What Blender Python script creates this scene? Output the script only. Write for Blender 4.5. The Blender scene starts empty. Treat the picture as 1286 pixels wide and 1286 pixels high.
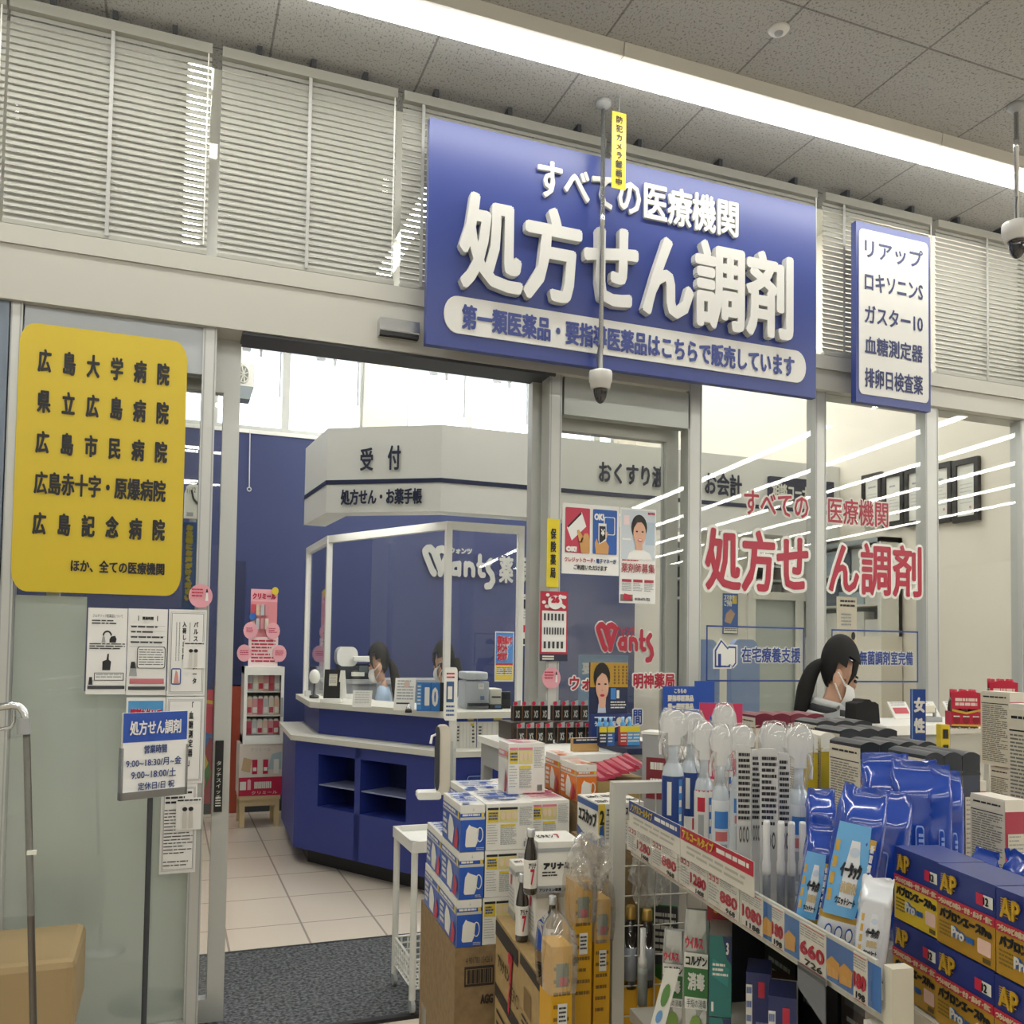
import bpy, math, random
from mathutils import Vector, Matrix, noise
random.seed(7)
SC = bpy.context.scene
COL = SC.collection
# ------------------------------------------------------------------ camera
F, CX, CY = 1127.2, 643.0, 768.6
YAW, PITCH, ROLL = [math.radians(a) for a in (20.929, 2.3316, -0.8527)]
HC, D = 1.3, 3.2                      # eye height, distance to the glazed shop front
_f = Vector((math.sin(YAW)*math.cos(PITCH), math.cos(YAW)*math.cos(PITCH), math.sin(PITCH)))
_r = Vector((math.cos(YAW), -math.sin(YAW), 0))
_d = _f.cross(_r)
R2 = _r*math.cos(ROLL) + _d*math.sin(ROLL)
D2 = -_r*math.sin(ROLL) + _d*math.cos(ROLL)
CAM = Vector((0, 0, HC))
cd = bpy.data.cameras.new('camera'); cam = bpy.data.objects.new('camera', cd); COL.objects.link(cam)
m = Matrix((R2, -D2, -_f)).transposed().to_4x4(); m.translation = CAM
cam.matrix_world = m
cd.sensor_width = 36; cd.lens = F*36/1286; cd.clip_start = .02
cd.shift_x = (643-CX)/1286; cd.shift_y = (CY-643)/1286
SC.camera = cam
# ------------------------------------------------------------------ sky, exposure
W = bpy.data.worlds.new('sky'); SC.world = W; W.use_nodes = True
bg = W.node_tree.nodes['Background']; bg.inputs[0].default_value = (.93, .97, 1, 1); bg.inputs[1].default_value = 4.0
SC.view_settings.view_transform = 'Standard'; SC.view_settings.look = 'None'
SC.view_settings.exposure = EXPOSURE = 0.0; SC.view_settings.gamma = 1; SC.view_settings.use_curve_mapping = False
STRIP = 25.0; PSTRIP = 25.0             # brightness of the ceiling strip lamps, shop and pharmacy
# ------------------------------------------------------------------ pixel -> place helpers
def ray(u, v): return R2*((u-CX)/F) + D2*((v-CY)/F) + _f
def on(u, v, ax, val):
    w = ray(u, v); return CAM + w*((val-CAM[ax])/w[ax])
def wy(u, v, y): return on(u, v, 1, y)
def wz(u, v, z): return on(u, v, 2, z)
def wx(u, v, x): return on(u, v, 0, x)
def at(u, v, Z): return CAM + ray(u, v)*Z
def onp(u, v, p, n):
    w = ray(u, v); return CAM + w*((Vector(p)-CAM).dot(n)/w.dot(n))
# ------------------------------------------------------------------ materials
def _nt(name):
    m = bpy.data.materials.new(name); m.use_nodes = True
    return m, m.node_tree, m.node_tree.nodes['Principled BSDF']
_MC = {}
def lin(c):
    if isinstance(c, str):
        c = [int(c[i:i+2], 16)/255 for i in (0, 2, 4)]
    return tuple((x/12.92 if x <= .04045 else ((x+.055)/1.055)**2.4) for x in c) + (1,)
def mat(col, rough=.5, metal=0, emit=0, var=.0, scale=30, coat=0):
    """plain paint / plastic / print with a little procedural variation; col is an sRGB hex"""
    k = (col, rough, metal, emit, var, scale, coat)
    if k in _MC: return _MC[k]
    m, nt, b = _nt('surface_'+str(col))
    c = lin(col)
    b.inputs['Base Color'].default_value = c
    b.inputs['Roughness'].default_value = rough; b.inputs['Metallic'].default_value = metal
    if coat: b.inputs['Coat Weight'].default_value = coat; b.inputs['Coat Roughness'].default_value = .08
    if emit:
        b.inputs['Emission Color'].default_value = c; b.inputs['Emission Strength'].default_value = emit
    if var:
        tc = nt.nodes.new('ShaderNodeTexCoord'); n = nt.nodes.new('ShaderNodeTexNoise'); n.inputs['Scale'].default_value = scale
        n.inputs['Detail'].default_value = 4
        mx = nt.nodes.new('ShaderNodeMix'); mx.data_type = 'RGBA'
        mx.inputs[6].default_value = tuple(x*(1-var) for x in c[:3])+(1,); mx.inputs[7].default_value = tuple(min(1, x*(1+var)) for x in c[:3])+(1,)
        nt.links.new(tc.outputs['Object'], n.inputs['Vector']); nt.links.new(n.outputs['Fac'], mx.inputs[0]); nt.links.new(mx.outputs[2], b.inputs['Base Color'])
    _MC[k] = m; return m
def glass(name, tint=(1, 1, 1), refl=1.0, haze=0.0, hazecol=(.8, .85, .8)):
    """clear thin sheet: lets light straight through, mirrors by fresnel, optional milky haze"""
    m, nt, b = _nt(name); N = nt.nodes; L = nt.links
    t = N.new('ShaderNodeBsdfTransparent'); t.inputs[0].default_value = tint+(1,)
    g = N.new('ShaderNodeBsdfGlossy'); g.inputs['Roughness'].default_value = .0
    fr = N.new('ShaderNodeFresnel'); ge = N.new('ShaderNodeNewGeometry'); mr = N.new('ShaderNodeMapRange')
    mr.inputs['To Min'].default_value = 1.5; mr.inputs['To Max'].default_value = 1/1.5      # the same mirror strength from either face of the sheet
    L.new(ge.outputs['Backfacing'], mr.inputs['Value']); L.new(mr.outputs[0], fr.inputs['IOR'])
    mu = N.new('ShaderNodeMath'); mu.operation = 'MULTIPLY'; mu.inputs[1].default_value = refl
    mx = N.new('ShaderNodeMixShader'); L.new(fr.outputs[0], mu.inputs[0]); L.new(mu.outputs[0], mx.inputs[0])
    base = t
    if haze:
        df = N.new('ShaderNodeBsdfDiffuse'); df.inputs[0].default_value = hazecol+(1,)
        tl = N.new('ShaderNodeBsdfTranslucent'); tl.inputs[0].default_value = hazecol+(1,)
        ad = N.new('ShaderNodeMixShader'); ad.inputs[0].default_value = .5; L.new(df.outputs[0], ad.inputs[1]); L.new(tl.outputs[0], ad.inputs[2])
        hz = N.new('ShaderNodeMixShader'); hz.inputs[0].default_value = haze; L.new(t.outputs[0], hz.inputs[1]); L.new(ad.outputs[0], hz.inputs[2]); base = hz
    L.new(base.outputs[0], mx.inputs[1]); L.new(g.outputs[0], mx.inputs[2])
    L.new(mx.outputs[0], N['Material Output'].inputs[0]); return m
def speckle(name, c0, c1, scale, rough=.8, thresh=(.45, .6), bump=0):
    m, nt, b = _nt(name); N = nt.nodes; L = nt.links
    tc = N.new('ShaderNodeTexCoord'); n = N.new('ShaderNodeTexNoise'); n.inputs['Scale'].default_value = scale; n.inputs['Detail'].default_value = 3
    r = N.new('ShaderNodeValToRGB'); r.color_ramp.elements[0].position = thresh[0]; r.color_ramp.elements[1].position = thresh[1]
    r.color_ramp.elements[0].color = lin(c0); r.color_ramp.elements[1].color = lin(c1)
    L.new(tc.outputs['Object'], n.inputs['Vector']); L.new(n.outputs['Fac'], r.inputs[0]); L.new(r.outputs[0], b.inputs['Base Color'])
    b.inputs['Roughness'].default_value = rough
    return m
def tiled(name, c, joint, bw, rh, off, mortar, rough, speck=None):
    m, nt, b = _nt(name); N = nt.nodes; L = nt.links
    tc = N.new('ShaderNodeTexCoord'); mp = N.new('ShaderNodeMapping'); mp.inputs['Location'].default_value = (off[0], off[1], 0)
    br = N.new('ShaderNodeTexBrick'); br.offset = 0; br.squash = 1
    br.inputs['Scale'].default_value = 1; br.inputs['Brick Width'].default_value = bw; br.inputs['Row Height'].default_value = rh
    br.inputs['Mortar Size'].default_value = mortar; br.inputs['Mortar Smooth'].default_value = .1
    br.inputs['Color1'].default_value = lin(c); br.inputs['Color2'].default_value = lin(c); br.inputs['Mortar'].default_value = lin(joint)
    L.new(tc.outputs['Object'], mp.inputs[0]); L.new(mp.outputs[0], br.inputs['Vector'])
    out = br.outputs['Color']
    if speck:
        n = N.new('ShaderNodeTexNoise'); n.inputs['Scale'].default_value = speck[1]; n.inputs['Detail'].default_value = 2
        m2 = N.new('ShaderNodeMapping'); m2.inputs['Scale'].default_value = (1.6, 1, 1); L.new(tc.outputs['Object'], m2.inputs[0]); L.new(m2.outputs[0], n.inputs['Vector'])
        r = N.new('ShaderNodeValToRGB'); r.color_ramp.elements[0].position = speck[2]; r.color_ramp.elements[1].position = speck[3]
        r.color_ramp.elements[0].color = lin(speck[0]); r.color_ramp.elements[1].color = (1, 1, 1, 1)
        L.new(n.outputs['Fac'], r.inputs[0])
        mx = N.new('ShaderNodeMix'); mx.data_type = 'RGBA'; mx.blend_type = 'MULTIPLY'; mx.inputs[0].default_value = 1
        L.new(out, mx.inputs[6]); L.new(r.outputs[0], mx.inputs[7]); out = mx.outputs[2]
    L.new(out, b.inputs['Base Color']); b.inputs['Roughness'].default_value = rough
    return m
WHITE = mat('e6e6e0', .45); OFFW = mat('dcdcd2', .5); BLACK = mat('141416', .45); DKGREY = mat('3a3d42', .5)
ALU = mat('b9bbb6', .38, .55, var=.03); STEEL = mat('c9cbcc', .25, .9); CHROME = mat('d4d6d8', .08, 1); GREY = mat('9a9d9e', .5)
NAVY = mat('232a52', .4); BLUE = mat('24419a', .35); RED = mat('b81f3c', .4); INK = mat('1f2024', .6); YEL = mat('d2b92a', .45)
CLEAR = glass('clear_plastic', refl=1.0); CARD = speckle('cardboard', '7d6748', '8f7753', 60, .85, (.3, .7))
# ------------------------------------------------------------------ frames and mesh builder
class Fr:
    def __init__(s, o, yaw=0, pitch=0):
        s.o = Vector(o); c, n = math.cos(yaw), math.sin(yaw)
        s.x = Vector((c, n, 0)); s.y = Vector((-n, c, 0)); s.z = Vector((0, 0, 1)); s.yaw = yaw
        if pitch:                       # lean: top tips towards +y
            y0 = s.y; s.y = y0*math.cos(pitch) - s.z*math.sin(pitch); s.z = s.z*math.cos(pitch) + y0*math.sin(pitch)
    def p(s, x, y, z): return s.o + s.x*x + s.y*y + s.z*z
    def loc(s, P): q = Vector(P)-s.o; return (q.dot(s.x), q.dot(s.y), q.dot(s.z))
    def at(s, x, y, z, yaw=0): 
        f = Fr(s.p(x, y, z), s.yaw+yaw); return f
    def M(s):
        m = Matrix((s.x, s.y, s.z)).transposed().to_4x4(); m.translation = s.o; return m
_TX = {}
def _text(body):
    if body in _TX: return _TX[body]
    c = bpy.data.curves.new('t', 'FONT'); c.body = body; c.resolution_u = 2; c.space_line = 1.14 if '\n' in body and max(len(q) for q in body.split('\n')) == 1 else .95
    o = bpy.data.objects.new('t', c); COL.objects.link(o)
    bpy.context.view_layer.update()
    me = bpy.data.meshes.new_from_object(o.evaluated_get(bpy.context.evaluated_depsgraph_get()))
    v = [(a.co.x, a.co.y) for a in me.vertices]; f = [tuple(p.vertices) for p in me.polygons]
    bpy.data.objects.remove(o); bpy.data.curves.remove(c); bpy.data.meshes.remove(me)
    x0 = min(a[0] for a in v); x1 = max(a[0] for a in v); y0 = min(a[1] for a in v); y1 = max(a[1] for a in v)
    v = [((a[0]-x0)/max(1e-6, x1-x0), (a[1]-y0)/max(1e-6, y1-y0)) for a in v]
    _TX[body] = (v, f); return _TX[body]
CUBE = [(0, 1, 3, 2), (4, 6, 7, 5), (0, 4, 5, 1), (2, 3, 7, 6), (0, 2, 6, 4), (1, 5, 7, 3)]   # -x +x -y +y -z +z
class MB:
    def __init__(s): s.v = []; s.f = []; s.mi = []; s.mats = []; s.sm = []
    def _m(s, m):
        if m not in s.mats: s.mats.append(m)
        return s.mats.index(m)
    def add(s, vs, fs, m, smooth=False):
        b = len(s.v); s.v += [Vector(x) for x in vs]; k = s._m(m)
        for f in fs: s.f.append(tuple(b+i for i in f)); s.mi.append(k); s.sm.append(smooth)
        return s
    def box(s, fr, x0, x1, y0, y1, z0, z1, m, faces=None):
        vs = [fr.p(x, y, z) for x in (x0, x1) for y in (y0, y1) for z in (z0, z1)]
        # verts index = ix*4+iy*2+iz
        F6 = {'-x': (0, 1, 3, 2), '+x': (4, 6, 7, 5), '-y': (0, 4, 5, 1), '+y': (2, 3, 7, 6), '-z': (0, 2, 6, 4), '+z': (1, 5, 7, 3)}
        b = len(s.v); s.v += vs
        for k, f in F6.items():
            mm = (faces or {}).get(k, m); s.f.append(tuple(b+i for i in f)); s.mi.append(s._m(mm)); s.sm.append(False)
        return s
    def quad(s, fr, x0, z0, x1, z1, y, m):
        return s.add([fr.p(x0, y, z0), fr.p(x1, y, z0), fr.p(x1, y, z1), fr.p(x0, y, z1)], [(0, 1, 2, 3)], m)
    def poly(s, fr, pts, y, m):
        return s.add([fr.p(a, y, b) for a, b in pts], [tuple(range(len(pts)))], m)
    def prism(s, fr, pts, y0, y1, m, smooth=False, side=None):      # outline in x,z extruded along y
        n = len(pts); vs = [fr.p(a, y0, b) for a, b in pts]+[fr.p(a, y1, b) for a, b in pts]
        s.add(vs, [tuple(range(n)), tuple(range(2*n-1, n-1, -1))], m)
        return s.add(vs, [(i, n+i, n+(i+1) % n, (i+1) % n) for i in range(n)], side or m, smooth)
    def slab(s, pts, z0, z1, m, top=None):                    # plan polygon (world x,y), extruded in z
        n = len(pts); vs = [(a, b, z0) for a, b in pts]+[(a, b, z1) for a, b in pts]
        s.add(vs, [tuple(range(n-1, -1, -1))]+[(i, (i+1) % n, n+(i+1) % n, n+i) for i in range(n)], m)
        return s.add(vs[n:], [tuple(range(n))], top or m)
    def tube(s, pts, r, m, n=8, smooth=True):
        pts = [Vector(p) for p in pts]; rings = []; u = None
        for i, p in enumerate(pts):
            a = pts[max(0, i-1)]; b = pts[min(len(pts)-1, i+1)]; t = (b-a).normalized()
            u = t.cross(Vector((0, 0, 1)) if abs(t.z) < .9 else Vector((1, 0, 0))).normalized() if u is None else (u-t*u.dot(t)).normalized(); w = t.cross(u)
            rr = r[i] if isinstance(r, (list, tuple)) else r
            rings.append([p + u*(rr*math.cos(2*math.pi*k/n)) + w*(rr*math.sin(2*math.pi*k/n)) for k in range(n)])
        vs = [q for g in rings for q in g]; fs = []
        for i in range(len(pts)-1):
            for k in range(n): fs.append((i*n+k, i*n+(k+1) % n, (i+1)*n+(k+1) % n, (i+1)*n+k))
        s.add(vs, fs, m, smooth)
        return s.add(vs, [tuple(range(n-1, -1, -1)), tuple(range(len(vs)-n, len(vs)))], m)
    def lathe(s, fr, prof, m, n=16, sx=1, sy=1, smooth=True, x=0, y=0):   # prof of (r,z) or (r,z,material)
        vs = []; k = len(prof)
        for p in prof:
            for i in range(n):
                a = 2*math.pi*i/n; vs.append(fr.p(x+p[0]*sx*math.cos(a), y+p[0]*sy*math.sin(a), p[1]))
        b = len(s.v); s.v += vs
        for j in range(k-1):
            mm = s._m(prof[j][2] if len(prof[j]) > 2 else m)
            for i in range(n):
                s.f.append((b+j*n+i, b+j*n+(i+1) % n, b+(j+1)*n+(i+1) % n, b+(j+1)*n+i)); s.mi.append(mm); s.sm.append(smooth)
        for j, rev in ((0, True), (k-1, False)):
            if prof[j][0] > 1e-5:
                q = [b+j*n+i for i in range(n)]
                s.f.append(tuple(reversed(q)) if rev else tuple(q)); s.mi.append(s._m(prof[min(j, k-2)][2] if len(prof[min(j, k-2)]) > 2 else m)); s.sm.append(False)
        return s
    def text(s, body, fr, x0, z0, x1, z1, y, m, bold=0, vert=False, n=8):
        """printed lettering filling the rectangle; bold thickens the strokes by that many metres"""
        if vert: body = '\n'.join(body)
        v, f = _text(body)
        offs = [(0, 0)] if not bold else [(bold*math.cos(2*math.pi*k/n), bold*math.sin(2*math.pi*k/n)) for k in range(n)]
        for k, (dx, dz) in enumerate(offs):      # each pass a hair nearer, so the copies never lie in one plane
            s.add([fr.p(x0+bold+a*(x1-x0-2*bold)+dx, y-k*1.3e-4, z0+bold+b*(z1-z0-2*bold)+dz) for a, b in v], f, m)
        return s
    def lines(s, fr, x0, z0, x1, z1, y, m, rows, fill=.45, seed=0, gap=.25):   # illegibly small print: grey dashes
        rnd = random.Random(seed); h = (z1-z0)/rows
        for r in range(rows):
            zt = z1-r*h; x = x0
            end = x1-(x1-x0)*(rnd.random()*.35 if rnd.random() < .5 else 0)
            while x < end:
                w = (x1-x0)*(.08+.25*rnd.random()); e = min(end, x+w)
                s.quad(fr, x, zt-h*fill, e, zt, y, m); x = e+(x1-x0)*.03
        return s
    def build(s, name, parent=None, origin=None, bevel=0):
        me = bpy.data.meshes.new(name); o = bpy.data.objects.new(name, me); COL.objects.link(o)
        if parent is not None:
            inv = (parent.matrix_basis if parent.parent is None else parent.parent.matrix_basis @ parent.matrix_basis).inverted(); o.parent = parent
        else:
            if origin is None:
                xs = [[q[i] for q in s.v] for i in range(3)]
                origin = Vector(((min(xs[0])+max(xs[0]))/2, (min(xs[1])+max(xs[1]))/2, min(xs[2])))
            o.location = origin; inv = Matrix.Translation(-Vector(origin))
        me.from_pydata([inv @ q for q in s.v], [], s.f)
        for m in s.mats: me.materials.append(m)
        me.polygons.foreach_set('material_index', s.mi); me.polygons.foreach_set('use_smooth', s.sm); me.update()
        if bevel:
            b = o.modifiers.new('bevel', 'BEVEL'); b.width = bevel; b.segments = 2; b.limit_method = 'ANGLE'; b.angle_limit = math.radians(50)
        return o
def tag(o, label=None, cat=None, group=None):
    if label: o['label'] = label
    if cat: o['category'] = cat
    if group: o['group'] = group
    return o
def thing(name, fr, label, cat, group=None):
    o = bpy.data.objects.new(name, None); COL.objects.link(o); o.empty_display_size = .05
    if isinstance(fr, Fr): o.matrix_basis = fr.M()
    else: o.location = fr
    return tag(o, label, cat, group)
def struct(o):
    o['kind'] = 'structure'; return o
def dup(root, M, label, group=None):
    r = root.copy(); COL.objects.link(r); r.matrix_basis = M
    if label: r['label'] = label
    if group: r['group'] = group
    for ch in list(root.children):
        c = ch.copy(); COL.objects.link(c); c.parent = r
        for g in list(ch.children):
            d = g.copy(); COL.objects.link(d); d.parent = c
    return r
W0 = Fr((0, 0, 0))
ORD = ['first', 'second', 'third', 'fourth', 'fifth', 'sixth', 'seventh', 'eighth', 'ninth', 'tenth', 'eleventh', 'twelfth']
def smooth(pts, n=4):                    # rounded path through the points
    P = [Vector(p) for p in pts]; out = []
    for i in range(len(P)-1):
        a, b, c, d = P[max(0, i-1)], P[i], P[i+1], P[min(len(P)-1, i+2)]
        for k in range(n):
            t = k/n; out.append(.5*((2*b)+(c-a)*t+(2*a-5*b+4*c-d)*t*t+(3*b-a-3*c+d)*t**3))
    return out+[P[-1]]
def lerp(v, n=4):
    return [v[i]+(v[i+1]-v[i])*k/n for i in range(len(v)-1) for k in range(n)]+[v[-1]]
def face(y): return Fr((0, y, 0))       # a plane parallel to the shop front; local x,z are world x,z
def ptext(mb, body, fr, u0, vt, vb, u1, y, m, bold=0, **k):
    """lettering on a frontal plane: left end top/bottom and right end as read off"""
    yy = fr.o.y+y; a = wy(u0, vt, yy); b = wy(u0, vb, yy); c = wy(u1, vt, yy)
    return mb.text(body, fr, a.x-fr.o.x, b.z-fr.o.z, c.x-fr.o.x, a.z-fr.o.z, y, m, bold, **k)
def rrect(x0, z0, x1, z1, rx, rz=None, n=6):
    rz = rz or rx; out = []
    for cx, cz, a0 in ((x1-rx, z1-rz, 0), (x0+rx, z1-rz, 1), (x0+rx, z0+rz, 2), (x1-rx, z0+rz, 3)):
        for k in range(n+1): a = (a0+k/n)*math.pi/2; out.append((cx+rx*math.cos(a), cz+rz*math.sin(a)))
    return out
def ell(cx, cz, rx, rz, n=20): return [(cx+rx*math.cos(2*math.pi*k/n), cz+rz*math.sin(2*math.pi*k/n)) for k in range(n)]
# ================================================================== SETTING
ZC = 3.361                              # shop ceiling
YB, XR, ZP = 7.3, 4.0, 4.1              # pharmacy: back wall, right wall, ceiling
X0, X1, Y0 = -3.2, 17.0, -13.0
FLOOR = tiled('floor_tiles', 'd8cdbd', 'a59b8e', .34, .47, (.16, .02), .005, .16)
CEILM = tiled('ceiling_tiles', 'a6a6a4', '7a7a78', .521, .92, (.246, .48), .004, .85, speck=('b9b7b2', 95, .34, .44))
SHOPW = mat('dedcd2', .7, var=.02, scale=3); BEIGE = mat('e0dacb', .65, var=.02, scale=2); BLUEW = mat('303b68', .55, var=.03, scale=2)
MULL = mat('bcbeba', .4, .35, var=.02)
struct(MB().box(W0, X0, X1, Y0, D+.25, -.1, 0, FLOOR).box(W0, X0, XR+.2, D+.25, YB+.3, -.1, 0, FLOOR).build('floor'))
cl = MB().box(W0, X0, X1, Y0, D+.12, ZC, ZC+.1, CEILM); struct(cl.build('ceiling', origin=(0, 0, ZC)))
struct(MB().box(W0, X0, XR+.2, D+.12, YB+.3, ZP, ZP+.1, SHOPW).build('ceiling'))
struct(MB().box(W0, X0, X1, D-.02, D+.12, ZC+.1, ZP+.1, SHOPW).build('wall_front'))
struct(MB().box(W0, X0-.1, X0, Y0, YB+.3, 0, ZP, SHOPW).build('wall_left'))
struct(MB().box(W0, X1, X1+.1, Y0, D, 0, ZC, SHOPW).build('wall_right'))
struct(MB().box(W0, X0, X1, Y0-.1, Y0, 0, ZC, SHOPW).build('wall_rear'))
struct(MB().box(W0, XR, XR+.12, D+.1, YB+.2, 0, ZP, BEIGE).build('wall_right'))
# pharmacy back wall: blue below the sills, pale piers and lintel between the bright windows
zb = wy(330, 541, YB).z
def xb(u): return wy(u, 480, YB).x
zt = wy(350, 428, YB).z
piers = [(X0, xb(180)), (xb(458), xb(512)), (xb(776), XR)]
mb = MB().box(W0, X0, XR, YB, YB+.2, 0, zb-.03, BLUEW).box(W0, X0, XR, YB-.01, YB+.2, zb-.03, zb, WHITE).box(W0, X0, XR, YB, YB+.2, zt, ZP, BEIGE)
for a, b in piers: mb.box(W0, a, b, YB, YB+.2, zb, zt, BEIGE)
struct(mb.build('wall_back'))
PANE = glass('window_glass', (.96, .98, 1))
def sash(name, us, y):
    fm = MB(); xs = [xb(u) for u in us]
    fm.box(W0, xs[0]-.0, xs[-1], y, y+.06, zb, zb+.05, MULL).box(W0, xs[0], xs[-1], y, y+.06, zt-.06, zt, MULL)
    for x in xs: fm.box(W0, x-.03, x+.03, y-.01, y+.06, zb, zt, MULL)
    o = struct(fm.build(name))
    for a, b in zip(xs[:-1], xs[1:]): MB().box(W0, a+.03, b-.03, y+.02, y+.03, zb+.05, zt-.06, PANE).build('pane', o)
    for u in us[1:]:
        MB().box(W0, xb(u)-.055, xb(u)-.045, y-.03, y-.01, zb+.3, zb+.75, GREY).build('handle', o)
    k = MB()
    for a, b in zip(xs[:-1], xs[1:]):
        k.box(W0, (a+b)/2-.08, (a+b)/2-.01, y-.04, y-.01, zt-.1, zt-.05, GREY).box(W0, (a+b)/2+.06, (a+b)/2+.08, y-.04, y-.01, zt-.13, zt-.03, GREY)
    k.build('latch', o)
    return o
sash('window_1', (180, 270, 361, 459), YB+.08); sash('window_2', (512, 593, 672, 755, 776), YB+.08)
struct(MB().box(W0, X0, XR, YB-.015, YB, 0, .08, DKGREY).build('baseboard_back'))
# ---- shop front: header beam, posts, glass
def x_(u, v=700, y=D): return wy(u, v, y).x
zh, ztop, zr = wy(285, 412, D-.05).z, 2.605, 2.455
HB = mat('b3b2aa', .4, .05)
xs_ = wy(866, 480, D-.05).x
hd = MB().box(W0, X0, xs_, D-.05, D+.1, zh, ztop-.06, HB).box(W0, X0, X1, D-.058, D+.1, ztop-.06, ztop, HB).box(W0, xs_, X1, D-.045, D+.1, zr, ztop-.06, HB)
hd.box(W0, x_(296), x_(690), D-.04, D+.1, zh-.01, zh, DKGREY)
struct(hd.build('trim_1'))
def post(n, u0, u1, v, y0, y1, z1, mtl=MULL):
    a, b = wy(u0, v, y0).x, wy(u1, v, y0).x
    mb = MB().box(W0, a, b, y0, y1, 0, z1, mtl); mb.box(W0, a+.004, a+.008, y0-.001, y0, 0, z1, GREY); mb.box(W0, b-.008, b-.004, y0-.001, y0, 0, z1, GREY)
    return struct(mb.build('trim_%d' % n))
post(2, 4, 21, 600, D-.03, D+.05, zh); post(3, 250, 267.5, 600, D-.03, D+.05, zh)
post(4, 688, 703.5, 700, D-.03, D+.05, zh)
post(5, 863.5, 880.5, 700, D-.02, D+.04, zr+.1); post(6, 1024, 1037.5, 700, D-.02, D+.04, zr); post(7, 1163, 1179, 700, D-.02, D+.04, zr); post(8, 1283, 1302, 700, D-.02, D+.04, zr)
FG = glass('shop_glass', (.975, .98, .972), refl=.9)
FROST_REFL = glass('frosted_film_and_reflection', (.75, .8, .76), refl=1.0, haze=.86, hazecol=(.72, .77, .73))
def fixed(n, a, b, z0, z1, y=D):
    o = struct(MB().box(W0, a, b, y-.004, y+.004, z0, z1, FG).build('window_%d' % n))
    return o
# left sidelight, right sidelight, three panes on the right, panes above the header
w3 = fixed(3, x_(21), x_(250), .06, zh-.16)
MB().box(W0, x_(21), x_(250), D-.02, D+.03, zh-.16, zh, mat('a4a9ac', .4, .4)).build('frame', w3)
MB().box(W0, x_(21), x_(250), D-.02, D+.03, 0, .06, MULL).build('frame', w3)
film = MB(); zf = wy(60, 748, D).z; zg = wy(150, 868, D).z
film.box(W0, x_(21), x_(111), D+.006, D+.008, .06, zf, FROST_REFL).box(W0, x_(111), x_(250), D+.006, D+.008, .06, zg, FROST_REFL)  # taller left strip puts a pale reflection on clear glass into the film
film.build('frosted_film_and_reflection', w3)
w4 = fixed(4, x_(703.5), x_(863), .06, zh-.15)
MB().box(W0, x_(703.5), x_(863), D-.02, D+.03, zh-.15, zh, mat('a9ada8', .4, .4)).build('frame', w4)
fixed(5, x_(880.5), x_(1024), 0, zr); fixed(6, x_(1037.5), x_(1163), 0, zr); fixed(7, x_(1179), x_(1283), 0, zr); fixed(8, x_(1302), XR+.15, 0, zr)
fixed(9, X0, XR+.15, ztop, ZC, D+.06)
struct(MB().box(W0, XR+.15, X1, D-.01, D+.12, 0, ZC, SHOPW).build('wall_front'))
struct(MB().box(W0, X0, x_(4), D-.03, D+.05, 0, zh, mat('6d7784', .4, .4)).build('trim_9'))
# sliding door leaves, both standing open behind the sidelights
def leaf(n, ua, ub, uc, ud, y):
    mb = MB(); a, b, c, e = [wy(u, 700, y).x for u in (ua, ub, uc, ud)]
    mb.box(W0, a, b, y, y+.045, .01, zh, MULL).box(W0, c, e, y, y+.045, .01, zh, MULL).box(W0, b, c, y, y+.045, .01, .09, MULL).box(W0, b, c, y, y+.045, zh-.19, zh, MULL)
    o = struct(mb.build('door_%d' % n)); MB().box(W0, b, c, y+.018, y+.026, .09, zh-.19, FG).build('glass_pane', o); return o
d1 = leaf(1, 60, 76, 275, 296, D+.07); d2 = leaf(2, 666, 681, 836, 851, D+.07)
# touch switch strip on the left leaf
tf = face(D+.066); mb = MB(); a, b = wy(270.5, 930, D+.066), wy(278.5, 1019, D+.066)
mb.box(W0, a.x, b.x, D+.058, D+.07, b.z, a.z, BLACK)
mb.text('タッチスイッチ', tf, a.x+.006, a.z-.2, b.x-.006, a.z-.07, -.009, OFFW, vert=True); mb.lines(tf, a.x+.005, b.z+.015, b.x-.005, b.z+.05, -.009, OFFW, 4)
mb.build('touch_switch', d1)
# ---- lamps: the visible strip, rows known from their reflections, and added rows that brighten the room
LIT = mat('fffdf6', .4, emit=STRIP)
LITP = mat('fffefa', .4, emit=PSTRIP)
LSIDE = mat('c6c4bb', .5)
def strip(y, xa, xb_, n, label, yaw=0, o=(0, 0)):
    L = (xb_-xa)/n
    for i in range(n):
        fr = Fr((o[0], o[1], ZC-(.003 if yaw else 0)), yaw).at(xa+i*L, y, 0)
        t = thing('strip_lamp', fr, label(i), 'ceiling light', 'ceiling strip lamps of the shop')
        mb = MB(); mb.prism(Fr(fr.o, fr.yaw+math.pi/2), [(-.075, 0), (-.068, -.045), (.055, -.045), (.075, 0)], -L+.002, -.002, LSIDE); mb.build('housing', t)
        MB().box(fr, .004, L-.004, -.03, .052, -.057, -.045, LIT).build('diffuser', t)
lab = ['white linear strip lamp at the left end of the ceiling run along the shop front', 'white linear strip lamp cut by the top photo edge left of the camera pole',
       'white linear strip lamp on the ceiling right of the camera pole', 'white linear strip lamp at the far right of the ceiling run']
xj = wz(780, 76, ZC-.05).x; xk = wz(1176, 188, ZC-.05).x; Ls = xk-xj
strip(2.715, xj-2*Ls, xj+2*Ls, 4, lambda i: lab[i])
strip(.9, -3.0, 5.0, 4, lambda i: 'added unseen strip lamp on the ceiling nearer the viewer, lighting the shelf goods')  # run added out of view overhead to light the goods
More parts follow.
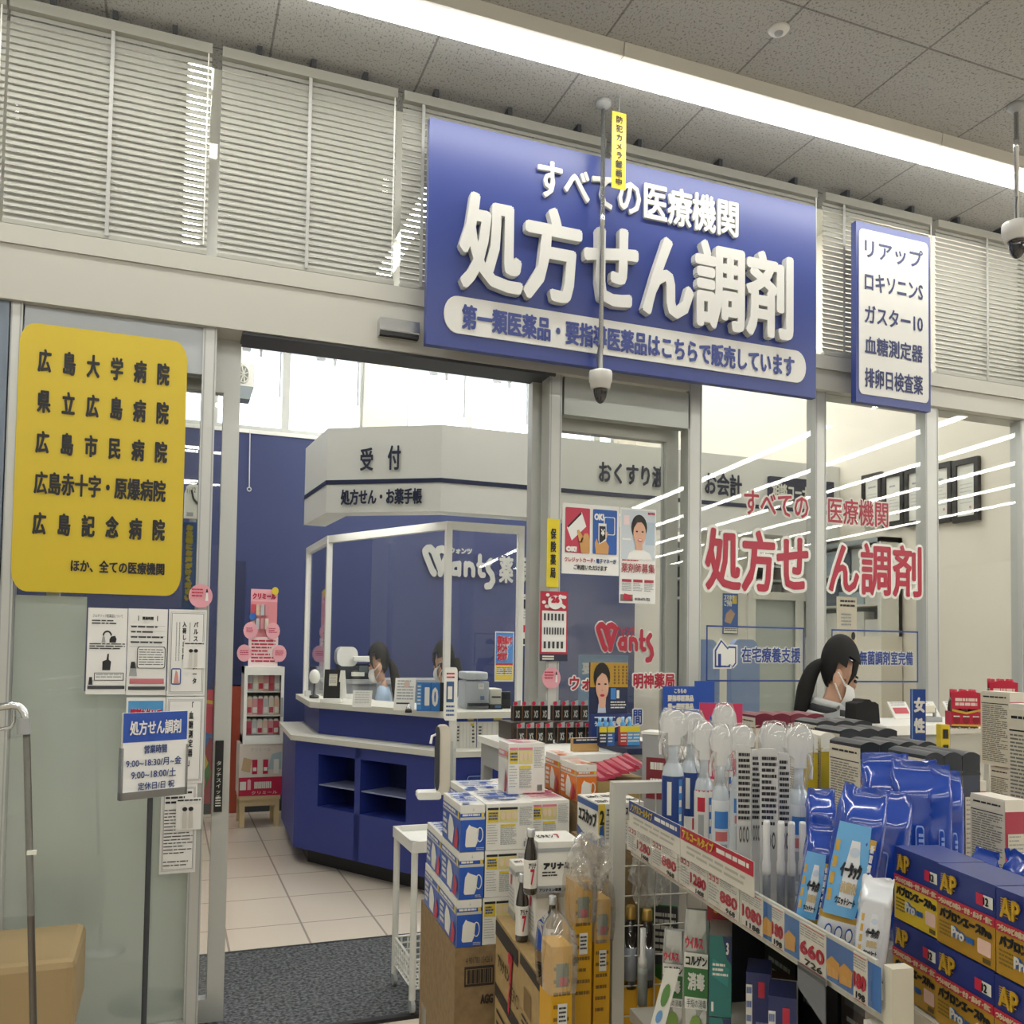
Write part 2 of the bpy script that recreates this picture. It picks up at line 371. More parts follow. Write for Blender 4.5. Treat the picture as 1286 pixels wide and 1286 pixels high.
for yy in (-1.3, -3.3, -5.3):  # rows added behind the viewer to brighten the shop front
    strip(yy, -3.0, 2.6, 3, lambda i: 'added unseen strip lamp behind the viewer, brightening the shop front')
g = math.radians(8.8)
for row in range(6):
    strip(0, 0, 13.0, 4, lambda i: 'white linear strip lamp in a row running away behind the viewer', yaw=-math.pi/2+g, o=(5.2+row*.91, 1.2))
for i, (u, v) in enumerate(((246, 200), (505, 307), (620, 320), (740, 330), (860, 340))):  # first two runs show through the blinds; the rest are added for brightness
    p = wz(u, v, ZP-.05); ya_, ln = 3.42, 1.2
    for q in range(3):
        fr = Fr((p.x, ya_+q*(ln+.05), ZP)); t = thing('strip_lamp', fr, 'white linear strip lamp on the high pharmacy ceiling, in seen runs and added unseen ones', 'ceiling light', 'strip lamps of the pharmacy')
        MB().box(fr, -.06, .06, 0, ln, -.045, 0, LSIDE).build('housing', t); MB().box(fr, -.045, .045, .01, ln-.01, -.057, -.045, LITP).build('diffuser', t)
for x in (-1.3, -.5):  # unseen lamps added to light the canopy from the front
    fr = Fr((x, 3.42, ZP)); t = thing('strip_lamp', fr, 'added unseen strip lamp on the high pharmacy ceiling, brightening the canopy front', 'ceiling light', 'strip lamps of the pharmacy')
    MB().box(fr, -.06, .06, 0, .8, -.045, 0, LSIDE).build('housing', t); MB().box(fr, -.045, .045, .01, .79, -.057, -.045, LITP).build('diffuser', t)
# ---- blinds
SLAT = mat('a2a29a', .5); CORD = mat('a5a6a3', .6)
def blind(x0, x1, label, tapes):
    fr = Fr((x0, D-.045, ztop)); w = x1-x0
    t = thing('venetian_blind', fr, label, 'blind', 'venetian blinds along the clerestory')
    zt_ = ZC-.03-ztop
    MB().box(fr, 0, w, -.02, .02, zt_-.035, zt_, SLAT).build('headrail', t)
    mb = MB(); n = 31; z = .025
    for i in range(n):
        z = .028+(zt_-.07)*i/(n-1); a = math.radians(66)
        for q in range(2):
            pass
        c, s_ = .0125*math.cos(a), .0125*math.sin(a)
        mb.add([fr.p(0, -c, z-s_), fr.p(w, -c, z-s_), fr.p(w, .001, z+.0015), fr.p(0, .001, z+.0015), fr.p(w, c, z+s_), fr.p(0, c, z+s_)], [(0, 1, 2, 3), (3, 2, 4, 5)], SLAT, True)
    mb.build('slats', t)
    MB().box(fr, 0, w, -.012, .012, .002, .016, SLAT).build('bottom_rail', t)
    for x in tapes:
        MB().box(fr, x-x0-.006, x-x0+.006, -.0165, -.015, .01, zt_-.03, CORD).build('ladder_tape', t)
    MB().tube([fr.p(w-.012, -.024, zt_-.04), fr.p(w-.012, -.024, .03)], .0025, WHITE, 6).build('cord', t)
    for x in (.12, w*.5, w-.12): MB().box(fr, x-.008, x+.008, -.025, .02, zt_, ZC-ztop-.001, DKGREY).build('bracket', t)
def xo(u, v): return wy(u, v, D-.06).x
blind(-1.6, xo(3, 150)-.0, 'pale venetian blind at the extreme left photo edge', [])
blind(xo(7, 150), xo(263, 200), 'pale venetian blind over the yellow hospital sign at far left', [xo(137, 200)])
blind(xo(276, 200), xo(497, 250), 'pale venetian blind between the far left one and the blue sign', [xo(388, 200)])
blind(xo(505, 250), xo(760, 250), 'pale venetian blind whose left edge shows beside the blue pharmacy sign', [xo(530, 250)])
blind(xo(768, 250), xo(1026, 300), 'pale venetian blind mostly hidden behind the right half of the blue sign', [])
blind(xo(1036, 300), xo(1170, 350), 'pale venetian blind behind the small white product sign', [xo(1060, 320)])
blind(xo(1178, 350), xo(1330, 380), 'pale venetian blind right of the small white product sign', [xo(1240, 360)])
# ================================================================== PHARMACY
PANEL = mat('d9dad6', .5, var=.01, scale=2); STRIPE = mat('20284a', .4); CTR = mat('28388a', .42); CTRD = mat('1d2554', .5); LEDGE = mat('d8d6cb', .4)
MAT_ = speckle('floor_mat', '2c2e31', '686b6e', 75, .95, (.38, .66))
mb = MB(); mb.box(W0, -.35, 2.2, 3.13, 3.97, 0, .012, MAT_)
mb.box(W0, -.36, 2.21, 3.1, 3.13, 0, .013, BLACK); mb.box(W0, -.36, 2.21, 3.97, 3.985, 0, .013, BLACK)
tag(mb.build('door_mat'), 'dark grey speckled entrance mat on the pale floor tiles inside the doorway', 'mat')
LITS = mat('fffdf8', .4, emit=5)
# ---- hanging canopy signboard
YC = 4.6
zs = wy(554, 603, YC).z; zt2 = wy(554, 533, YC).z; zb2 = wy(554, 642, YC).z
c2 = wy(554, 603, YC); c1 = wz(410, 606, zs); c0 = wz(382.5, 625, zs)
can = thing('signboard_canopy', (c2.x, c2.y, zb2), 'white angular signboard canopy hanging over the blue reception counter', 'canopy')
th = .13
outer = [(c0.x, c0.y), (c1.x, c1.y), (c2.x, c2.y), (XR-.002, YC)]
def offs(pts, d):
    out = []
    for i in range(len(pts)):
        a = Vector(pts[max(0, i-1)]+(0,)); b = Vector(pts[i]+(0,)); c = Vector(pts[min(len(pts)-1, i+1)]+(0,))
        n = Vector((0, 0, 0))
        for p, q in ((a, b), (b, c)):
            if (q-p).length > 1e-6: t = (q-p).normalized(); n += Vector((-t.y, t.x, 0))
        n.normalize()
        t = ((b-a) if (b-a).length > 1e-6 else (c-b)).normalized(); k = max(.4, n.dot(Vector((-t.y, t.x, 0))))
        out.append((b.x+n.x*d/k, b.y+n.y*d/k))
    return out
inner = offs(outer, th); inner[-1] = (XR-.002, YC+th)
mb = MB()
for i in range(3):
    mb.slab([outer[i], outer[i+1], inner[i+1], inner[i]], zb2, zt2, PANEL)
mb.build('fascia', can)
si = offs(outer, th+.02); sj = offs(outer, th+.1); si[-1] = (XR-.01, YC+th+.02); sj[-1] = (XR-.01, YC+th+.1)
mb = MB()
for i in range(3): mb.slab([si[i], si[i+1], sj[i+1], sj[i]], zb2+.06, zb2+.1, LITS)
mb.build('soffit_lamp', can)
so = offs(outer, -.004); mb = MB()
for i in range(3): mb.slab([so[i], so[i+1], outer[i+1], outer[i]], zs-.012, zs+.012, STRIPE)
mb.build('stripe', can)
fa = Fr((c1.x, c1.y, 0), math.atan2(c2.y-c1.y, c2.x-c1.x))
def fl(fr, u, v): return fr.loc(onp(u, v, fr.o, fr.y))
def ftext(mb, body, fr, u0, vt, vb, u1, y, m, bold=0, **k):
    a = fl(fr, u0, vt); b = fl(fr, u0, vb); c = fl(fr, u1, vt); return mb.text(body, fr, a[0], b[2], c[0], a[2], y, m, bold, **k)
NV = mat('1c2340', .5)
for tx, *q in (('受', 453.5, 563, 592, 470), ('付', 488, 560, 591, 504.5), ('処方せん・お薬手帳', 429, 615, 635, 531)):
    mb = MB(); ftext(mb, tx, fa, *q, -.012, NV, .0028); mb.build('lettering', can)
f3 = face(YC)
for tx, *q in (('おくすり渡', 752, 578, 606, 836), ('お会計', 885, 592, 621, 932)):
    mb = MB(); ptext(mb, tx, f3, *q, -.01, NV, .004); mb.build('lettering', can)
a, b = wy(966, 598, YC-.02), wy(1030, 632, YC-.02)
mb = MB().box(W0, a.x, b.x+.1, YC-.03, YC-.001, b.z, a.z, NV); ptext(mb, '相談コーナ', face(YC-.03), 970, 606, 626, 1016, -.002, OFFW, .003)
tag(mb.build('corner_sign'), 'dark navy sign plate with white lettering on the canopy near its right end', 'sign')
# ---- wall under the canopy at the right, with a door, a window and a poster
xw = wy(868, 700, 4.75).x
PARW = mat('d5d4c8', .6)
dz = wy(945, 750, 4.75).z
wl, wr = wy(941, 700, 4.75).x, wy(1012, 700, 4.75).x
zw0, zw1 = wy(975, 744, 4.75).z, wy(975, 690, 4.75).z
mb = MB().box(W0, xw, wl, YC+th, YC+th+.1, 0, zt2-.1, PARW).box(W0, wr, XR, YC+th, YC+th+.1, 0, zt2-.1, PARW).box(W0, wl, wr, YC+th, YC+th+.1, zw1, zt2-.1, PARW).box(W0, wl, wr, YC+th+.02, YC+th+.1, 0, zw0, mat('b6beb8', .6))
struct(mb.build('wall_inner'))
cab = thing('medicine_shelf', (wl+.1, 5.2, 0), 'grey medicine shelving seen through the opening in the wall under the canopy', 'shelf')
mb = MB(); 
for z in (0, .5, zw0-.03, zw0+.1, zw0+.2, zw0+.3, zw1): mb.box(W0, wl-.2, wr+.2, 5.1, 5.4, z, z+.015, GREY)
mb.box(W0, wl-.2, wr+.2, 5.4, 5.42, 0, zw1+.1, DKGREY); mb.build('shelf_unit', cab)
for i in range(6):
    x = wl+.03+i*.09; o = MB().box(W0, x, x+.075, 5.15, 5.3, zw0-.012, zw0+.06+.015*(i % 3), [OFFW, DKGREY, GREY][i % 3]).build('medicine_box')
    tag(o, 'medicine box %s from the left on the shelf behind the wall opening' % ORD[i], 'box', 'boxes behind the wall opening')
tr = MB()
for x in (wl, wr-.07): tr.box(W0, x-.03, x+.03, YC+th-.01, YC+th+.0, 0, zw1, OFFW)
tr.box(W0, wl, wr, YC+th-.012, YC+th+.01, zw0-.05, zw0, OFFW); struct(tr.build('trim_10'))
def poster(name, label, cat, y, u0, vt, vb, u1, base, parts=None, group=None, th_=.003):
    a, b, c = wy(u0, vt, y), wy(u0, vb, y), wy(u1, vt, y)
    fr = Fr((a.x, y, b.z)); w, h = c.x-a.x, a.z-b.z
    mb = MB().box(fr, 0, w, 0, th_, 0, h, base)
    if parts: parts(mb, fr, w, h)
    return tag(mb.build(name), label, cat, group)
PB = mat('3562a8', .5)
def p_smart(mb, fr, w, h):
    mb.quad(fr, .05*w, .02*h, .95*w, .2*h, -.002, OFFW); mb.text('スマホで\nご予約', fr, .05*w, .68*h, .75*w, .97*h, -.002, OFFW, .002)
    mb.poly(fr, [(.1*w, .3*h), (.5*w, .25*h), (.8*w, .5*h), (.5*w, .62*h), (.2*w, .5*h)], -.002, mat('b89a80', .5)); mb.quad(fr, .6*w, .75*h, .9*w, .95*h, -.0025, YEL)
    mb.lines(fr, .1*w, .06*h, .9*w, .14*h, -.003, INK, 2)
poster('wall_poster', 'blue poster on the pale inner wall, seen through the left big decal pane', 'poster', YC+th-.006, 908, 745, 796, 927, PB, p_smart)
# ---- counter
P1 = wz(368, 1063, .1); P2r = wz(495, 1093, .1); ff = Fr((P1.x, P1.y, 0), math.atan2(P2r.y-P1.y, P2r.x-P1.x))
P2 = onp(557, 1100, P1, ff.y); P0 = wz(353, 1027, .1); L = ff.loc(P2)[0]
XC = 2.45
bo = [(P0.x, P0.y), (P1.x, P1.y), (P2.x, P2.y), (XC, P2.y)]
ctr = thing('reception_counter', (P1.x, P1.y, 0), 'royal blue angled reception counter with two cream ledges under the canopy', 'counter')
zl = .765; zc = .96
bi = offs(bo, .32); bi[-1] = (XC, P2.y+.3)
mb = MB()
i1 = bi
mb.slab([bo[0], bo[1], bi[1], bi[0]], .1, zl-.03, CTR); mb.slab([bo[2], bo[3], bi[3], bi[2]], .1, zl-.03, CTR)
n0 = [fl(ff, 400, 945)[0], fl(ff, 446, 950)[0], fl(ff, 453, 950)[0], fl(ff, 511, 955)[0]]
nz1 = fl(ff, 401, 947)[2]; nz0 = fl(ff, 401, 1013)[2]
# front face with two niches
Li = ff.loc((bi[1][0], bi[1][1], 0))[0]; Lj = ff.loc((bi[2][0], bi[2][1], 0))[0]
mb.box(ff, 0, n0[0], 0, .05, .1, zl-.03, CTR).box(ff, n0[1], n0[2], 0, .22, .1, zl-.03, CTR).box(ff, n0[3], L, 0, .05, .1, zl-.03, CTR)
mb.box(ff, n0[0], n0[3], 0, .22, nz1, zl-.03, CTR).box(ff, n0[0], n0[3], 0, .22, .1, nz0, CTR)
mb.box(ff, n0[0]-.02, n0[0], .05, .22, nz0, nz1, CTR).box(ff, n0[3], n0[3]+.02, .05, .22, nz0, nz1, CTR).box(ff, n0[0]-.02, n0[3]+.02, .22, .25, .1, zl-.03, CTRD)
mb.build('body', ctr)
zs1 = fl(ff, 401, 985)[2]
MB().box(ff, n0[0], n0[1], .01, .22, zs1-.007, zs1, mat('8b93b5', .4)).build('niche_shelf', ctr); MB().box(ff, n0[2], n0[3], .01, .22, zs1-.007, zs1, mat('8b93b5', .4)).build('niche_shelf', ctr)
tk = offs(bo, .09); tk2 = offs(bo, .2); mb = MB()
for i in range(3): mb.slab([tk[i], tk[i+1], tk2[i+1], tk2[i]], 0, .1, BLACK)
mb.build('toe_kick', ctr)
lo = offs(bo, -.03); li = offs(bo, .34); mb = MB()
for i in range(3): mb.slab([lo[i], lo[i+1], li[i+1], li[i]], zl-.03, zl, LEDGE)
mb.build('lower_ledge', ctr)
T1 = onp(393, 889, P1+ff.y*.14, ff.y)
uo = offs(bo, .14); ui = offs(bo, .2); mb = MB()
for i in range(3): mb.slab([uo[i], uo[i+1], ui[i+1], ui[i]], zl, zc-.035, CTR)
mb.build('upper_panel', ctr)
uo2 = offs(bo, .08); ui2 = offs(bo, .50); mb = MB()
for i in range(3): mb.slab([uo2[i], uo2[i+1], ui2[i+1], ui2[i]], zc-.035, zc, LEDGE)
mb.build('worktop', ctr)
# desk behind, lower, for printers
# clear screen on white posts
def pl(u, y):
    w = ray(u, 810); return (w.x/w.y*y, y)
q1 = pl(411, P1.y+.16); q0 = pl(385, P0.y+.0); q2 = pl(561, P2.y+.24); q3 = pl(652, P2.y+.24)
zq = wy(411, 673, q1[1]).z
scr = thing('counter_screen', (q1[0], q1[1], zc), 'clear screen in a white frame standing on the blue reception counter', 'screen')
for q in (q0, q1, q2, q3): MB().box(Fr((q[0], q[1], zc)), -.017, .017, -.017, .017, 0, zq-zc, WHITE).build('post', scr)
for a, b in ((q0, q1), (q1, q2), (q2, q3)):
    fr = Fr((a[0], a[1], zc), math.atan2(b[1]-a[1], b[0]-a[0])); l = math.hypot(b[0]-a[0], b[1]-a[1])
    MB().box(fr, 0, l, -.018, .018, zq-zc-.045, zq-zc, WHITE).build('rail', scr); MB().box(fr, .02, l-.02, -.002, .002, .02, zq-zc-.045, CLEAR).build('clear_panel', scr)
# ---- logo on the blue back wall
LG = mat('aeafab', .4)
def wants(mb, fr, x0, z0, x1, z1, y, m, kana_m, bold=.0):
    """rounded W with small ants after it and a long dropping s, drawn as round-ended strokes"""
    W_, H = x1-x0, z1-z0; cnt = [0]
    def Y(): cnt[0] += 1; return y-cnt[0]*6e-5
    def stroke(pts, r):
        P = [Vector((x0+a*W_, z0+b*H)) for a, b in pts]; n = 8; rx = r*W_; rz = r*W_*1.35
        for p, q in zip(P[:-1], P[1:]):
            d = q-p; sd_ = Vector((-d.y, d.x)).normalized(); e = Vector((sd_.x*rx, sd_.y*rz))
            mb.poly(fr, [tuple(p+e), tuple(q+e), tuple(q-e), tuple(p-e)][::-1], Y(), m)
        for p in P: mb.poly(fr, [(p.x+rx*math.cos(k*math.pi/n), p.y+rz*math.sin(k*math.pi/n)) for k in range(2*n)], Y(), m)
    t = .036+bold
    stroke([(.17, .40), (.075, .80), (.07, .86), (.10, .92), (.14, .93), (.18, .86), (.28, .40)], t)
    stroke([(.28, .40), (.22, .80), (.24, .90), (.29, .93), (.34, .88), (.36, .84), (.275, .40)], t); stroke([(.17, .40), (.19, .36)], t); stroke([(.28, .40), (.27, .36)], t)
    s2 = .027+bold
    stroke([(.50, .60), (.44, .58), (.415, .48), (.44, .38), (.50, .38)], s2); stroke([(.515, .61), (.515, .36)], s2)
    stroke([(.60, .61), (.60, .36)], s2); stroke([(.60, .55), (.64, .61), (.68, .58), (.70, .50), (.70, .36)], s2)
    stroke([(.785, .80), (.785, .42), (.81, .36), (.84, .36)], s2); stroke([(.76, .60), (.83, .60)], s2*.8)
    stroke([(.93, .70), (.885, .60), (.90, .50), (.95, .38), (.965, .24), (.93, .12), (.88, .10)], s2*1.2)
lg = thing('wall_logo', (wy(528, 700, YB-.03).x, YB-.03, wy(528, 740, YB-.03).z), 'silver raised shop logo with lettering on the dark blue back wall', 'logo')
fb = face(YB-.03)
a, b = wy(527, 684, YB-.03), wy(622, 742, YB-.03)
mb = MB(); wants(mb, fb, a.x, b.z, b.x, a.z, 0, LG, LG); mb.build('logo_mark', lg)
for tx, bo_, *q in (('ウォンツ', .004, 565, 687, 695, 593), ('薬', .007, 627, 698, 732, 645), ('局', .007, 652, 700, 733, 668)):
    mb = MB(); ptext(mb, tx, fb, *q, 0, LG, bo_); mb.build('lettering', lg)
# ---- posters on the back wall
def p_point(mb, fr, w, h):
    mb.quad(fr, .04*w, .36*h, .96*w, .98*h, -.002, mat('3f7fc4', .5)); mb.quad(fr, .04*w, .03*h, .96*w, .33*h, -.002, mat('d8c04a', .5)); mb.quad(fr, .04*w, .33*h, .96*w, .37*h, -.003, RED)
    mb.text('調剤も払いで\nポイント\nつきます', fr, .08*w, .42*h, .92*w, .92*h, -.004, OFFW, .02); mb.text('調剤も払いで\nポイント\nつきます', fr, .08*w, .42*h, .92*w, .92*h, -.006, RED, .006)
    mb.quad(fr, .1*w, .14*h, .46*w, .28*h, -.004, OFFW); mb.quad(fr, .54*w, .14*h, .9*w, .28*h, -.004, OFFW); mb.lines(fr, .1*w, .14*h, .9*w, .28*h, -.005, INK, 4)
poster('point_poster', 'tall blue and yellow poster with red lettering on the back wall behind the printer', 'poster', YB-.004, 622, 793, 856, 645.5, OFFW, p_point)
def p_cert(mb, fr, w, h): mb.lines(fr, .06*w, .5*h, .94*w, .95*h, -.002, GREY, 8, seed=3); mb.quad(fr, .3*w, .72*h, .6*w, .9*h, -.003, INK); mb.quad(fr, .06*w, .26*h, .7*w, .4*h, -.002, RED); mb.quad(fr, .1*w, .03*h, .8*w, .14*h, -.002, INK)
poster('wall_notice', 'white notice with black and red print on the blue wall beside the door leaf', 'poster', YB-.004, 653, 746, 811, 668, OFFW, p_cert)
mb = MB(); p = wy(314, 540, YB-.04); q = wy(313, 612, YB-.04); mb.tube([p, q], .004, OFFW, 6); t = [q+Vector((.015*math.cos(i*.7), 0, .015*math.sin(i*.7)-.015)) for i in range(10)]; mb.tube(t, .004, OFFW, 6)
tag(mb.build('pull_cord'), 'thin white pull cord with a ring hanging on the blue back wall', 'cord')
# circulator fan on a ceiling pole
fy = 6.6; a, b = wy(297, 455, fy), wy(319, 502, fy); fr = Fr((a.x, fy, b.z)); w, h = b.x-a.x, a.z-b.z
t = thing('air_circulator', fr, 'white boxy air circulator with a round grille hanging before the bright window', 'fan')
MB().box(fr, 0, w, 0, .16, h*.36, h, WHITE).build('housing', t)
mb = MB(); c = (.38*w, .68*h); r_ = .3*w
mb.poly(fr, [(c[0]+r_*math.cos(k*math.pi/12), c[1]+h*.24*math.sin(k*math.pi/12)) for k in range(24)], -.003, GREY)
for k in range(4):
    a_ = k*math.pi/4+.3; dx, dz_ = r_*math.cos(a_), h*.24*math.sin(a_); mb.tube([fr.p(c[0]-dx, -.006, c[1]-dz_), fr.p(c[0]+dx, -.006, c[1]+dz_)], .005, OFFW, 5)
ring = [fr.p(c[0]+r_*math.cos(k*math.pi/10), -.008, c[1]+h*.24*math.sin(k*math.pi/10)) for k in range(21)]; mb.tube(ring, .006, OFFW, 5); mb.build('grille', t)
MB().prism(fr, [(0, h*.36), (.95*w, h*.36), (.8*w, 0), (0, 0)], 0, .14, mat('8d979c', .4)).build('base', t)
MB().tube([fr.p(.2*w, .08, h), (fr.p(.2*w, .08, 0).x, fy+.08, ZP)], .018, WHITE, 8).build('pole', t)
# ---- panels at the left of the back wall
def p_fl(mb, fr, w, h):
    rnd = random.Random(2)
    for i in range(14):
        x, z, r = rnd.random()*w, rnd.random()*h, .04+.05*rnd.random()
        mb.poly(fr, [(min(w, max(0, x+r*math.cos(k))), min(h, max(0, z+1.6*r*math.sin(k)))) for k in range(6)], -.002-.0005*i, mat(['c8a63c', 'c24a5a', '4c7a3c', '3f6fb0'][i % 4], .5))
poster('flower_poster', 'tall colourful flower poster low on the back wall behind the left door leaf', 'poster', YB-.004, 238, 866, 1020, 268, mat('9a3f4a', .5), p_fl)
poster('orange_panel', 'plain rust orange panel leaning on the back wall left of the drinks fridge', 'panel', YB-.021, 269, 862, 1022, 308, mat('9c4330', .5, var=.06, scale=3), th_=.02)
poster('navy_board', 'tall dark navy board on the blue back wall above the rust orange panel', 'board', YB-.021, 290, 704, 860, 309, mat('232b4f', .5), th_=.02)
# blue hanging banner and clock behind the left sidelight
def p_ban(mb, fr, w, h): mb.text('お気軽にお声がけください', fr, .12*w, .12*h, .62*w, .97*h, -.002, mat('d6c33c', .5), .003, vert=True)
poster('vertical_banner', 'blue vertical banner with yellow lettering behind the glass right of the yellow sign', 'banner', D+.0965, 231, 655, 768, 251, mat('2f66b0', .45), p_ban)
cy_ = 5.6; a, b = wy(232, 606, cy_), wy(254, 652, cy_); fr = Fr((a.x, cy_, b.z)); w, h = b.x-a.x, a.z-b.z
t = thing('wall_clock', fr, 'white clock with black hands glimpsed between the yellow sign and the post', 'clock')
MB().prism(fr, [(0, 0), (w, 0), (w, .7*h), (.85*w, .92*h), (.5*w, h), (.15*w, .92*h), (0, .7*h)], 0, .03, WHITE).build('case', t)
mb = MB(); mb.quad(fr, .08*w, .03*h, .92*w, .9*h, -.001, OFFW); mb.text('12', fr, .42*w, .74*h, .6*w, .88*h, -.002, INK); mb.text('11', fr, .14*w, .7*h, .28*w, .82*h, -.002, INK); mb.quad(fr, .15*w, .06*h, .5*w, .17*h, -.002, GREY); mb.build('dial', t)
mb = MB(); mb.tube([fr.p(.5*w, -.006, .55*h), fr.p(.38*w, -.006, .8*h)], .006, INK, 5); mb.tube([fr.p(.5*w, -.006, .55*h), fr.p(.75*w, -.006, .42*h)], .006, INK, 5); mb.build('hands', t)
MB().tube([fr.p(.5*w, .015, 0), (fr.p(.5*w, 0, 0).x, cy_+.015, .02)], .02, GREY, 8).build('stand', t)
# ---- drinks fridge on a carton on a stool
WOOD = mat('c9b48c', .55, var=.05, scale=14)
s0, s1 = wz(303, 1040, 0), wz(347, 1037, 0); sf = Fr((s0.x-.015, s0.y, 0)); sw = s1.x-s0.x+.03; sd = .3; sh = .225
st = thing('wooden_stool', sf, 'low pale wooden stool on the floor tiles under the drinks fridge', 'stool')
for x in (0, sw-.035):
    for y in (0, sd-.035): MB().box(sf, x, x+.035, y, y+.035, 0, sh-.03, WOOD).build('leg', st)
MB().box(sf, -.005, sw+.005, -.01, sd, sh-.03, sh, WOOD).build('seat', st); MB().box(sf, .035, sw-.035, .005, .02, sh-.075, sh-.03, WOOD).build('apron', st)
PR = mat('b81f45', .45); PK = mat('e3a6b0', .45)
cf = Fr((sf.o.x-.012, sf.o.y-.01, sh)); cw = sw+.024; ch = (1001-936)*6.35/F
MILKP = [mat(c, .45) for c in ('c04a58', 'd9b8a0', 'b9bcc0', 'cf8e93', 'd8cfc0')]
mb = MB().box(cf, 0, cw, 0, sd, 0, ch, mat('d5cfc6', .5)); mb.quad(cf, 0, 0, cw, ch*.36, -.002, PR); mb.quad(cf, 0, ch*.36, cw, ch, -.002, mat('cfc6bb', .5))
for i in range(9): mb.quad(cf, cw*(.36+.045*i), ch*.14, cw*(.395+.045*i), ch*.27, -.004, OFFW)
mb.quad(cf, cw*.03, ch*.12, cw*.17, ch*.28, -.004, OFFW); mb.poly(cf, [(cw*.2, ch*.12), (cw*.28, ch*.12), (cw*.28, ch*.3), (cw*.24, ch*.33), (cw*.2, ch*.3)], -.004, PK)
for x, c in ((.3, PR), (.55, PR), (.8, OFFW)): mb.quad(cf, cw*x, ch*.42, cw*(x+.12), ch*.7, -.004, c); mb.quad(cf, cw*(x+.02), ch*.48, cw*(x+.1), ch*.55, -.005, OFFW)
mb.poly(cf, [(cw*.05, ch*.5), (cw*.25, ch*.45), (cw*.3, ch*.7), (cw*.1, ch*.75)], -.003, mat('b9a07a', .5)); mb.poly(cf, [(cw*.66, ch*.5), (cw*.98, ch*.5), (cw*.98, ch*.85), (cw*.75, ch*.8)], -.003, mat('9fb3bb', .5))
mb.text('クリミール', cf, cw*.25, ch*.86, cw*.72, ch*.93, -.004, GREY); mb.text('クリミール', cf, cw*.3, ch*.03, cw*.9, ch*.09, -.004, OFFW)
tag(mb.build('drink_carton', bevel=.003), 'printed carton with a crimson lower band between the wooden stool and the fridge', 'carton')
gf = Fr((cf.o.x+.02, cf.o.y+.01, sh+ch)); gw = cw-.02; gh = (936-838)*6.35/F
fg = thing('drinks_fridge', gf, 'small white glass fronted fridge stocked with drink cartons left of the counter', 'fridge')
mb = MB().box(gf, 0, .012, 0, sd-.03, 0, gh, WHITE).box(gf, gw-.012, gw, 0, sd-.03, 0, gh, WHITE).box(gf, 0, gw, 0, sd-.03, gh-.05, gh, WHITE).box(gf, 0, gw, 0, sd-.03, 0, .06, WHITE).box(gf, 0, gw, sd-.045, sd-.03, 0, gh, GREY); mb.build('cabinet', fg)
rows = [.063, gh*.37, gh*.68]
for z in rows[1:]: MB().box(gf, .012, gw-.012, .015, sd-.05, z-.008, z, OFFW).build('shelf', fg)
mb = MB(); mb.box(gf, 0, gw, -.018, -.002, 0, .05, WHITE).box(gf, 0, gw, -.018, -.002, gh-.06, gh, WHITE).box(gf, 0, .022, -.018, -.002, .05, gh-.06, WHITE).box(gf, gw-.022, gw, -.018, -.002, .05, gh-.06, WHITE)
dr = mb.build('door', fg); MB().box(gf, .022, gw-.022, -.012, -.008, .05, gh-.06, CLEAR).build('door_glass', dr); MB().box(gf, gw-.02, gw-.006, -.03, -.018, gh*.35, gh*.6, GREY).build('handle', dr)
for r in range(3):
    for i in range(6):
        w = (gw-.05)/6.3; fr = Fr(gf.p(.026+i*(gw-.05)/6, .04, rows[r]+.003)); hh = gh*(.24 if r else .2)
        mb = MB().box(fr, 0, w, 0, w, 0, hh*.86, MILKP[(i*2+r) % 5]).prism(Fr(fr.o, 0), [(0, hh*.86), (w, hh*.86), (w*.75, hh), (w*.25, hh)], 0, w, OFFW); mb.quad(fr, .1*w, .1*hh, .9*w, .4*hh, -.002, OFFW if i % 2 else PR)
        tag(mb.build('drink_carton'), 'small drink carton, %s from the left on the %s shelf of the fridge' % (ORD[i], ['bottom', 'middle', 'top'][r]), 'carton', 'drink cartons in the fridge')
# display card with petals and a hanging rack on the fridge
kf = Fr(gf.p(.02, .08, gh)); k_ = 6.35/F
t = thing('display_topper', kf, 'pink and white promotional display with petal cards on top of the drinks fridge', 'display')
kw = gw-.06
mb = MB().box(kf, .01, kw, 0, .02, 0, 38*k_, mat('e6d3d2', .5)); mb.lines(kf, .03, .02, kw-.02, 34*k_, -.003, PR, 7, seed=5); mb.build('card', t)
for i, (x, z) in enumerate(((-.02, 17), (.02, 46), (kw+.01, 17), (kw-.04, 46))):
    mb = MB(); mb.prism(kf, [(x+.05*math.cos(q*math.pi/8), z*k_+11*k_*math.sin(q*math.pi/8)) for q in range(16)], -.012, -.006, PK); mb.lines(kf, x-.03, z*k_-.02, x+.03, z*k_+.02, -.0135, PR, 3, seed=i); mb.build('petal_card', t)
mb = MB().box(kf, .02, kw-.01, .025, .04, 0, 100*k_, mat('d98c93', .5)); mb.quad(kf, .02, 84*k_, kw-.01, 100*k_, .024, PK); mb.text('クリミール', kf, .03, 87*k_, kw-.02, 95*k_, .022, PR, .003); mb.build('header_card', t)
for r in range(2):
    for i in range(4): MB().box(kf, .025+i*.032, .05+i*.032, .005, .025, (58-r*18+8)*k_, (72-r*18+8)*k_, MILKP[(i+r) % 5]).build('sample_pack', t)
for x, z, c in ((kw-.03, 98, YEL), (.035, 64, mat('2f62b0', .5))):
    MB().prism(kf, [(x+.024*math.cos(q*math.pi/8), z*k_+.024*1.2*math.sin(q*math.pi/8)) for q in range(16)], -.004, .002, c).build('badge', t)

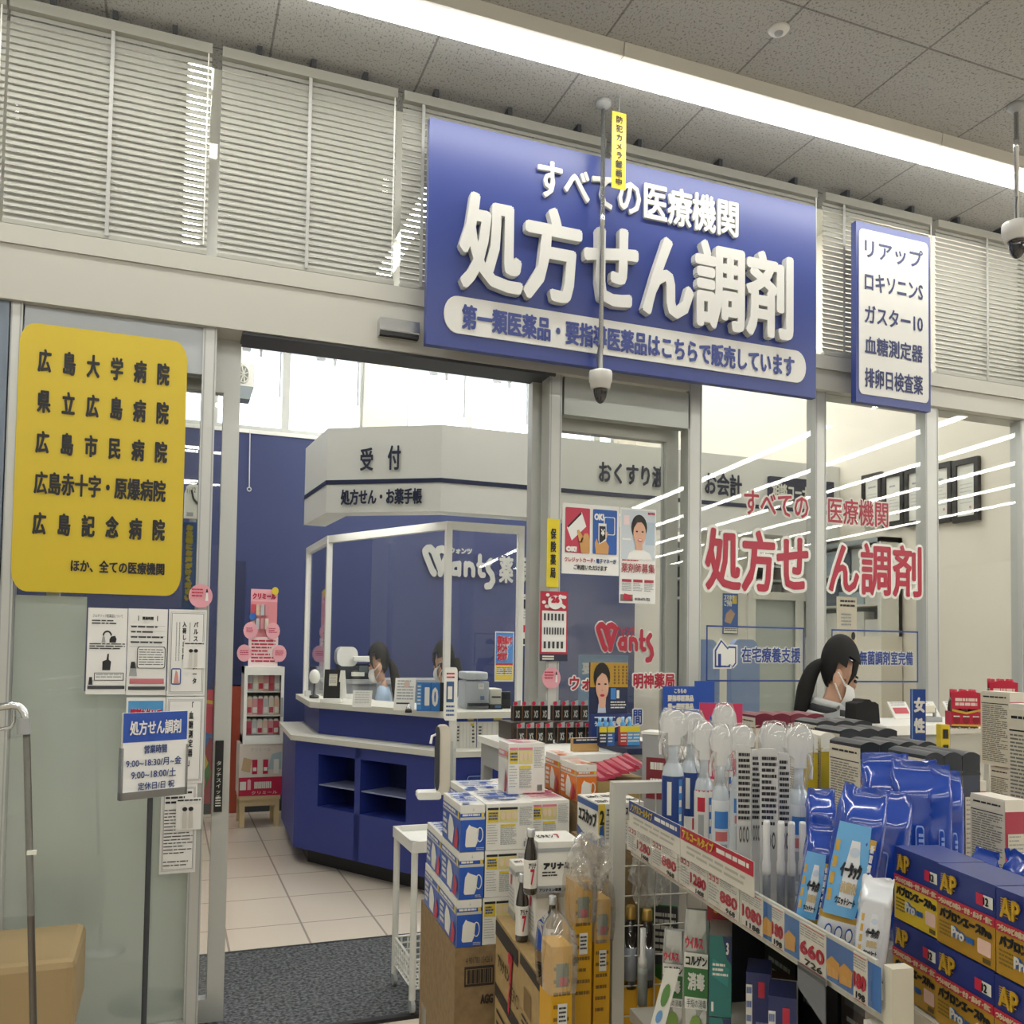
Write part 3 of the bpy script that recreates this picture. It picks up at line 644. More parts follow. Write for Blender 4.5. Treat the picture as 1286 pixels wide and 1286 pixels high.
# ---- framed certificates and a glazed cabinet on the right wall
RW = Fr((XR-.004, 0, 0), -math.pi/2)
def rw(u, v): return RW.loc(wx(u, v, XR-.02))
for i, (u0, u1, vt_, vb_) in enumerate(((1083, 1107, 595, 659), (1109, 1135, 592, 661), (1137, 1164, 587, 660), (1166, 1195, 582, 657), (1197, 1229, 576, 655))):
    a, b, c = rw((u0+u1)/2, vt_), rw((u0+u1)/2, vb_), rw(u1, vt_); x0 = rw(u0, vt_)[0]; x1 = c[0]
    t = thing('framed_certificate', Fr(RW.p(x0, -.02, b[2]), RW.yaw), 'black framed certificate, %s from the left on the pale right wall' % ORD[i], 'certificate', 'framed certificates')
    w, h = x1-x0, a[2]-b[2]; f = Fr(RW.p(x0, -.025, b[2]), RW.yaw); k = .03; kw = .15*w
    MB().box(f, 0, w, 0, .025, 0, k, BLACK).box(f, 0, w, 0, .025, h-k, h, BLACK).box(f, 0, kw, 0, .025, k, h-k, BLACK).box(f, w-kw, w, 0, .025, k, h-k, BLACK).build('frame', t)
    mb = MB().box(f, kw, w-kw, .012, .018, k, h-k, OFFW); mb.lines(f, .3*w, .68*h, .7*w, .75*h, .011, GREY, 1, seed=i); mb.lines(f, .26*w, .25*h, .74*w, .6*h, .011, GREY, 6, seed=i, fill=.15); mb.quad(f, .62*w, .2*h, .7*w, .24*h, .010, mat('c08a8a', .5)); mb.build('paper', t)
a, b, c = rw(1038, 684), rw(1038, 800), rw(1131, 684); x0, x1 = rw(1020, 690)[0], c[0]; z1_, z0_ = rw(1085, 682)[2], rw(1085, 800)[2]
CABG = mat('8d9698', .45)
t = thing('glazed_cabinet', Fr(RW.p(x0, -.16, z0_-.9), RW.yaw), 'grey glazed cabinet of boxes and papers against the pale right wall', 'cabinet')
f = Fr(RW.p(x0, -.16, 0), RW.yaw); w = x1-x0
mb = MB().box(f, 0, w, .13, .155, z0_, z1_, mat('6e787b', .5)).box(f, 0, .03, 0, .15, z0_, z1_, CABG).box(f, w-.03, w, 0, .155, z0_, z1_, OFFW).box(f, 0, w, 0, .15, z1_-.03, z1_, CABG).box(f, 0, w, 0, .155, 0, z0_, BEIGE); mb.build('cabinet_body', t)
zz = [z0_+(z1_-z0_)*q for q in (.33, .66)]
for z in zz: MB().box(f, .03, w-.03, .005, .13, z-.012, z, PARW).build('shelf', t)
MB().box(f, .01, w-.01, -.004, 0, z0_, z1_-.02, CLEAR).build('glass_door', t)
rnd = random.Random(9)
for r, z in enumerate([z0_]+zz):
    for i in range(6):
        x = .05+i*(w-.1)/6; o = MB().box(f, x, x+(w-.1)/6.6, .03, .11, z+.002, z+.002+(z1_-z0_)*rnd.uniform(.12, .27), [OFFW, mat('9fb0b8', .5), mat('b9bcb8', .5), mat('566270', .5)][rnd.randrange(4)]).build('storage_box')
        tag(o, 'storage box, %s from the left on the %s shelf of the glazed cabinet' % (ORD[i], ['bottom', 'middle', 'top'][r]), 'box', 'boxes in the glazed cabinet')
# blue waiting chairs under the poster
BC = mat('7f95bd', .5)
for i, u in enumerate((903, 955)):
    p = wy(u, 880, 3.9); fr = Fr((p.x, 3.9, 0), 0)
    t = thing('waiting_chair', fr, ['pale blue waiting chair behind the house icon decal', 'pale blue waiting chair behind the lettering of the home care decal'][i], 'chair', 'pale blue waiting chairs')
    zt_c = wy(u, 803, 3.9).z
    MB().prism(fr, rrect(-.09, .5, .09, zt_c, .05, .1), .13, .17, BC).build('backrest', t); MB().box(fr, -.1, .1, -.1, .16, .4, .45, BC).build('seat', t, bevel=.01)
    for x in (-.085, .085):
        for y in (-.085, .14): MB().tube([fr.p(x, y, 0), fr.p(x, y, .4 if y < 0 else .6)], .01, CHROME, 8).build('leg', t)
# ================================================================== SIGNS ON THE SHOP FRONT
SB = mat('27387c', .35, var=.02, scale=2); SW = mat('e2e2df', .4); SLW = mat('c9c9c5', .4)
# --- big blue board
ys = D-.19; bs = face(ys); a, b, c = wy(540, 147, ys), wy(537, 432, ys), wy(1025, 263, ys)
t = thing('pharmacy_sign', (a.x, ys, b.z), 'very large blue prescription signboard with raised white letters over the doorway', 'sign')
MB().box(bs, a.x, c.x, 0, .03, b.z, a.z, SB).build('panel', t)
MB().prism(bs, [(p, q) for p, q in rrect(wy(557, 395, ys).x, wy(600, 423, ys).z, wy(1011, 460, ys).x, wy(600, 376.5, ys)  .z, .05, .065)], -.006, -.0005, SLW).build('white_band', t)
MB().box(bs, a.x+.1, a.x+.2, .03, .13, b.z+.06, b.z+.12, DKGREY).box(bs, c.x-.2, c.x-.1, .03, .13, b.z+.06, b.z+.12, DKGREY).build('bracket', t)
def letters(body, u0, vt, vb, u1, m, bold, y, th_=0, par=t):
    mb = MB(); ptext(mb, body, bs, u0, vt, vb, u1, y, m, bold)
    if th_:
        k = len(mb.v); fs = list(mb.f); mb2 = MB(); mb2.v = mb.v+[q+Vector((0, th_, 0)) for q in mb.v]; mb2.mats = mb.mats
        mb2.f = fs[:]; cnt = {}
        for f in fs:
            for i in range(len(f)):
                e = (f[i], f[(i+1) % len(f)]); cnt[tuple(sorted(e))] = cnt.get(tuple(sorted(e)), 0)+1
        for f in fs:
            for i in range(len(f)):
                e = (f[i], f[(i+1) % len(f)])
                if cnt[tuple(sorted(e))] == 1: mb2.f.append((e[1], e[0], e[0]+k, e[1]+k))
        mb2.mi = [0]*len(mb2.f); mb2.sm = [False]*len(mb2.f); mb = mb2
    return mb.build('lettering', par)
letters('すべての医療機関', 676, 196, 247, 928, SLW, .0035, -.012, .012)
letters('処方せん調剤', 578, 236, 361, 997, SLW, .0095, -.03, .03)
letters('第一類医薬品・要指導医薬品はこちらで販売しています', 580, 381, 413, 998, SB, .003, -.008)
# --- small white product board
a, b, c = wy(1075, 277, ys), wy(1075, 504, ys), wy(1168, 295, ys)
t2 = thing('product_sign', (a.x, ys, b.z), 'small white vertical signboard with a blue border right of the big blue board', 'sign')
mb = MB().box(bs, a.x, c.x, 0, .03, b.z, a.z, SB); mb.build('panel', t2)
MB().prism(bs, rrect(a.x+.014, b.z+.035, c.x-.014, a.z-.03, .02, .03), -.003, -.0005, SLW).build('white_field', t2)
for body, vt, vb in (('リアップ', 299, 323), ('ロキソニンS', 341, 364), ('ガスター10', 382, 405), ('血糖測定器', 421, 444), ('排卵日検査薬', 461, 486)):
    letters(body, 1086, vt, vb, 1159, mat('27325f', .5), .0018, -.004, 0, t2)
MB().box(bs, a.x+.12, c.x-.12, .03, .135, b.z+.08, b.z+.1, GREY).build('bracket', t2)
# --- yellow hospital list
yy = D-.036; fy_ = face(yy); a, b, c = wy(24, 403, yy), wy(14, 742, yy), wy(236, 432, yy)
b2 = wy(222, 749, yy)
mb = MB().prism(fy_, rrect(wy(18, 600, yy).x, b.z, wy(231, 600, yy).x, a.z, .045, .07), 0, .004, mat('c6ae24', .4, var=.02, scale=3))
for body, u0, vt, vb, u1, bo_ in (('広   島   大   学   病   院', 48, 437, 467, 214, .0022), ('県   立   広   島   病   院', 47, 488, 518, 213, .0022), ('広   島   市   民   病   院', 45, 540, 569, 211, .0022), ('広島赤十字・原爆病院', 43, 591, 620, 209, .0018), ('広   島   記   念   病   院', 41, 642, 671, 208, .0022), ('ほか、全ての医療機関', 89, 702, 718, 207, .0012)):
    ptext(mb, body, fy_, u0, vt, vb, u1, -.002, INK, bo_)
tag(mb.build('hospital_sign'), 'large rounded yellow sign listing hospital names on the left glass door', 'sign')
# --- paper notices on the left door
yn = D-.045
def p_gen(mb, fr, w, h):
    mb.text('ジェネリック医薬品について', fr, .12*w, .89*h, .88*w, .93*h, -.002, INK); mb.lines(fr, .1*w, .8*h, .9*w, .86*h, -.002, INK, 2, seed=1); mb.lines(fr, .06*w, .51*h, .96*w, .59*h, -.002, INK, 3, seed=2)
    arc = [(.5*w+.12*w*math.cos(k*math.pi/8), .68*h+.06*h*math.sin(k*math.pi/8)) for k in range(9)]+[(.5*w+.08*w*math.cos(k*math.pi/8), .68*h+.04*h*math.sin(k*math.pi/8)) for k in range(8, -1, -1)]
    mb.poly(fr, arc, -.002, INK); mb.poly(fr, [(.36*w, .6*h), (.46*w, .6*h), (.44*w, .66*h), (.41*w, .69*h), (.38*w, .66*h)], -.002, GREY); mb.poly(fr, [(.56*w, .6*h), (.72*w, .6*h), (.74*w, .64*h), (.7*w, .68*h), (.6*w, .67*h), (.56*w, .64*h)], -.002, INK)
    mb.poly(fr, [(.4*w, .28*h), (.6*w, .28*h), (.62*w, .38*h), (.56*w, .4*h), (.56*w, .47*h), (.52*w, .47*h), (.5*w, .4*h), (.4*w, .38*h)], -.002, INK)
    mb.quad(fr, .2*w, .16*h, .95*w, .25*h, -.002, INK); mb.quad(fr, .22*w, .167*h, .93*w, .243*h, -.003, SW); mb.lines(fr, .25*w, .18*h, .9*w, .235*h, -.004, GREY, 2); mb.poly(fr, [(.06*w, .11*h), (.17*w, .11*h), (.15*w, .2*h), (.08*w, .2*h)], -.002, INK); mb.quad(fr, .04*w, .06*h, .98*w, .1*h, -.002, DKGREY)
def p_hours(mb, fr, w, h):
    mb.text('開局時間', fr, .36*w, .87*h, .64*w, .91*h, -.002, INK, .0005); mb.quad(fr, .25*w, .86*h, .27*w, .92*h, -.002, INK); mb.quad(fr, .73*w, .86*h, .75*w, .92*h, -.002, INK)
    for i in range(5): mb.quad(fr, .05*w, (.8-.06*i)*h, .95*w, (.803-.06*i)*h, -.002, GREY)
    mb.lines(fr, .08*w, .56*h, .9*w, .8*h, -.002, DKGREY, 4, seed=3, fill=.3)
    mb.prism(fr, rrect(.25*w, .31*h, .97*w, .56*h, .05*w, .03*h), -.003, -.002, INK); mb.prism(fr, rrect(.27*w, .316*h, .95*w, .554*h, .05*w, .03*h), -.004, -.003, SW); mb.lines(fr, .3*w, .33*h, .92*w, .53*h, -.0045, DKGREY, 7, seed=4, fill=.3)
    mb.poly(fr, [(.06*w, .22*h), (.26*w, .22*h), (.22*w, .37*h), (.1*w, .37*h)], -.002, GREY); mb.poly(fr, [(.09*w, .31*h), (.22*w, .31*h), (.2*w, .385*h), (.11*w, .385*h)], -.003, INK); mb.quad(fr, .08*w, .13*h, .95*w, .19*h, -.002, mat('c07078', .5)); mb.quad(fr, .05*w, .06*h, .98*w, .1*h, -.002, DKGREY)
def framed(mb, fr, w, h):
    for a_, b_, m_ in ((.05, .03, GREY), (.06, .034, SW), (.08, .045, INK), (.09, .049, SW)): mb.quad(fr, a_*w, b_*h, (1-a_)*w, (1-b_)*h, -.001-a_*.02, m_)
def p_pulse(mb, fr, w, h):
    framed(mb, fr, w, h); mb.text('パルスオキシメータ', fr, .66*w, .14*h, .78*w, .86*h, -.004, INK, .0006, vert=True); mb.text('入荷しました', fr, .36*w, .42*h, .47*w, .86*h, -.004, INK, .0006, vert=True)
    for x in (.55, .2, .28): mb.lines(Fr(fr.p(x*w, 0, .4*h)), 0, 0, .02*w, .45*h, -.004, DKGREY, 26, fill=.6)
    mb.prism(fr, rrect(.1*w, .13*h, .36*w, .32*h, .05*w), -.005, -.003, mat('2c4a8c', .5)); mb.quad(fr, .13*w, .145*h, .33*w, .305*h, -.006, SW); mb.poly(fr, [(.17*w, .15*h), (.31*w, .15*h), (.27*w, .27*h), (.22*w, .3*h)], -.007, mat('c98f88', .5))
def p_sugar(mb, fr, w, h):
    framed(mb, fr, w, h); mb.text('「血糖測定器」', fr, .6*w, .2*h, .72*w, .94*h, -.004, INK, .0006, vert=True)
def p_sugar2(mb, fr, w, h):
    framed(mb, fr, w, h); mb.lines(fr, .12*w, .76*h, .85*w, .92*h, -.004, INK, 3, seed=6); mb.lines(fr, .1*w, .2*h, .9*w, .72*h, -.004, DKGREY, 14, seed=8, fill=.3); mb.lines(fr, .1*w, .06*h, .9*w, .14*h, -.004, DKGREY, 2, seed=9, fill=.3)
def p_mini(mb, fr, w, h):
    mb.lines(fr, .05*w, .86*h, .95*w, .96*h, -.002, INK, 1); 
    for x in (.34, .58):
        mb.poly(fr, [(x*w+.1*w*math.cos(k*math.pi/6), .66*h+.07*h*math.sin(k*math.pi/6)) for k in range(12)], -.002, INK); mb.poly(fr, [(x*w-.09*w, .05*h), (x*w+.09*w, .05*h), (x*w+.07*w, .6*h), (x*w-.07*w, .6*h)], -.0015, mat('c9c6be', .5))
def p_pay(mb, fr, w, h):
    mb.quad(fr, .05*w, .05*h, .95*w, .95*h, -.001, mat('4a90c4', .5)); mb.text('調剤も払いで', fr, .1*w, .68*h, .92*w, .84*h, -.002, SW, .004); mb.text('調剤も払いで', fr, .1*w, .68*h, .92*w, .84*h, -.003, RED, .0015)
poster('generic_notice', 'white notice with black pictures, leftmost of the three papers under the yellow sign', 'notice', yn, 111, 763, 872, 160.5, SW, p_gen)
poster('hours_notice', 'white notice with a table and a pink bar, middle paper under the yellow sign', 'notice', yn, 161.5, 764, 873, 211, SW, p_hours)
poster('oximeter_notice', 'white framed notice with vertical lettering, right paper under the yellow sign', 'notice', yn, 212.5, 765, 874, 260, SW, p_pulse)
poster('small_note', 'small white note with two figures stuck on the right paper under the yellow sign', 'notice', yn-.008, 231, 806, 839, 257.5, SW, p_mini)
poster('payment_notice', 'blue notice with red lettering half hidden behind the opening hours sign', 'notice', yn, 159, 876, 962, 208, SW, p_pay)
poster('meter_notice', 'white framed notice with one vertical column of lettering right of the hours sign', 'notice', yn, 209, 875, 985, 257, SW, p_sugar)
poster('lower_notice', 'white framed notice of small print, lowest paper on the left door', 'notice', yn, 203, 986, 1098, 248, SW, p_sugar2)
poster('small_note', 'small white note with two figures stuck on the lowest paper of the left door', 'notice', yn-.008, 221.5, 1003, 1043, 253.5, SW, p_mini)
PINK = mat('d99aa6', .5)
def sticker(u0, vt, vb, u1, label):
    a, b, c = wy(u0, (vt+vb)/2, D-.053), wy(u0, vb, D-.053), wy(u1, (vt+vb)/2, D-.053); r = (c.x-a.x)/2; rz = (wy(u0, vt, D-.053).z-b.z)/2
    fr = Fr((a.x, D-.053, b.z)); mb = MB().prism(fr, [(r+r*math.cos(k*math.pi/14), rz+rz*math.sin(k*math.pi/14)) for k in range(28)], 0, .002, PINK)
    mb.lines(fr, .25*r, .8*rz, 1.2*r, 1.6*rz, -.002, RED, 3, seed=4); mb.poly(fr, [(1.4*r, .6*rz), (1.65*r, .6*rz), (1.6*r, 1.3*rz), (1.45*r, 1.3*rz)], -.002, SW); mb.poly(fr, [(1.42*r, 1.3*rz), (1.62*r, 1.3*rz), (1.56*r, 1.6*rz), (1.47*r, 1.6*rz)], -.002, INK)
    tag(mb.build('round_sticker'), label, 'sticker')
sticker(237, 733, 763, 267, 'round pink sticker on the left post just under the yellow sign')
sticker(681, 838, 865, 704, 'round pink sticker on the post below the red and white price poster')
# --- opening hours stand
oy = math.radians(24); hb = at(150, 1006, 2.55); hs = Fr(hb, oy)
w = hs.loc(onp(234, 997, hb, hs.y))[0]; h = hs.loc(onp(153, 896, hb, hs.y))[2]
base = Fr((hs.p(w*.5, .02, 0).x, hs.p(w*.5, .02, 0).y, 0), oy)
t = thing('hours_stand', base, 'blue and white opening hours sign on a thin floor stand before the left door', 'sign')
mb = MB().box(hs, .004, w-.004, 0, .012, .02, h, SW); mb.quad(hs, .004, h*.66, w-.004, h, -.001, mat('2a4fa6', .4))
mb.text('処方せん調剤', hs, .11*w, .74*h, .88*w, .91*h, -.003, SW, .0009); NVY = mat('1f3c7a', .5)
mb.text('営業時間', hs, .33*w, .52*h, .67*w, .62*h, -.003, NVY, .0005); mb.text('9:00~18:30/月~金', hs, .07*w, .37*h, .9*w, .47*h, -.003, NVY, .0003); mb.text('9:00~18:00/土', hs, .15*w, .235*h, .82*w, .335*h, -.003, NVY, .0003); mb.text('定休日/日 祝', hs, .25*w, .1*h, .8*w, .19*h, -.003, NVY, .0003)
mb.build('sign_board', t)
mb = MB().box(hs, 0, w, -.004, .016, 0, .022, STEEL).box(hs, 0, .006, -.004, .016, 0, h*.6, STEEL).box(hs, w-.006, w, -.004, .016, 0, h*.6, STEEL); mb.build('holder', t)
MB().tube([hs.p(w*.47, .01, 0), (base.o.x, base.o.y, .02)], .008, DKGREY, 10).build('pole', t)
MB().lathe(base, [(.13, 0), (.13, .012), (.02, .02)], DKGREY, 24).build('base_plate', t)
# --- cards, posters and strips on the right sidelight
def p_card(mb, fr, w, h):
    for x0, x1, m_ in ((.05, .475, mat('b8364e', .5)), (.53, .955, mat('2459a8', .5))): mb.prism(fr, rrect(x0*w, .3*h, x1*w, .94*h, .02*w, .015*h), -.002, -.001, m_)
    SK = mat('c29158', .5)
    mb.poly(fr, [(.075*w, .65*h), (.33*w, .88*h), (.41*w, .68*h), (.16*w, .47*h)], -.003, SW); mb.poly(fr, [(.085*w, .67*h), (.31*w, .875*h), (.325*w, .855*h), (.095*w, .645*h)], -.004, INK)
    mb.poly(fr, [(.32*w, .3*h), (.46*w, .3*h), (.47*w, .5*h), (.44*w, .58*h), (.38*w, .58*h), (.29*w, .44*h)], -.005, SK); mb.poly(fr, [(.25*w, .62*h), (.28*w, .63*h), (.36*w, .52*h), (.32*w, .43*h), (.28*w, .48*h)], -.005, SK)
    mb.text('OK!', fr, .06*w, .31*h, .25*w, .39*h, -.004, SW, .003)
    mb.text('OK!', fr, .545*w, .78*h, .72*w, .88*h, -.004, SW, .002)
    mb.prism(fr, rrect(.72*w, .58*h, .92*w, .84*h, .03*w, .02*h), -.0025, -.002, SW); mb.prism(fr, rrect(.735*w, .59*h, .905*w, .83*h, .03*w, .02*h), -.003, -.0024, mat('2459a8', .5))
    mb.poly(fr, [(.58*w, .3*h), (.8*w, .3*h), (.81*w, .42*h), (.75*w, .5*h), (.8*w, .6*h), (.78*w, .63*h), (.62*w, .45*h), (.59*w, .52*h), (.56*w, .45*h)], -.004, SK); mb.poly(fr, [(.62*w, .74*h), (.76*w, .74*h), (.76*w, .5*h), (.64*w, .44*h), (.62*w, .5*h)], -.005, SW); mb.poly(fr, [(.635*w, .7*h), (.745*w, .7*h), (.745*w, .52*h), (.645*w, .45*h), (.635*w, .5*h)], -.006, INK)
    mb.text('¥', fr, .66*w, .56*h, .73*w, .66*h, -.007, SW, .001)
    mb.text('クレジットカード', fr, .04*w, .165*h, .54*w, .235*h, -.002, RED, .0006); mb.text('・電子マネーが', fr, .55*w, .165*h, .95*w, .235*h, -.002, mat('23407e', .5), .0006); mb.text('ご利用いただけます', fr, .2*w, .06*h, .79*w, .135*h, -.002, INK, .0006)
yc_ = D-.012
poster('payment_sign', 'white square sign with red and blue card payment pictures on the right sidelight', 'sign', yc_, 706.5, 631, 720, 778, SW, p_card)
SKIN = mat('d2a58c', .5); HAIR = mat('1d1917', .45)
def p_rec(mb, fr, w, h):
    mb.quad(fr, .03*w, .46*h, .97*w, .98*h, -.001, mat('c3ccd3', .5)); mb.quad(fr, .1*w, .82*h, .25*w, .92*h, -.0015, mat('e4cfcf', .5)); mb.quad(fr, .7*w, .62*h, .95*w, .86*h, -.0015, mat('a9bccb', .5)); mb.quad(fr, .06*w, .66*h, .3*w, .68*h, -.0015, SW)
    mb.poly(fr, [(.2*w, .46*h), (.9*w, .46*h), (.82*w, .53*h), (.62*w, .57*h), (.42*w, .57*h), (.25*w, .53*h)], -.002, SW)
    mb.poly(fr, ell(.52*w, .8*h, .22*w, .135*h), -.003, HAIR); mb.poly(fr, [(.42*w, .56*h), (.62*w, .56*h), (.6*w, .66*h), (.44*w, .66*h)], -.0035, SKIN); mb.poly(fr, ell(.53*w, .735*h, .175*w, .125*h), -.004, SKIN)
    mb.poly(fr, [(.35*w, .78*h), (.38*w, .9*h), (.6*w, .92*h), (.72*w, .8*h), (.62*w, .86*h), (.46*w, .85*h)], -.005, HAIR)
    for x in (.45, .61): mb.poly(fr, ell(x*w, .755*h, .03*w, .009*h), -.005, INK)
    mb.poly(fr, ell(.54*w, .665*h, .07*w, .015*h), -.005, RED); mb.poly(fr, ell(.54*w, .668*h, .055*w, .007*h), -.006, SW)
    mb.text('ants', fr, .76*w, .94*h, .96*w, .97*h, -.002, RED, .001); mb.text('薬剤師募集', fr, .04*w, .32*h, .97*w, .42*h, -.002, mat('a83a44', .5), .0003); mb.lines(fr, .05*w, .43*h, .5*w, .455*h, -.003, RED, 1)
    for i in range(3): mb.quad(fr, (.06+.31*i)*w, .22*h, (.32+.31*i)*w, .25*h, -.002, mat('a33040', .5)); mb.lines(fr, (.06+.31*i)*w, .12*h, (.32+.31*i)*w, .21*h, -.002, GREY, 5, seed=i)
    mb.quad(fr, .02*w, .02*h, .36*w, .09*h, -.002, mat('7a6460', .5)); mb.poly(fr, [(.1*w, .04*h), (.32*w, .03*h), (.3*w, .085*h), (.12*w, .1*h)], -.003, RED); mb.text('0120-671-752', fr, .42*w, .03*h, .84*w, .06*h, -.002, INK, .0004)
poster('recruiting_poster', 'recruiting poster with a smiling dark haired woman on the right sidelight', 'poster', yc_, 779, 637, 757, 824, SW, p_rec)
def p_ins(mb, fr, w, h): mb.text('保険薬局', fr, .27*w, .13*h, .75*w, .86*h, -.002, INK, .0012, vert=True)
poster('insurance_strip', 'narrow yellow vertical strip with black lettering on the post beside the doorway', 'sign', D-.04, 687.5, 651, 737, 702.5, mat('d6c21f', .45), p_ins)
def p_pts(mb, fr, w, h):
    mb.quad(fr, 0, 0, w, .1*h, -.001, mat('232a40', .5)); mb.quad(fr, .06*w, .13*h, .94*w, .72*h, -.001, SW)
    rnd = random.Random(4)
    for i in range(16): mb.poly(fr, ell(w*(.06+.88*rnd.random()), h*(.76+.2*rnd.random()), .07*w, .025*h, 10), -.001-.0003*i, SW); 
    mb.poly(fr, ell(.5*w, .84*h, .26*w, .1*h), -.008, SW); mb.text('26', fr, .34*w, .83*h, .66*w, .93*h, -.009, RED, .003)
    for r in range(3):
        n = (6, 8, 5)[r]
        for i in range(n): x = .12+.78*i/n; mb.quad(fr, x*w, (.58-.2*r)*h, (x+.42/n)*w, (.68-.2*r)*h, -.003, DKGREY)
    for i in range(2): mb.quad(fr, .08*w, (.02+.035*i)*h, .5*w, (.04+.035*i)*h, -.003, OFFW)
poster('cosmetics_poster', 'red and white poster with rows of small dark pictures on the post by the doorway', 'poster', D-.044, 679, 742, 830, 713.5, mat('b0243c', .45), p_pts)
# --- window lettering
RD = mat('a81e38', .4); HW = mat('e4e4de', .45)
def decal(body, u0, vt, vb, u1, label, bold, halo, col=RD, name='window_lettering', group=None):
    fr = face(D-.008); mb = MB()
    a = wy(u0, vt, D-.008); b = wy(u0, vb, D-.008); c = wy(u1, vt, D-.008)
    mb.text(body, fr, a.x-halo, b.z-halo, c.x+halo, a.z+halo, 0, HW, bold+halo, n=12)
    mb.text(body, fr, a.x, b.z, c.x, a.z, -.0025, col, bold, n=8)
    return tag(mb.build(name), label, 'window lettering', group)
decal('すべての', 934, 615, 646, 1015, 'small red window lettering at the top of the second large right pane', .002, .007)
decal('医療機関', 1039.5, 624, 657, 1115, 'small red window lettering at the top of the third pane beside the framed certificates', .0015, .006)
decal('処方せ', 885, 661, 741, 1015, 'big red window lettering on the pane left of the shopper in black hair', .0065, .014)
decal('ん調剤', 1040, 678, 746, 1157, 'big red window lettering on the pane above the blue hexagon icon', .005, .012)
DB = mat('27448c', .45)
def ibox(u0, v0, v1, u1, label, body, tu0, tvt, tvb, tu1, icon):
    fr = face(D-.008); a, b, c = wy(u0, v0, D-.008), wy(u0, v1, D-.008), wy(u1, v0, D-.008); x0, x1, z0, z1 = a.x, c.x, b.z, a.z; k = .0035
    mb = MB().quad(fr, x0, z0, x1, z0+k*2, 0, DB).quad(fr, x0, z1-k*2, x1, z1, 0, DB).quad(fr, x0, z0, x0+k*2, z1, 0, DB).quad(fr, x1-k*2, z0, x1, z1, 0, DB)
    p, q, r = wy(tu0, tvt, D-.008), wy(tu0, tvb, D-.008), wy(tu1, tvt, D-.008)
    mb.text(body, fr, p.x-.004, q.z-.004, r.x+.004, p.z+.004, 0, HW, .0055); mb.text(body, fr, p.x, q.z, r.x, p.z, -.002, DB, .0014)
    icon(mb, fr); tag(mb.build('window_decal'), label, 'window decal')
def px2(pts, sx, sy, u0, v0): return [(wy(u0+a/sx, v0+b/sx, D-.008).x, wy(u0+a/sx, v0+b/sx, D-.008).z) for a, b in pts]
def ic_house(mb, fr):
    Z = 5.845
    for g_, m_, y in ((14, HW, -.001), (1, DB, -.002), (-13, HW, -.003)):
        def gr(pts):
            cx = sum(p[0] for p in pts)/len(pts); cy = sum(p[1] for p in pts)/len(pts); return [(cx+(p[0]-cx)*(1+g_/70), cy+(p[1]-cy)*(1+g_/100)) for p in pts]
        mb.poly(fr, px2(gr([(218, 215), (265, 138), (330, 215), (330, 338), (218, 338)]), Z, Z, 860, 780), y, m_)
        mb.poly(fr, px2(gr([(270, 250), (320, 185), (375, 188), (375, 310), (350, 340), (330, 320), (300, 338), (270, 310)]), Z, Z, 860, 780), y-.0005, m_)
    mb.poly(fr, px2([(240, 240), (262, 240), (262, 340), (240, 340)], Z, Z, 860, 780), -.0045, DB)
def ic_hex(mb, fr):
    Z = 5.845
    for pts, m_, y in (([(1135, 190), (1187, 135), (1240, 190), (1240, 320), (1187, 388), (1135, 320)], HW, -.001), ([(1138, 196), (1187, 145), (1236, 196), (1236, 316), (1187, 380), (1138, 316)], DB, -.002), ([(1144, 200), (1187, 155), (1230, 200), (1230, 312), (1187, 285), (1144, 312)], HW, -.003),
                       ([(1168, 190), (1176, 215), (1168, 240), (1158, 215)], DB, -.004), ([(1198, 215), (1222, 265), (1198, 330), (1176, 265)], DB, -.004)):
        mb.poly(fr, px2(pts, Z, Z, 860, 780), y, m_)
ibox(887, 785, 856, 1010, 'blue outlined home care decal with a house and van icon behind the shopper', '在宅療養支援', 931, 812, 832, 1005, ic_house)
ibox(1044, 790, 857, 1153, 'blue outlined sterile room decal with a hexagon icon right of the shopper', '無菌調剤室完備', 1079, 817, 835, 1146, ic_hex)
fr = face(D-.008); a, b = wy(745, 781, D-.008), wy(820, 834, D-.008)
mb = MB(); wants(mb, fr, a.x, b.z, b.x, a.z, 0, HW, HW, .013); wants(mb, Fr((0, D-.014, 0)), a.x, b.z, b.x, a.z, 0, RD, RD, .0); ptext(mb, 'ウォンツ', face(D-.014), 774, 786, 800, 797, -.002, RD, .0015)
p, q, r = wy(774, 786, D-.008), wy(774, 800, D-.008), wy(797, 786, D-.008)
tag(mb.build('shop_logo_decal'), 'red rounded shop logo decal with a white outline on the right sidelight', 'window decal')
decal('ウォンツ', 715, 849, 867, 772, 'red shop name lettering on the sidelight, left of the dark portrait board', .002, .005)
decal('明神薬局', 795, 845, 865, 847, 'red lettering on the sidelight right of the dark portrait board', .002, .005)
decal('間', 795, 891, 910, 806, 'single blue character with a white outline low on the right sidelight', .0015, .004, DB)
def p_req(mb, fr, w, h): mb.text('要指導', fr, .06*w, .82*h, .9*w, .93*h, -.002, SW, .002)
poster('medicine_board', 'pale blue board behind the sidelight glass, behind the dark portrait board', 'sign', D+.12, 727, 822, 960, 789, mat('6f96c2', .45), p_req)
def p_note(mb, fr, w, h): mb.lines(fr, .15*w, .82*h, .9*w, .95*h, -.002, INK, 2); mb.lines(fr, .2*w, .55*h, .7*w, .75*h, -.002, GREY, 4); mb.lines(fr, .15*w, .25*h, .5*w, .4*h, -.002, INK, 3); mb.poly(fr, ell(.78*w, .35*h, .12*w, .1*h), -.002, mat('d8c2a0', .5)); mb.poly(fr, ell(.8*w, .42*h, .1*w, .06*h), -.003, INK)
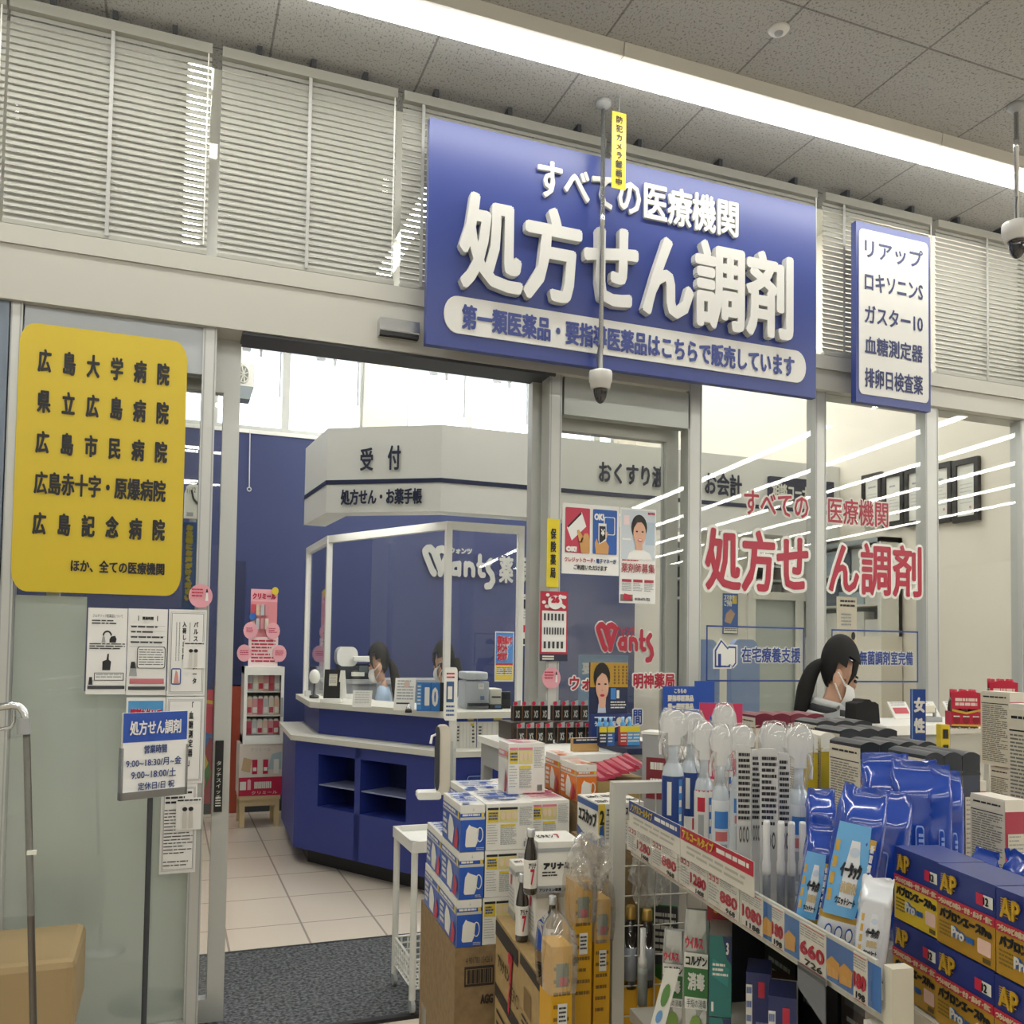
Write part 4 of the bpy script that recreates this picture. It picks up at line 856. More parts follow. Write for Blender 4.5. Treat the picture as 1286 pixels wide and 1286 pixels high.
poster('glass_notice', 'cream paper notice on the pane just below the big red lettering at the right', 'notice', D+.02, 1051, 749, 834, 1076, mat('d8cfbd', .5), p_note)
# --- sensor, cameras, hanging tag, detector
ysn = D-.05; a, b, c = wy(474, 403, ysn), wy(474, 424, ysn), wy(523, 410, ysn); fr = Fr((a.x, ysn, b.z)); w, h = c.x-a.x, a.z-b.z
t = thing('door_sensor', fr, 'silver and black automatic door sensor on the beige header left of the blue board', 'sensor')
MB().prism(Fr(fr.p(0, 0, 0), math.pi/2), [(-.05, .3*h), (-.045, h), (0, h), (0, 0), (-.03, 0)], -w, 0, STEEL).build('housing', t)
MB().box(fr, .002, w-.002, -.046, -.02, .0, .36*h, BLACK).build('lens', t)
CB = mat('cfcfcb', .35); DOME = mat('15151b', .05, coat=1)
def dome(u, v, ub, vt, vb, vd, ue, label, ring_v=None):
    c = wz(u, v, ZC); Z = (c-CAM).dot(_f); zt_ = c.z; zc0 = CAM.z
    q = at(ub, vt, 1); 
    def zat(vv): return onp(ub, vv, c, Vector((_f.x, _f.y, 0)).normalized()).z
    z1, z2, z3 = zat(vt), zat(vb), zat(vd); r = (ue-ub)*Z/F
    fr = Fr((c.x, c.y, z3)); t = thing('dome_camera', fr, label, 'security camera', 'dome cameras on ceiling poles')
    f0 = Fr((c.x, c.y, 0))
    MB().lathe(f0, [(0.001, ZC-.03), (.012, ZC-.03), (.03, ZC-.012), (.03, ZC)], GREY, 20).build('ceiling_plate', t)
    mid = ring_v and zat(ring_v) or (zt_+z1)/2
    MB().lathe(f0, [(.0085, z1-.01), (.0085, mid), (.0105, mid), (.0105, mid+.05), (.0085, mid+.05), (.0085, ZC-.02)], STEEL, 12).build('pole', t)
    MB().lathe(f0, [(r*.6, z1), (r*.98, z1-.006), (r, z1-.015), (r, z2+(z1-z2)*.4), (r*.93, z2+(z1-z2)*.38), (r*.82, z2)], CB, 24).build('body', t)
    pr = [(r*.62*math.cos(k*math.pi/12), z2-(z2-z3)*math.sin(k*math.pi/12)) for k in range(7)]; pr[-1] = (.0005, z3); MB().lathe(f0, pr[::-1]+[(r*.8, z2+.002)], DOME, 20).build('lens_dome', t)
    MB().tube([(c.x-.012, c.y-.01, z1+.09), (c.x-.02, c.y-.012, z1+.05), (c.x-.016, c.y-.01, z1-.002)], .003, DKGREY, 6).build('cable', t)
dome(758, 128, 755, 465, 489, 507, 769.5, 'white dome camera on a steel ceiling pole in front of the big blue board', 283)
dome(1276, 132, 1273, 279, 303, 325, 1290.5, 'white dome camera on a steel ceiling pole at the right photo edge', 190)
yt = 2.9; a, b, c = wy(769, 139, yt), wy(767, 235, yt), wy(786.5, 139, yt); fr = Fr((a.x, yt, b.z)); w, h = c.x-a.x, a.z-b.z
t = thing('hanging_tag', fr, 'narrow yellow hanging tag with black vertical lettering beside the middle camera pole', 'tag')
mb = MB().box(fr, 0, w, 0, .002, 0, h, mat('d6bd2c', .45)); mb.text('防犯カメラ録画中', fr, .25*w, .04*h, .76*w, .95*h, -.002, INK, .001, vert=True); mb.build('card', t)
mb = MB().tube([fr.p(w*.5, .001, h-.005), (fr.p(w*.55, 0, 0).x, yt+.001, ZC)], .0015, GREY, 5); mb.build('string', t)
c = wz(978, 37, ZC); t = thing('ceiling_detector', (c.x, c.y, ZC-.02), 'small round white detector on the grey ceiling above the strip lamp', 'detector'); f0 = Fr((c.x, c.y, 0))
MB().lathe(f0, [(.014, ZC-.012), (.03, ZC-.008), (.036, ZC)], CB, 24).build('body', t); MB().lathe(f0, [(.001, ZC-.02), (.012, ZC-.018), (.015, ZC-.011)], GREY, 16).build('head', t)
# --- waiting bench, clear partition on a chrome rail at the left
TAN = mat('a08a63', .5, var=.04, scale=4)
c = at(95, 1205, 2.3); bz = c.z; bx = c.x; by = c.y
t = thing('waiting_bench', (bx-.5, by+.2, 0), 'tan padded bench before the frosted glass at the bottom left photo corner', 'bench')
MB().box(W0, bx-1.2, bx, by, by+.34, bz-.2, bz, TAN).build('seat', t, bevel=.02)
for x in (bx-1.1, bx-.08):
    for y in (by+.04, by+.28): MB().tube([(x, y, 0), (x, y, bz-.2)], .012, CHROME, 8).build('leg', t)
Zr = 1.95
t = thing('clear_partition', (at(38, 1286, Zr).x, at(38, 1286, Zr).y, 0), 'clear acrylic partition hung on a chrome rail at the left photo edge', 'partition')
top = at(33, 905, Zr); bot = at(42, 1286, Zr); k = (top.z-0)/(top.z-bot.z); foot = top+(bot-top)*k
MB().tube([foot, bot, top], .0075, mat('6b6660', .35, .6), 10).build('pole', t)
mb = MB().tube([at(-90, 896, Zr), at(0, 888, Zr), at(16, 885.5, Zr), at(25, 887.5, Zr), at(30.5, 894, Zr), at(33, 905, Zr)], .0085, CHROME, 10); mb.build('top_rail', t)
mb = MB().tube([at(-90, 920, Zr), at(0, 916, Zr), at(14, 913, Zr), at(18, 906, Zr), at(18, 892, Zr)], .004, CHROME, 8); mb.build('hook_rail', t)
MB().tube([at(29.5, 902, Zr-.01), at(30, 922, Zr-.01)], .014, GREY, 10).build('clamp', t)
pf = [at(-90, 938, Zr-.015), at(36, 925, Zr-.015), at(42, 1150, Zr-.015), at(-90, 1160, Zr-.015)]
HZ = glass('clear_sheet', (.97, .98, .97), 1.0, .12, (.6, .63, .62))
n = (pf[1]-pf[0]).cross(pf[3]-pf[0]).normalized()*.003
mb = MB(); mb.add(pf+[p+n for p in pf], [(0, 1, 2, 3), (7, 6, 5, 4), (0, 4, 5, 1), (1, 5, 6, 2), (2, 6, 7, 3), (3, 7, 4, 0)], HZ); mb.build('clear_sheet', t)
MB().box(Fr(at(34, 1071, Zr-.02)), 0, .018, -.006, .006, -.004, .004, OFFW).build('clip', t)
foot_ = Fr((foot.x, foot.y, 0)); MB().lathe(foot_, [(.1, 0), (.1, .01), (.015, .016)], STEEL, 20).build('foot', t)
# ================================================================== STACKS LEFT OF THE GONDOLA
PW = mat('dcdbd4', .4); MBLUE = mat('2a55ae', .35); MPINK = mat('d87a92', .4); MOR = mat('d9772c', .38); PYEL = mat('d6bc3a', .45); PGY = mat('b9bab4', .5)
BAG = glass('clear_bag', (.97, .97, .96), 2.6, .22, (.9, .89, .85))
def bfr(u, v, Z, yaw): return Fr(at(u, v, Z), yaw)
def ux(fr, u, v=1000, y=0): return fr.loc(onp(u, v, fr.p(0, y, 0), fr.y))[0]
def vz(fr, u, v, y=0): return fr.loc(onp(u, v, fr.p(0, y, 0), fr.y))[2]
def dy_(fr, u, v, x=0): return fr.loc(onp(u, v, fr.p(x, 0, 0), fr.x))[1]
def sideL(fr, d): return Fr(fr.p(0, d, 0), fr.yaw-math.pi/2)          # left side face: x runs back->front, outward = left
def sideT(fr, h): # top face as a frame: x right, "z" going back
    t = Fr(fr.p(0, 0, h), fr.yaw); t.z = fr.y.copy(); t.y = -fr.z.copy(); return t
def mask_front(mb, fr, w, h, c, seed):
    mb.quad(fr, .0, .74*h, w, .82*h, -.0008, c); mb.quad(fr, 0, .0, w, .68*h, -.0008, c); mb.quad(fr, 0, .68*h, w, .74*h, -.0008, PGY)
    mb.lines(fr, .08*w, .755*h, .78*w, .81*h, -.0016, PW, 1, seed=seed, fill=.8); mb.quad(fr, .85*w, .74*h, .96*w, .83*h, -.0016, PYEL)
    mb.poly(fr, [(.2*w, .14*h), (.24*w, .1*h), (.62*w, .1*h), (.7*w, .2*h), (.76*w, .48*h), (.42*w, .55*h), (.36*w, .58*h), (.24*w, .46*h)], -.0016, PW)
    pts = [fr.p((.79+.12*math.cos(a))*w, -.002, (.36+.15*math.sin(a))*h) for a in [k*math.pi/8 for k in range(-6, 8)]]; mb.tube(pts, .0011, PW, 5)
    mb.lines(fr, .66*w, .015*h, .97*w, .085*h, -.0016, PGY, 2, seed=seed); mb.poly(fr, [(.5*w, .87*h), (.56*w, .87*h), (.53*w, .95*h)], -.0008, PGY)
def mask_side(mb, fr, w, h, c, seed):      # long side
    mb.quad(fr, 0, .72*h, w, .84*h, -.0008, c); mb.quad(fr, 0, 0, w, .68*h, -.0008, c if c is not MPINK else PW); mb.quad(fr, 0, .68*h, w, .72*h, -.0008, PGY)
    mb.lines(fr, .05*w, .74*h, .8*w, .82*h, -.0016, PW, 1, seed=seed, fill=.8); mb.quad(fr, .9*w, .7*h, .98*w, .84*h, -.0016, PYEL)
    mb.poly(fr, [(.38*w, .08*h), (.62*w, .05*h), (.7*w, .4*h), (.6*w, .6*h), (.45*w, .66*h), (.36*w, .4*h)], -.0016, PW); mb.poly(fr, [(.72*w, .02*h), (.9*w, .05*h), (.96*w, .3*h), (.84*w, .5*h), (.78*w, .36*h)], -.0024, RED)
    mb.lines(fr, .06*w, .1*h, .3*w, .6*h, -.0016, PW, 4, seed=seed+1, fill=.6)
def mask_text(mb, fr, w, h, c, seed):
    k = INK if c is MBLUE else c
    mb.quad(fr, .03*w, .87*h, .26*w, .92*h, -.0008, k); mb.quad(fr, .28*w, .87*h, .66*w, .92*h, -.0008, k)
    mb.quad(fr, .03*w, .6*h, .26*w, .86*h, -.0008, PYEL); mb.quad(fr, .28*w, .6*h, .66*w, .86*h, -.0008, mat('d3c985', .5)); mb.lines(fr, .05*w, .64*h, .24*w, .82*h, -.0016, mat('3a5280', .5), 3, seed=seed, fill=.6)
    for i in range(3): mb.poly(fr, ell((.35+.12*i)*w, .74*h, .05*w, .09*h, 10), -.0016, mat('d8c3a8', .5))
    mb.quad(fr, .3*w, .5*h, .62*w, .55*h, -.0008, PYEL); mb.lines(fr, .3*w, .1*h, .64*w, .49*h, -.0008, GREY, 14, seed=seed+2, fill=.5); mb.lines(fr, .03*w, .1*h, .24*w, .55*h, -.0008, GREY, 8, seed=seed+3, fill=.25); mb.lines(fr, .7*w, .5*h, .97*w, .92*h, -.0008, GREY, 14, seed=seed+4, fill=.4)
    for i in range(8): mb.quad(fr, (.8+.018*i)*w, .05*h, (.81+.018*i)*w, .17*h, -.0008, INK)
def mask_top(mb, fr, w, d, c, seed):
    rnd = random.Random(seed)
    for i in range(6): a = rnd.random()*.7; b = rnd.random()*.75; mb.quad(fr, a*w, b*d, min(1, a+.15+.25*rnd.random())*w, min(1, b+.08+.12*rnd.random())*d, -.0008-.0003*i, c if i % 3 else PW)
    mb.lines(fr, .1*w, .1*d, .9*w, .9*d, -.003, c, 5, seed=seed, fill=.35)
def mask_box(fr, w, d, h, c, kind, label, group, seed=0, fcol=PW):
    mb = MB().box(fr, 0, w, 0, d, 0, h, fcol)
    (mask_front if kind == 'f' else mask_text)(mb, fr, w, h, c, seed)
    mask_side(mb, sideL(fr, d), d, h, c, seed+5); mask_top(mb, sideT(fr, h), w, d, c, seed+9)
    return tag(mb.build('mask_box'), label, 'mask box', group)
ya = math.radians(-4.3)
MF = bfr(573, 1190, 1.8, ya); mw = ux(MF, 604, 1190); mh = vz(MF, 575, 1011)/3; md = dy_(MF, 533, 1141)/2
tw = ux(MF, 667, 1100)-mw-.003
# carton under the masks, on the floor
cfz = MF.o.z; CF = Fr((MF.o.x, MF.o.y, 0), ya); cw = mw+tw-.006
mb = MB().box(CF, -.002, cw, .0, md*2+.03, 0, cfz-.001, CARD); K2 = mat('2b241d', .7)
vb = lambda u, v: vz(CF, u, v)
bx0, bx1, bz0, bz1 = ux(CF, 583, 1225), ux(CF, 620, 1225), vb(600, 1238), vb(600, 1213)
mb.quad(CF, bx0, bz0, bx1, bz1, -.001, K2); mb.quad(CF, bx0+.003, bz0+.005, bx1-.003, bz1-.005, -.0016, CARD)
for i in range(16): x = bx0+.006+(bx1-bx0-.012)*i/16; mb.quad(CF, x, bz0+.006, x+(.002 if i % 3 else .0035), bz1-.006, -.0022, K2)
mb.text('4 901780 15426 6', CF, bx0+.003, bz1+.006, bx1-.003, bz1+.018, -.001, K2); mb.text('AGG', CF, ux(CF, 603, 1255), vb(610, 1260), ux(CF, 619, 1255), vb(610, 1248), -.001, K2, .001)
SL = sideL(CF, md*2+.03); mb.quad(SL, .03, cfz-.12, .1, cfz-.03, -.001, mat('4a3c30', .7)); mb.lines(SL, .02, cfz-.4, .19, cfz-.15, -.001, K2, 8, seed=3, fill=.3); mb.quad(SL, .03, cfz-.33, .08, cfz-.23, -.002, PW)
tag(mb.build('carton'), 'tall brown carton with a barcode standing on the floor under the blue mask boxes', 'carton')
for k in range(3):
    off = (0, .003, .004)[k]; z = mh*k
    nm = ['bottom', 'middle', 'top'][k]
    mask_box(MF.at(off, 0, z), mw, md-.003, mh-.001, MBLUE, 'f', 'blue mask box showing a mask picture to the front, %s of its stack' % nm, 'blue mask boxes', k)
    if k < 2: mask_box(MF.at(off, md, z), mw, md-.003, mh-.001, MBLUE, 'f', 'blue mask box behind the %s front one of the stack, only its left side seen' % nm, 'blue mask boxes', k+20)
    mask_box(MF.at(off+mw+.003, .002, z), tw, md-.002, mh-.001, MBLUE, 't', 'white printed mask box with yellow panels, %s of the pile right of the mask pictures' % nm, 'blue mask boxes', k+40)
mask_box(MF.at(mw+.007, md+.004, mh*2), tw, md-.002, mh-.001, MBLUE, 't', 'mask box of which only the blue and white top shows, behind the top printed one', 'blue mask boxes', 77)
# pink and orange boxes behind / right
ct = thing('display_crate', MF.at(mw+tw+.004, .01, 0).at(0, 0, -cfz), 'brown carton hidden under the pink mask boxes beside the blue mask stack', 'carton')
PF = MF.at(mw+tw+.006, .012, 0); pw = ux(PF, 716, 1030)
MB().box(PF, 0, pw-.002, 0, md*2, -cfz, mh*2-.001, CARD).build('carton_body', ct)
mask_box(PF.at(0, 0, mh*2), pw-.002, md-.002, mh*1.0, MPINK, 't', 'pink and white printed mask box, right of the top blue one, behind the vitamin box', 'pink mask boxes', 50)
mask_box(PF.at(0, md, mh*2), pw-.002, md-.002, mh*1.0, MPINK, 't', 'pink topped mask box in the row behind, under the tall pink one', 'pink mask boxes', 51)
QF = bfr(638, 984, 1.95, ya); qz = PF.o.z+mh*3+.001; QF = Fr((QF.o.x, QF.o.y, qz), ya)
qw = ux(QF, 684, 960); qh = vz(QF, 640, 934)
mask_box(QF, qw, dy_(QF, 627, 930, 0) if False else .075, qh, MPINK, 't', 'pink mask box standing alone on top, before the black drink cartons', 'pink mask boxes', 52)
OF = bfr(724, 1007, 1.92, ya); OF = Fr((OF.o.x, OF.o.y, OF.o.z), ya); ow = ux(OF, 749, 990); oh = vz(OF, 723, 961)
od = .1
lo_ = MB().box(OF, .0, ow, -.0, 2*od+.01, -OF.o.z, -.001, CARD); tag(lo_.build('carton'), 'plain brown carton hidden under the two orange mask boxes', 'carton')
mask_box(OF, ow, od, oh, MOR, 'f', 'orange mask box with a mask picture, nearer of the two orange ones', 'orange mask boxes', 61)
mask_box(OF.at(0, od+.006, 0), ow-.002, od, oh*1.08, MOR, 'f', 'orange mask box, farther of the two orange ones, half hidden', 'orange mask boxes', 62)
# --- vitamin drink boxes and bottles on their own carton
yv = math.radians(-8)
pass
# carton: left face recedes; near edge at about u 683
KF = Fr((at(684, 1236, 1.40).x, at(684, 1236, 1.40).y, 0), yv); zt_k = at(684, 1236, 1.40).z
VD = dy_(KF, 623, 1172); CR2 = speckle('tan_carton', '9c8355', 'a78d5e', 50, .8, (.3, .7))
mb = MB().box(KF, 0, .05, 0, VD, 0, zt_k, CR2); SL = sideL(KF, VD)
mb.quad(SL, 0, zt_k-.035, VD*.52, zt_k-.006, -.001, K2); mb.quad(SL, VD*.56, zt_k-.022, VD, zt_k-.003, -.001, K2); mb.quad(SL, 0, zt_k-.15, VD*.55, zt_k-.125, -.001, K2)
mb.text('7', SL, VD*.32, zt_k-.14, VD*.42, zt_k-.03, -.002, RED, .004); mb.text('アリナミン', SL, VD*.1, zt_k-.085, VD*.36, zt_k-.06, -.003, K2, .0008); mb.text('ZERO', SL, VD*.36, zt_k-.105, VD*.56, zt_k-.08, -.003, K2); mb.quad(SL, VD*.64, zt_k-.09, VD*.78, zt_k-.05, -.001, mat('7a6038', .8)); mb.lines(SL, VD*.6, zt_k-.13, VD*.95, zt_k-.1, -.001, K2, 3, seed=1)
mb.lines(SL, VD*.05, zt_k-.3, VD*.9, zt_k-.17, -.001, K2, 6, seed=2, fill=.3)
tag(mb.build('carton'), 'tan carton printed with a red seven, under the bottled vitamin sets', 'carton')
GLS = mat('2a2420', .1, coat=1); SIL = mat('c3c6c8', .25, .6); LBL = mat('d5d2cc', .4)
def vial(fr, r, h, label, seven=True, parent=None):
    mb = MB().lathe(fr, [(r*.9, 0), (r, .004), (r, h*.08), (r*1.02, h*.1, LBL), (r*1.02, h*.52, LBL), (r, h*.53), (r*.98, h*.6), (r*.6, h*.78), (r*.5, h*.84), (r*.5, h*.88)], GLS, 16)
    f2 = Fr(fr.o, -YAW+.25)
    if seven: mb.text('7', f2, -r*.3, h*.16, r*.35, h*.4, -r*1.06, RED, .0006); mb.text('アリナ', f2, -r*.6, h*.41, r*.6, h*.49, -r*1.06, INK, .0003)
    o = mb.build('drink_bottle'); tag(o, label, 'bottle', 'small vitamin drink bottles')
    MB().lathe(fr, [(r*.62, h*.87), (r*.66, h*.9), (r*.64, h*.98), (r*.5, h)], SIL, 16).build('cap', o)
    return o
def vbox(fr, w, d, h, label, big=False):
    mb = MB().box(fr, 0, w, 0, d, 0, h, PW); SILV = mat('aeb2b6', .3, .4)
    for q, ww in ((fr, w), (sideL(fr, d), d)):
        mb.quad(q, 0, 0, ww, .14*h, -.0008, SILV); mb.quad(q, 0, .8*h, ww, .88*h, -.0008, SILV)
    if big:
        mb.text('アリナミン', fr, .12*w, .46*h, .92*w, .6*h, -.0016, INK, .0012); mb.lines(fr, .1*w, .3*h, .55*w, .42*h, -.0016, INK, 2, seed=1); mb.text('アリナミン製薬', fr, .03*w, .03*h, .55*w, .1*h, -.0016, INK, .0002)
    else: mb.quad(sideL(fr, d), .4*d, .6*h, .6*d, .78*h, -.0016, RED); mb.lines(sideL(fr, d), .1*d, .2*h, .9*d, .55*h, -.0016, SILV, 5)
    t = sideT(fr, h); mb.text('ビタミン', t, .12*w, .35*d, .5*w, .6*d, -.0008, INK, .0004); mb.text('7', t, .55*w, .3*d, .66*w, .65*d, -.0008, RED, .0006)
    return tag(mb.build('vitamin_box', bevel=.001), label, 'box', 'white vitamin boxes')
# on the carton: two sets low, the big one on top
r_ = .0105
B1 = Fr(SL.p(VD*.06, .035, zt_k), yv); vh = .105
vbox(Fr(SL.p(VD*.02, 0, zt_k).to_tuple(), yv).at(.028, -.03, 0), .03, .055, vh, 'white vitamin box at the far end of the tan carton, behind a taped bottle')
vbox(Fr(SL.p(VD*.5, 0, zt_k).to_tuple(), yv).at(.028, -.01, 0), .04, .06, vh, 'white vitamin box in the middle of the tan carton between the taped bottles')
def vz_at(u, v, x): return KF.loc(onp(u, v, KF.p(x, 0, 0), KF.x))
for u, v, x, lb in ((655, 1190, .013, 'small dark vitamin bottle with a red seven, left one standing on the tan carton'), (693, 1218, .035, 'small dark vitamin bottle with a red seven, right one standing on the tan carton')):
    q = KF.loc(onp(u, 1200, KF.p(x, 0, 0), KF.x)); h_ = 84*((KF.p(x, q[1], zt_k)-CAM).dot(_f))/F
    vial(Fr(KF.p(x, q[1], zt_k+.001)), 8.2*((KF.p(x, q[1], zt_k)-CAM).dot(_f))/F, h_, lb)
BF = bfr(675, 1122, 1.53, yv); BF = Fr((BF.o.x, BF.o.y, zt_k+vh+.001), yv); bw = ux(BF, 729, 1090); bh = vz(BF, 676, 1058)
vbox(BF, bw, .09, bh, 'large white vitamin box with black lettering on top of the bottled sets', True)
vial(BF.at(-.013, .0, -.0), .0115, vz(BF, 668, 1040), 'small dark vitamin bottle taped to the left of the large white vitamin box')
# --- yellow boxes in clear bags
YB_ = mat('cf9c14', .45, var=.04, scale=10)
def ybox(u0, vt, u1, Z, label, yaw=ya, split=.72, z0=0):
    p = at(u0, 1200, Z); fr = Fr((p.x, p.y, z0), yaw); w = ux(fr, u1, 1200); h = vz(fr, u0, vt)
    d = .055; mb = MB().box(fr, 0, w, 0, d, 0, h, YB_)
    q = h
    mb.lines(fr, .1*w, h-.2, .9*w, h-.03, -.0008, mat('7a5c20', .6), 9, seed=int(u0), fill=.3); mb.quad(fr, .2*w, h-.06, .8*w, h-.025, -.0016, mat('5a6a58', .5)); mb.quad(fr, .3*w, h-.12, .75*w, h-.085, -.0016, PW); mb.lines(fr, .35*w, h-.115, .7*w, h-.09, -.0024, INK, 4, seed=2)
    mb.quad(fr, .35*w, h-.058, .7*w, h-.045, -.0024, RED)
    o = tag(mb.build('tonic_box'), label, 'box', 'yellow bagged tonic boxes')
    b = MB(); rnd = random.Random(int(u1)); n = 10
    f0 = fr
    pts = []
    for k in range(6):
        z = h-.07+.115*k/5; e = (.004, .006, .007, .006, .004, -.012)[k]
        ring = [fr.p(-e+rnd.uniform(-.002, .002), -e, z), fr.p(w*.5, -e-.004*rnd.random(), z+rnd.uniform(-.004, .004)), fr.p(w+e, -e, z), fr.p(w+e, d+e, z), fr.p(-e, d+e, z)]
        pts.append(ring)
    vs = [x for r in pts for x in r]; fs = [(r*5+i, r*5+(i+1) % 5, (r+1)*5+(i+1) % 5, (r+1)*5+i) for r in range(5) for i in range(5)]
    b.add(vs, fs, BAG, True).build('clear_bag', o)
    return o
ybox(693, 1190, 719, 1.36, 'yellow bagged tonic box right of the taped bottles, lowest and leftmost of three')
ybox(720, 1108, 743, 1.50, 'yellow bagged tonic box in the middle, under the crumpled clear bag')
ybox(746, 1130, 766, 1.52, 'yellow bagged tonic box touching the white rack post')
# crumpled bag mass on top of the yellow boxes
def crumple(c, rx, ry, rz, seed, label):
    rnd = random.Random(seed); n, l = 26, 12; P = []
    for j in range(l+1):
        ph = math.pi*j/l
        for k in range(n):
            a = 2*math.pi*k/n; q = .62+.55*rnd.random(); ss = max(.06, math.sin(ph)**.6)
            P.append(Vector((c.x+rx*ss*math.cos(a)*q, c.y+ry*ss*math.sin(a)*q, c.z+rz*math.cos(ph)*(.8+.35*rnd.random()))))
    mb = MB().add(P, [(r*n+i, r*n+(i+1) % n, (r+1)*n+(i+1) % n, (r+1)*n+i) for r in range(l) for i in range(n)], BAG, False)
    return tag(mb.build('crumpled_bag'), label, 'plastic bag')
crumple(at(741, 1082, 1.515), .036, .02, .045, 5, 'crumpled shiny clear plastic bag on top of the yellow tonic boxes')
# --- white and blue drink packs
EF = bfr(751, 1062, 1.64, math.radians(-6)); ew = ux(EF, 792, 1050); eh = vz(EF, 751, 1010); ed = .115
EB = mat('24508f', .4)
def esc(fr, label, face_l=True):
    mb = MB().box(fr, 0, ew*.48, 0, ed, 0, eh, PW); s_ = sideL(fr, ed)
    mb.quad(s_, 0, eh*.82, ed, eh*.97, -.0008, EB); mb.text('エスカップ', s_, .1*ed, .38*eh, .95*ed, .76*eh, -.0016, INK, .0012); mb.poly(s_, [(0, 0), (ed, 0), (ed, .25*eh), (.7*ed, .12*eh), (.3*ed, .12*eh), (0, .25*eh)], -.0008, EB)
    mb.quad(fr, 0, 0, ew*.2, eh, -.0008, PYEL); mb.poly(fr, [(0, 0), (ew*.2, 0), (ew*.16, .5*eh), (.05*ew, .45*eh)], -.0016, EB); mb.text('2', fr, ew*.03, .5*eh, ew*.17, .85*eh, -.0024, INK, .001); mb.text('エス', fr, ew*.24, .7*eh, ew*.46, .88*eh, -.0008, INK, .0005); mb.lines(fr, ew*.24, .1*eh, ew*.46, .6*eh, -.0008, GREY, 6)
    t = sideT(fr, eh); mb.text('エスカップ', t, ew*.05, .1*ed, ew*.42, .3*ed, -.0008, INK, .0004); mb.text('エスカップ', t, ew*.05, .55*ed, ew*.42, .75*ed, -.0008, INK, .0004)
    return tag(mb.build('drink_pack'), label, 'drink pack', 'white and blue drink packs')
esc(EF, 'white and blue drink pack left of the rack post, lettering on its side')
esc(EF.at(ew*.5, .006, 0), 'white and blue drink pack seen right behind the rack post')
esc(EF.at(ew*1.0, .012, 0), 'white and blue drink pack farthest right, seen through the wire grid')
mb = MB().box(EF, -.005, ew*1.55, .0, ed+.02, -EF.o.z, -.001, CARD); tag(mb.build('carton'), 'plain carton hidden under the white and blue drink packs', 'carton')
# --- crimson pouches lying on a tan tray
TF = bfr(750, 992, 1.95, ya); tww = ux(TF, 818, 990); mb = MB().box(TF, 0, tww, 0, .13, -TF.o.z, .018, mat('a8925e', .7)); tag(mb.build('tray_carton'), 'tan carton tray under the crimson pouches behind the rack post', 'carton')
CRM = mat('a3203f', .3)
for k in range(7):
    x = tww*(.03+.13*k); 
    mb = MB(); f = Fr(TF.p(x, .0, .019), ya, 0); w = tww*.3 if k < 5 else tww*.2
    vs = [f.p(0, 0, .0), f.p(w*.6, .0, .0), f.p(w*.6, .11, .012), f.p(0, .11, .012), f.p(.004, .004, .006+.004*(k % 2)), f.p(w*.6-.004, .004, .007), f.p(w*.6-.004, .106, .02), f.p(.004, .106, .018)]
    vs = [v+Vector((0, 0, .0045*k)) for v in vs]
    mb.add(vs, [(3, 2, 1, 0), (4, 5, 6, 7), (0, 1, 5, 4), (1, 2, 6, 5), (2, 3, 7, 6), (3, 0, 4, 7)], CRM)
    tag(mb.build('crimson_pouch'), 'flat crimson pouch, %s from the left in the tan tray' % ORD[k], 'pouch', 'crimson pouches in the tray')
# --- display table with black drink cartons, portrait board and bottles
Zt = 2.62; tz = 1.02; p = at(634, 940, Zt); TB = Fr((p.x, p.y-.02, 0), math.radians(-2)); tw_ = ux(TB, 832, 930)
t = thing('display_table', TB, 'white topped grey display table behind the mask boxes, carrying the black cartons', 'table')
MB().box(TB, 0, tw_, -.26, .3, tz-.02, tz, WHITE).build('table_top', t); MB().box(TB, .01, tw_-.01, -.25, .29, tz-.09, tz-.02, GREY).build('apron', t)
for x in (.01, tw_-.04):
    for y in (-.25, .26): MB().box(TB, x, x+.03, y, y+.03, 0, tz-.09, GREY).build('leg', t)
XSB = mat('191713', .35); XSG = mat('3a3128', .4)
def xs(fr, w, h, label):
    mb = MB().box(fr, 0, w, 0, w*.9, 0, h*.72, XSB); mb.quad(fr, 0, 0, w*.08, h*.72, -.0006, mat('8a5a30', .5)); mb.text('XS', fr, .3*w, .15*h, .85*w, .5*h, -.0012, PGY, .0004)
    o = tag(mb.build('energy_carton'), label, 'drink carton', 'black drink cartons'); 
    m2 = MB().poly(fr, [(0, h*.72), (w, h*.72), (w, h), (w*.35, h*.93), (0, h*.9)], w*.1, GREY); m2.poly(fr, ell(w*.3, h*.84, w*.26, h*.1, 10), w*.1-.002, RED); m2.build('top_card', o); return o
h_ = 24*Zt/F; zrow = tz+.001
for r, (us, dyy, dz_) in enumerate((((649, 661, 673, 685, 700, 711, 723, 735), .01, 0), ((644, 655, 667, 678, 694, 705, 717, 729), .13, .055))):
    if r: MB_ = tag(MB().box(TB, ux(TB, 642, 930, .115), ux(TB, 742, 930, .115), .115, .24, tz+.001, tz+.054, XSG).build('riser_box'), 'dark riser box under the back row of black drink cartons', 'riser')
    for i, u in enumerate(us):
        xx = ux(TB, u, 930, dyy); xs(Fr(TB.p(xx, dyy, zrow+dz_+(.002 if r else 0)), TB.yaw), 10.6*Zt/F, h_*1.15, 'black drink carton with a red topped card, %s from the left of the %s row' % (ORD[i], ['front', 'back'][r]))
for i, u in enumerate((644, 653)): pass
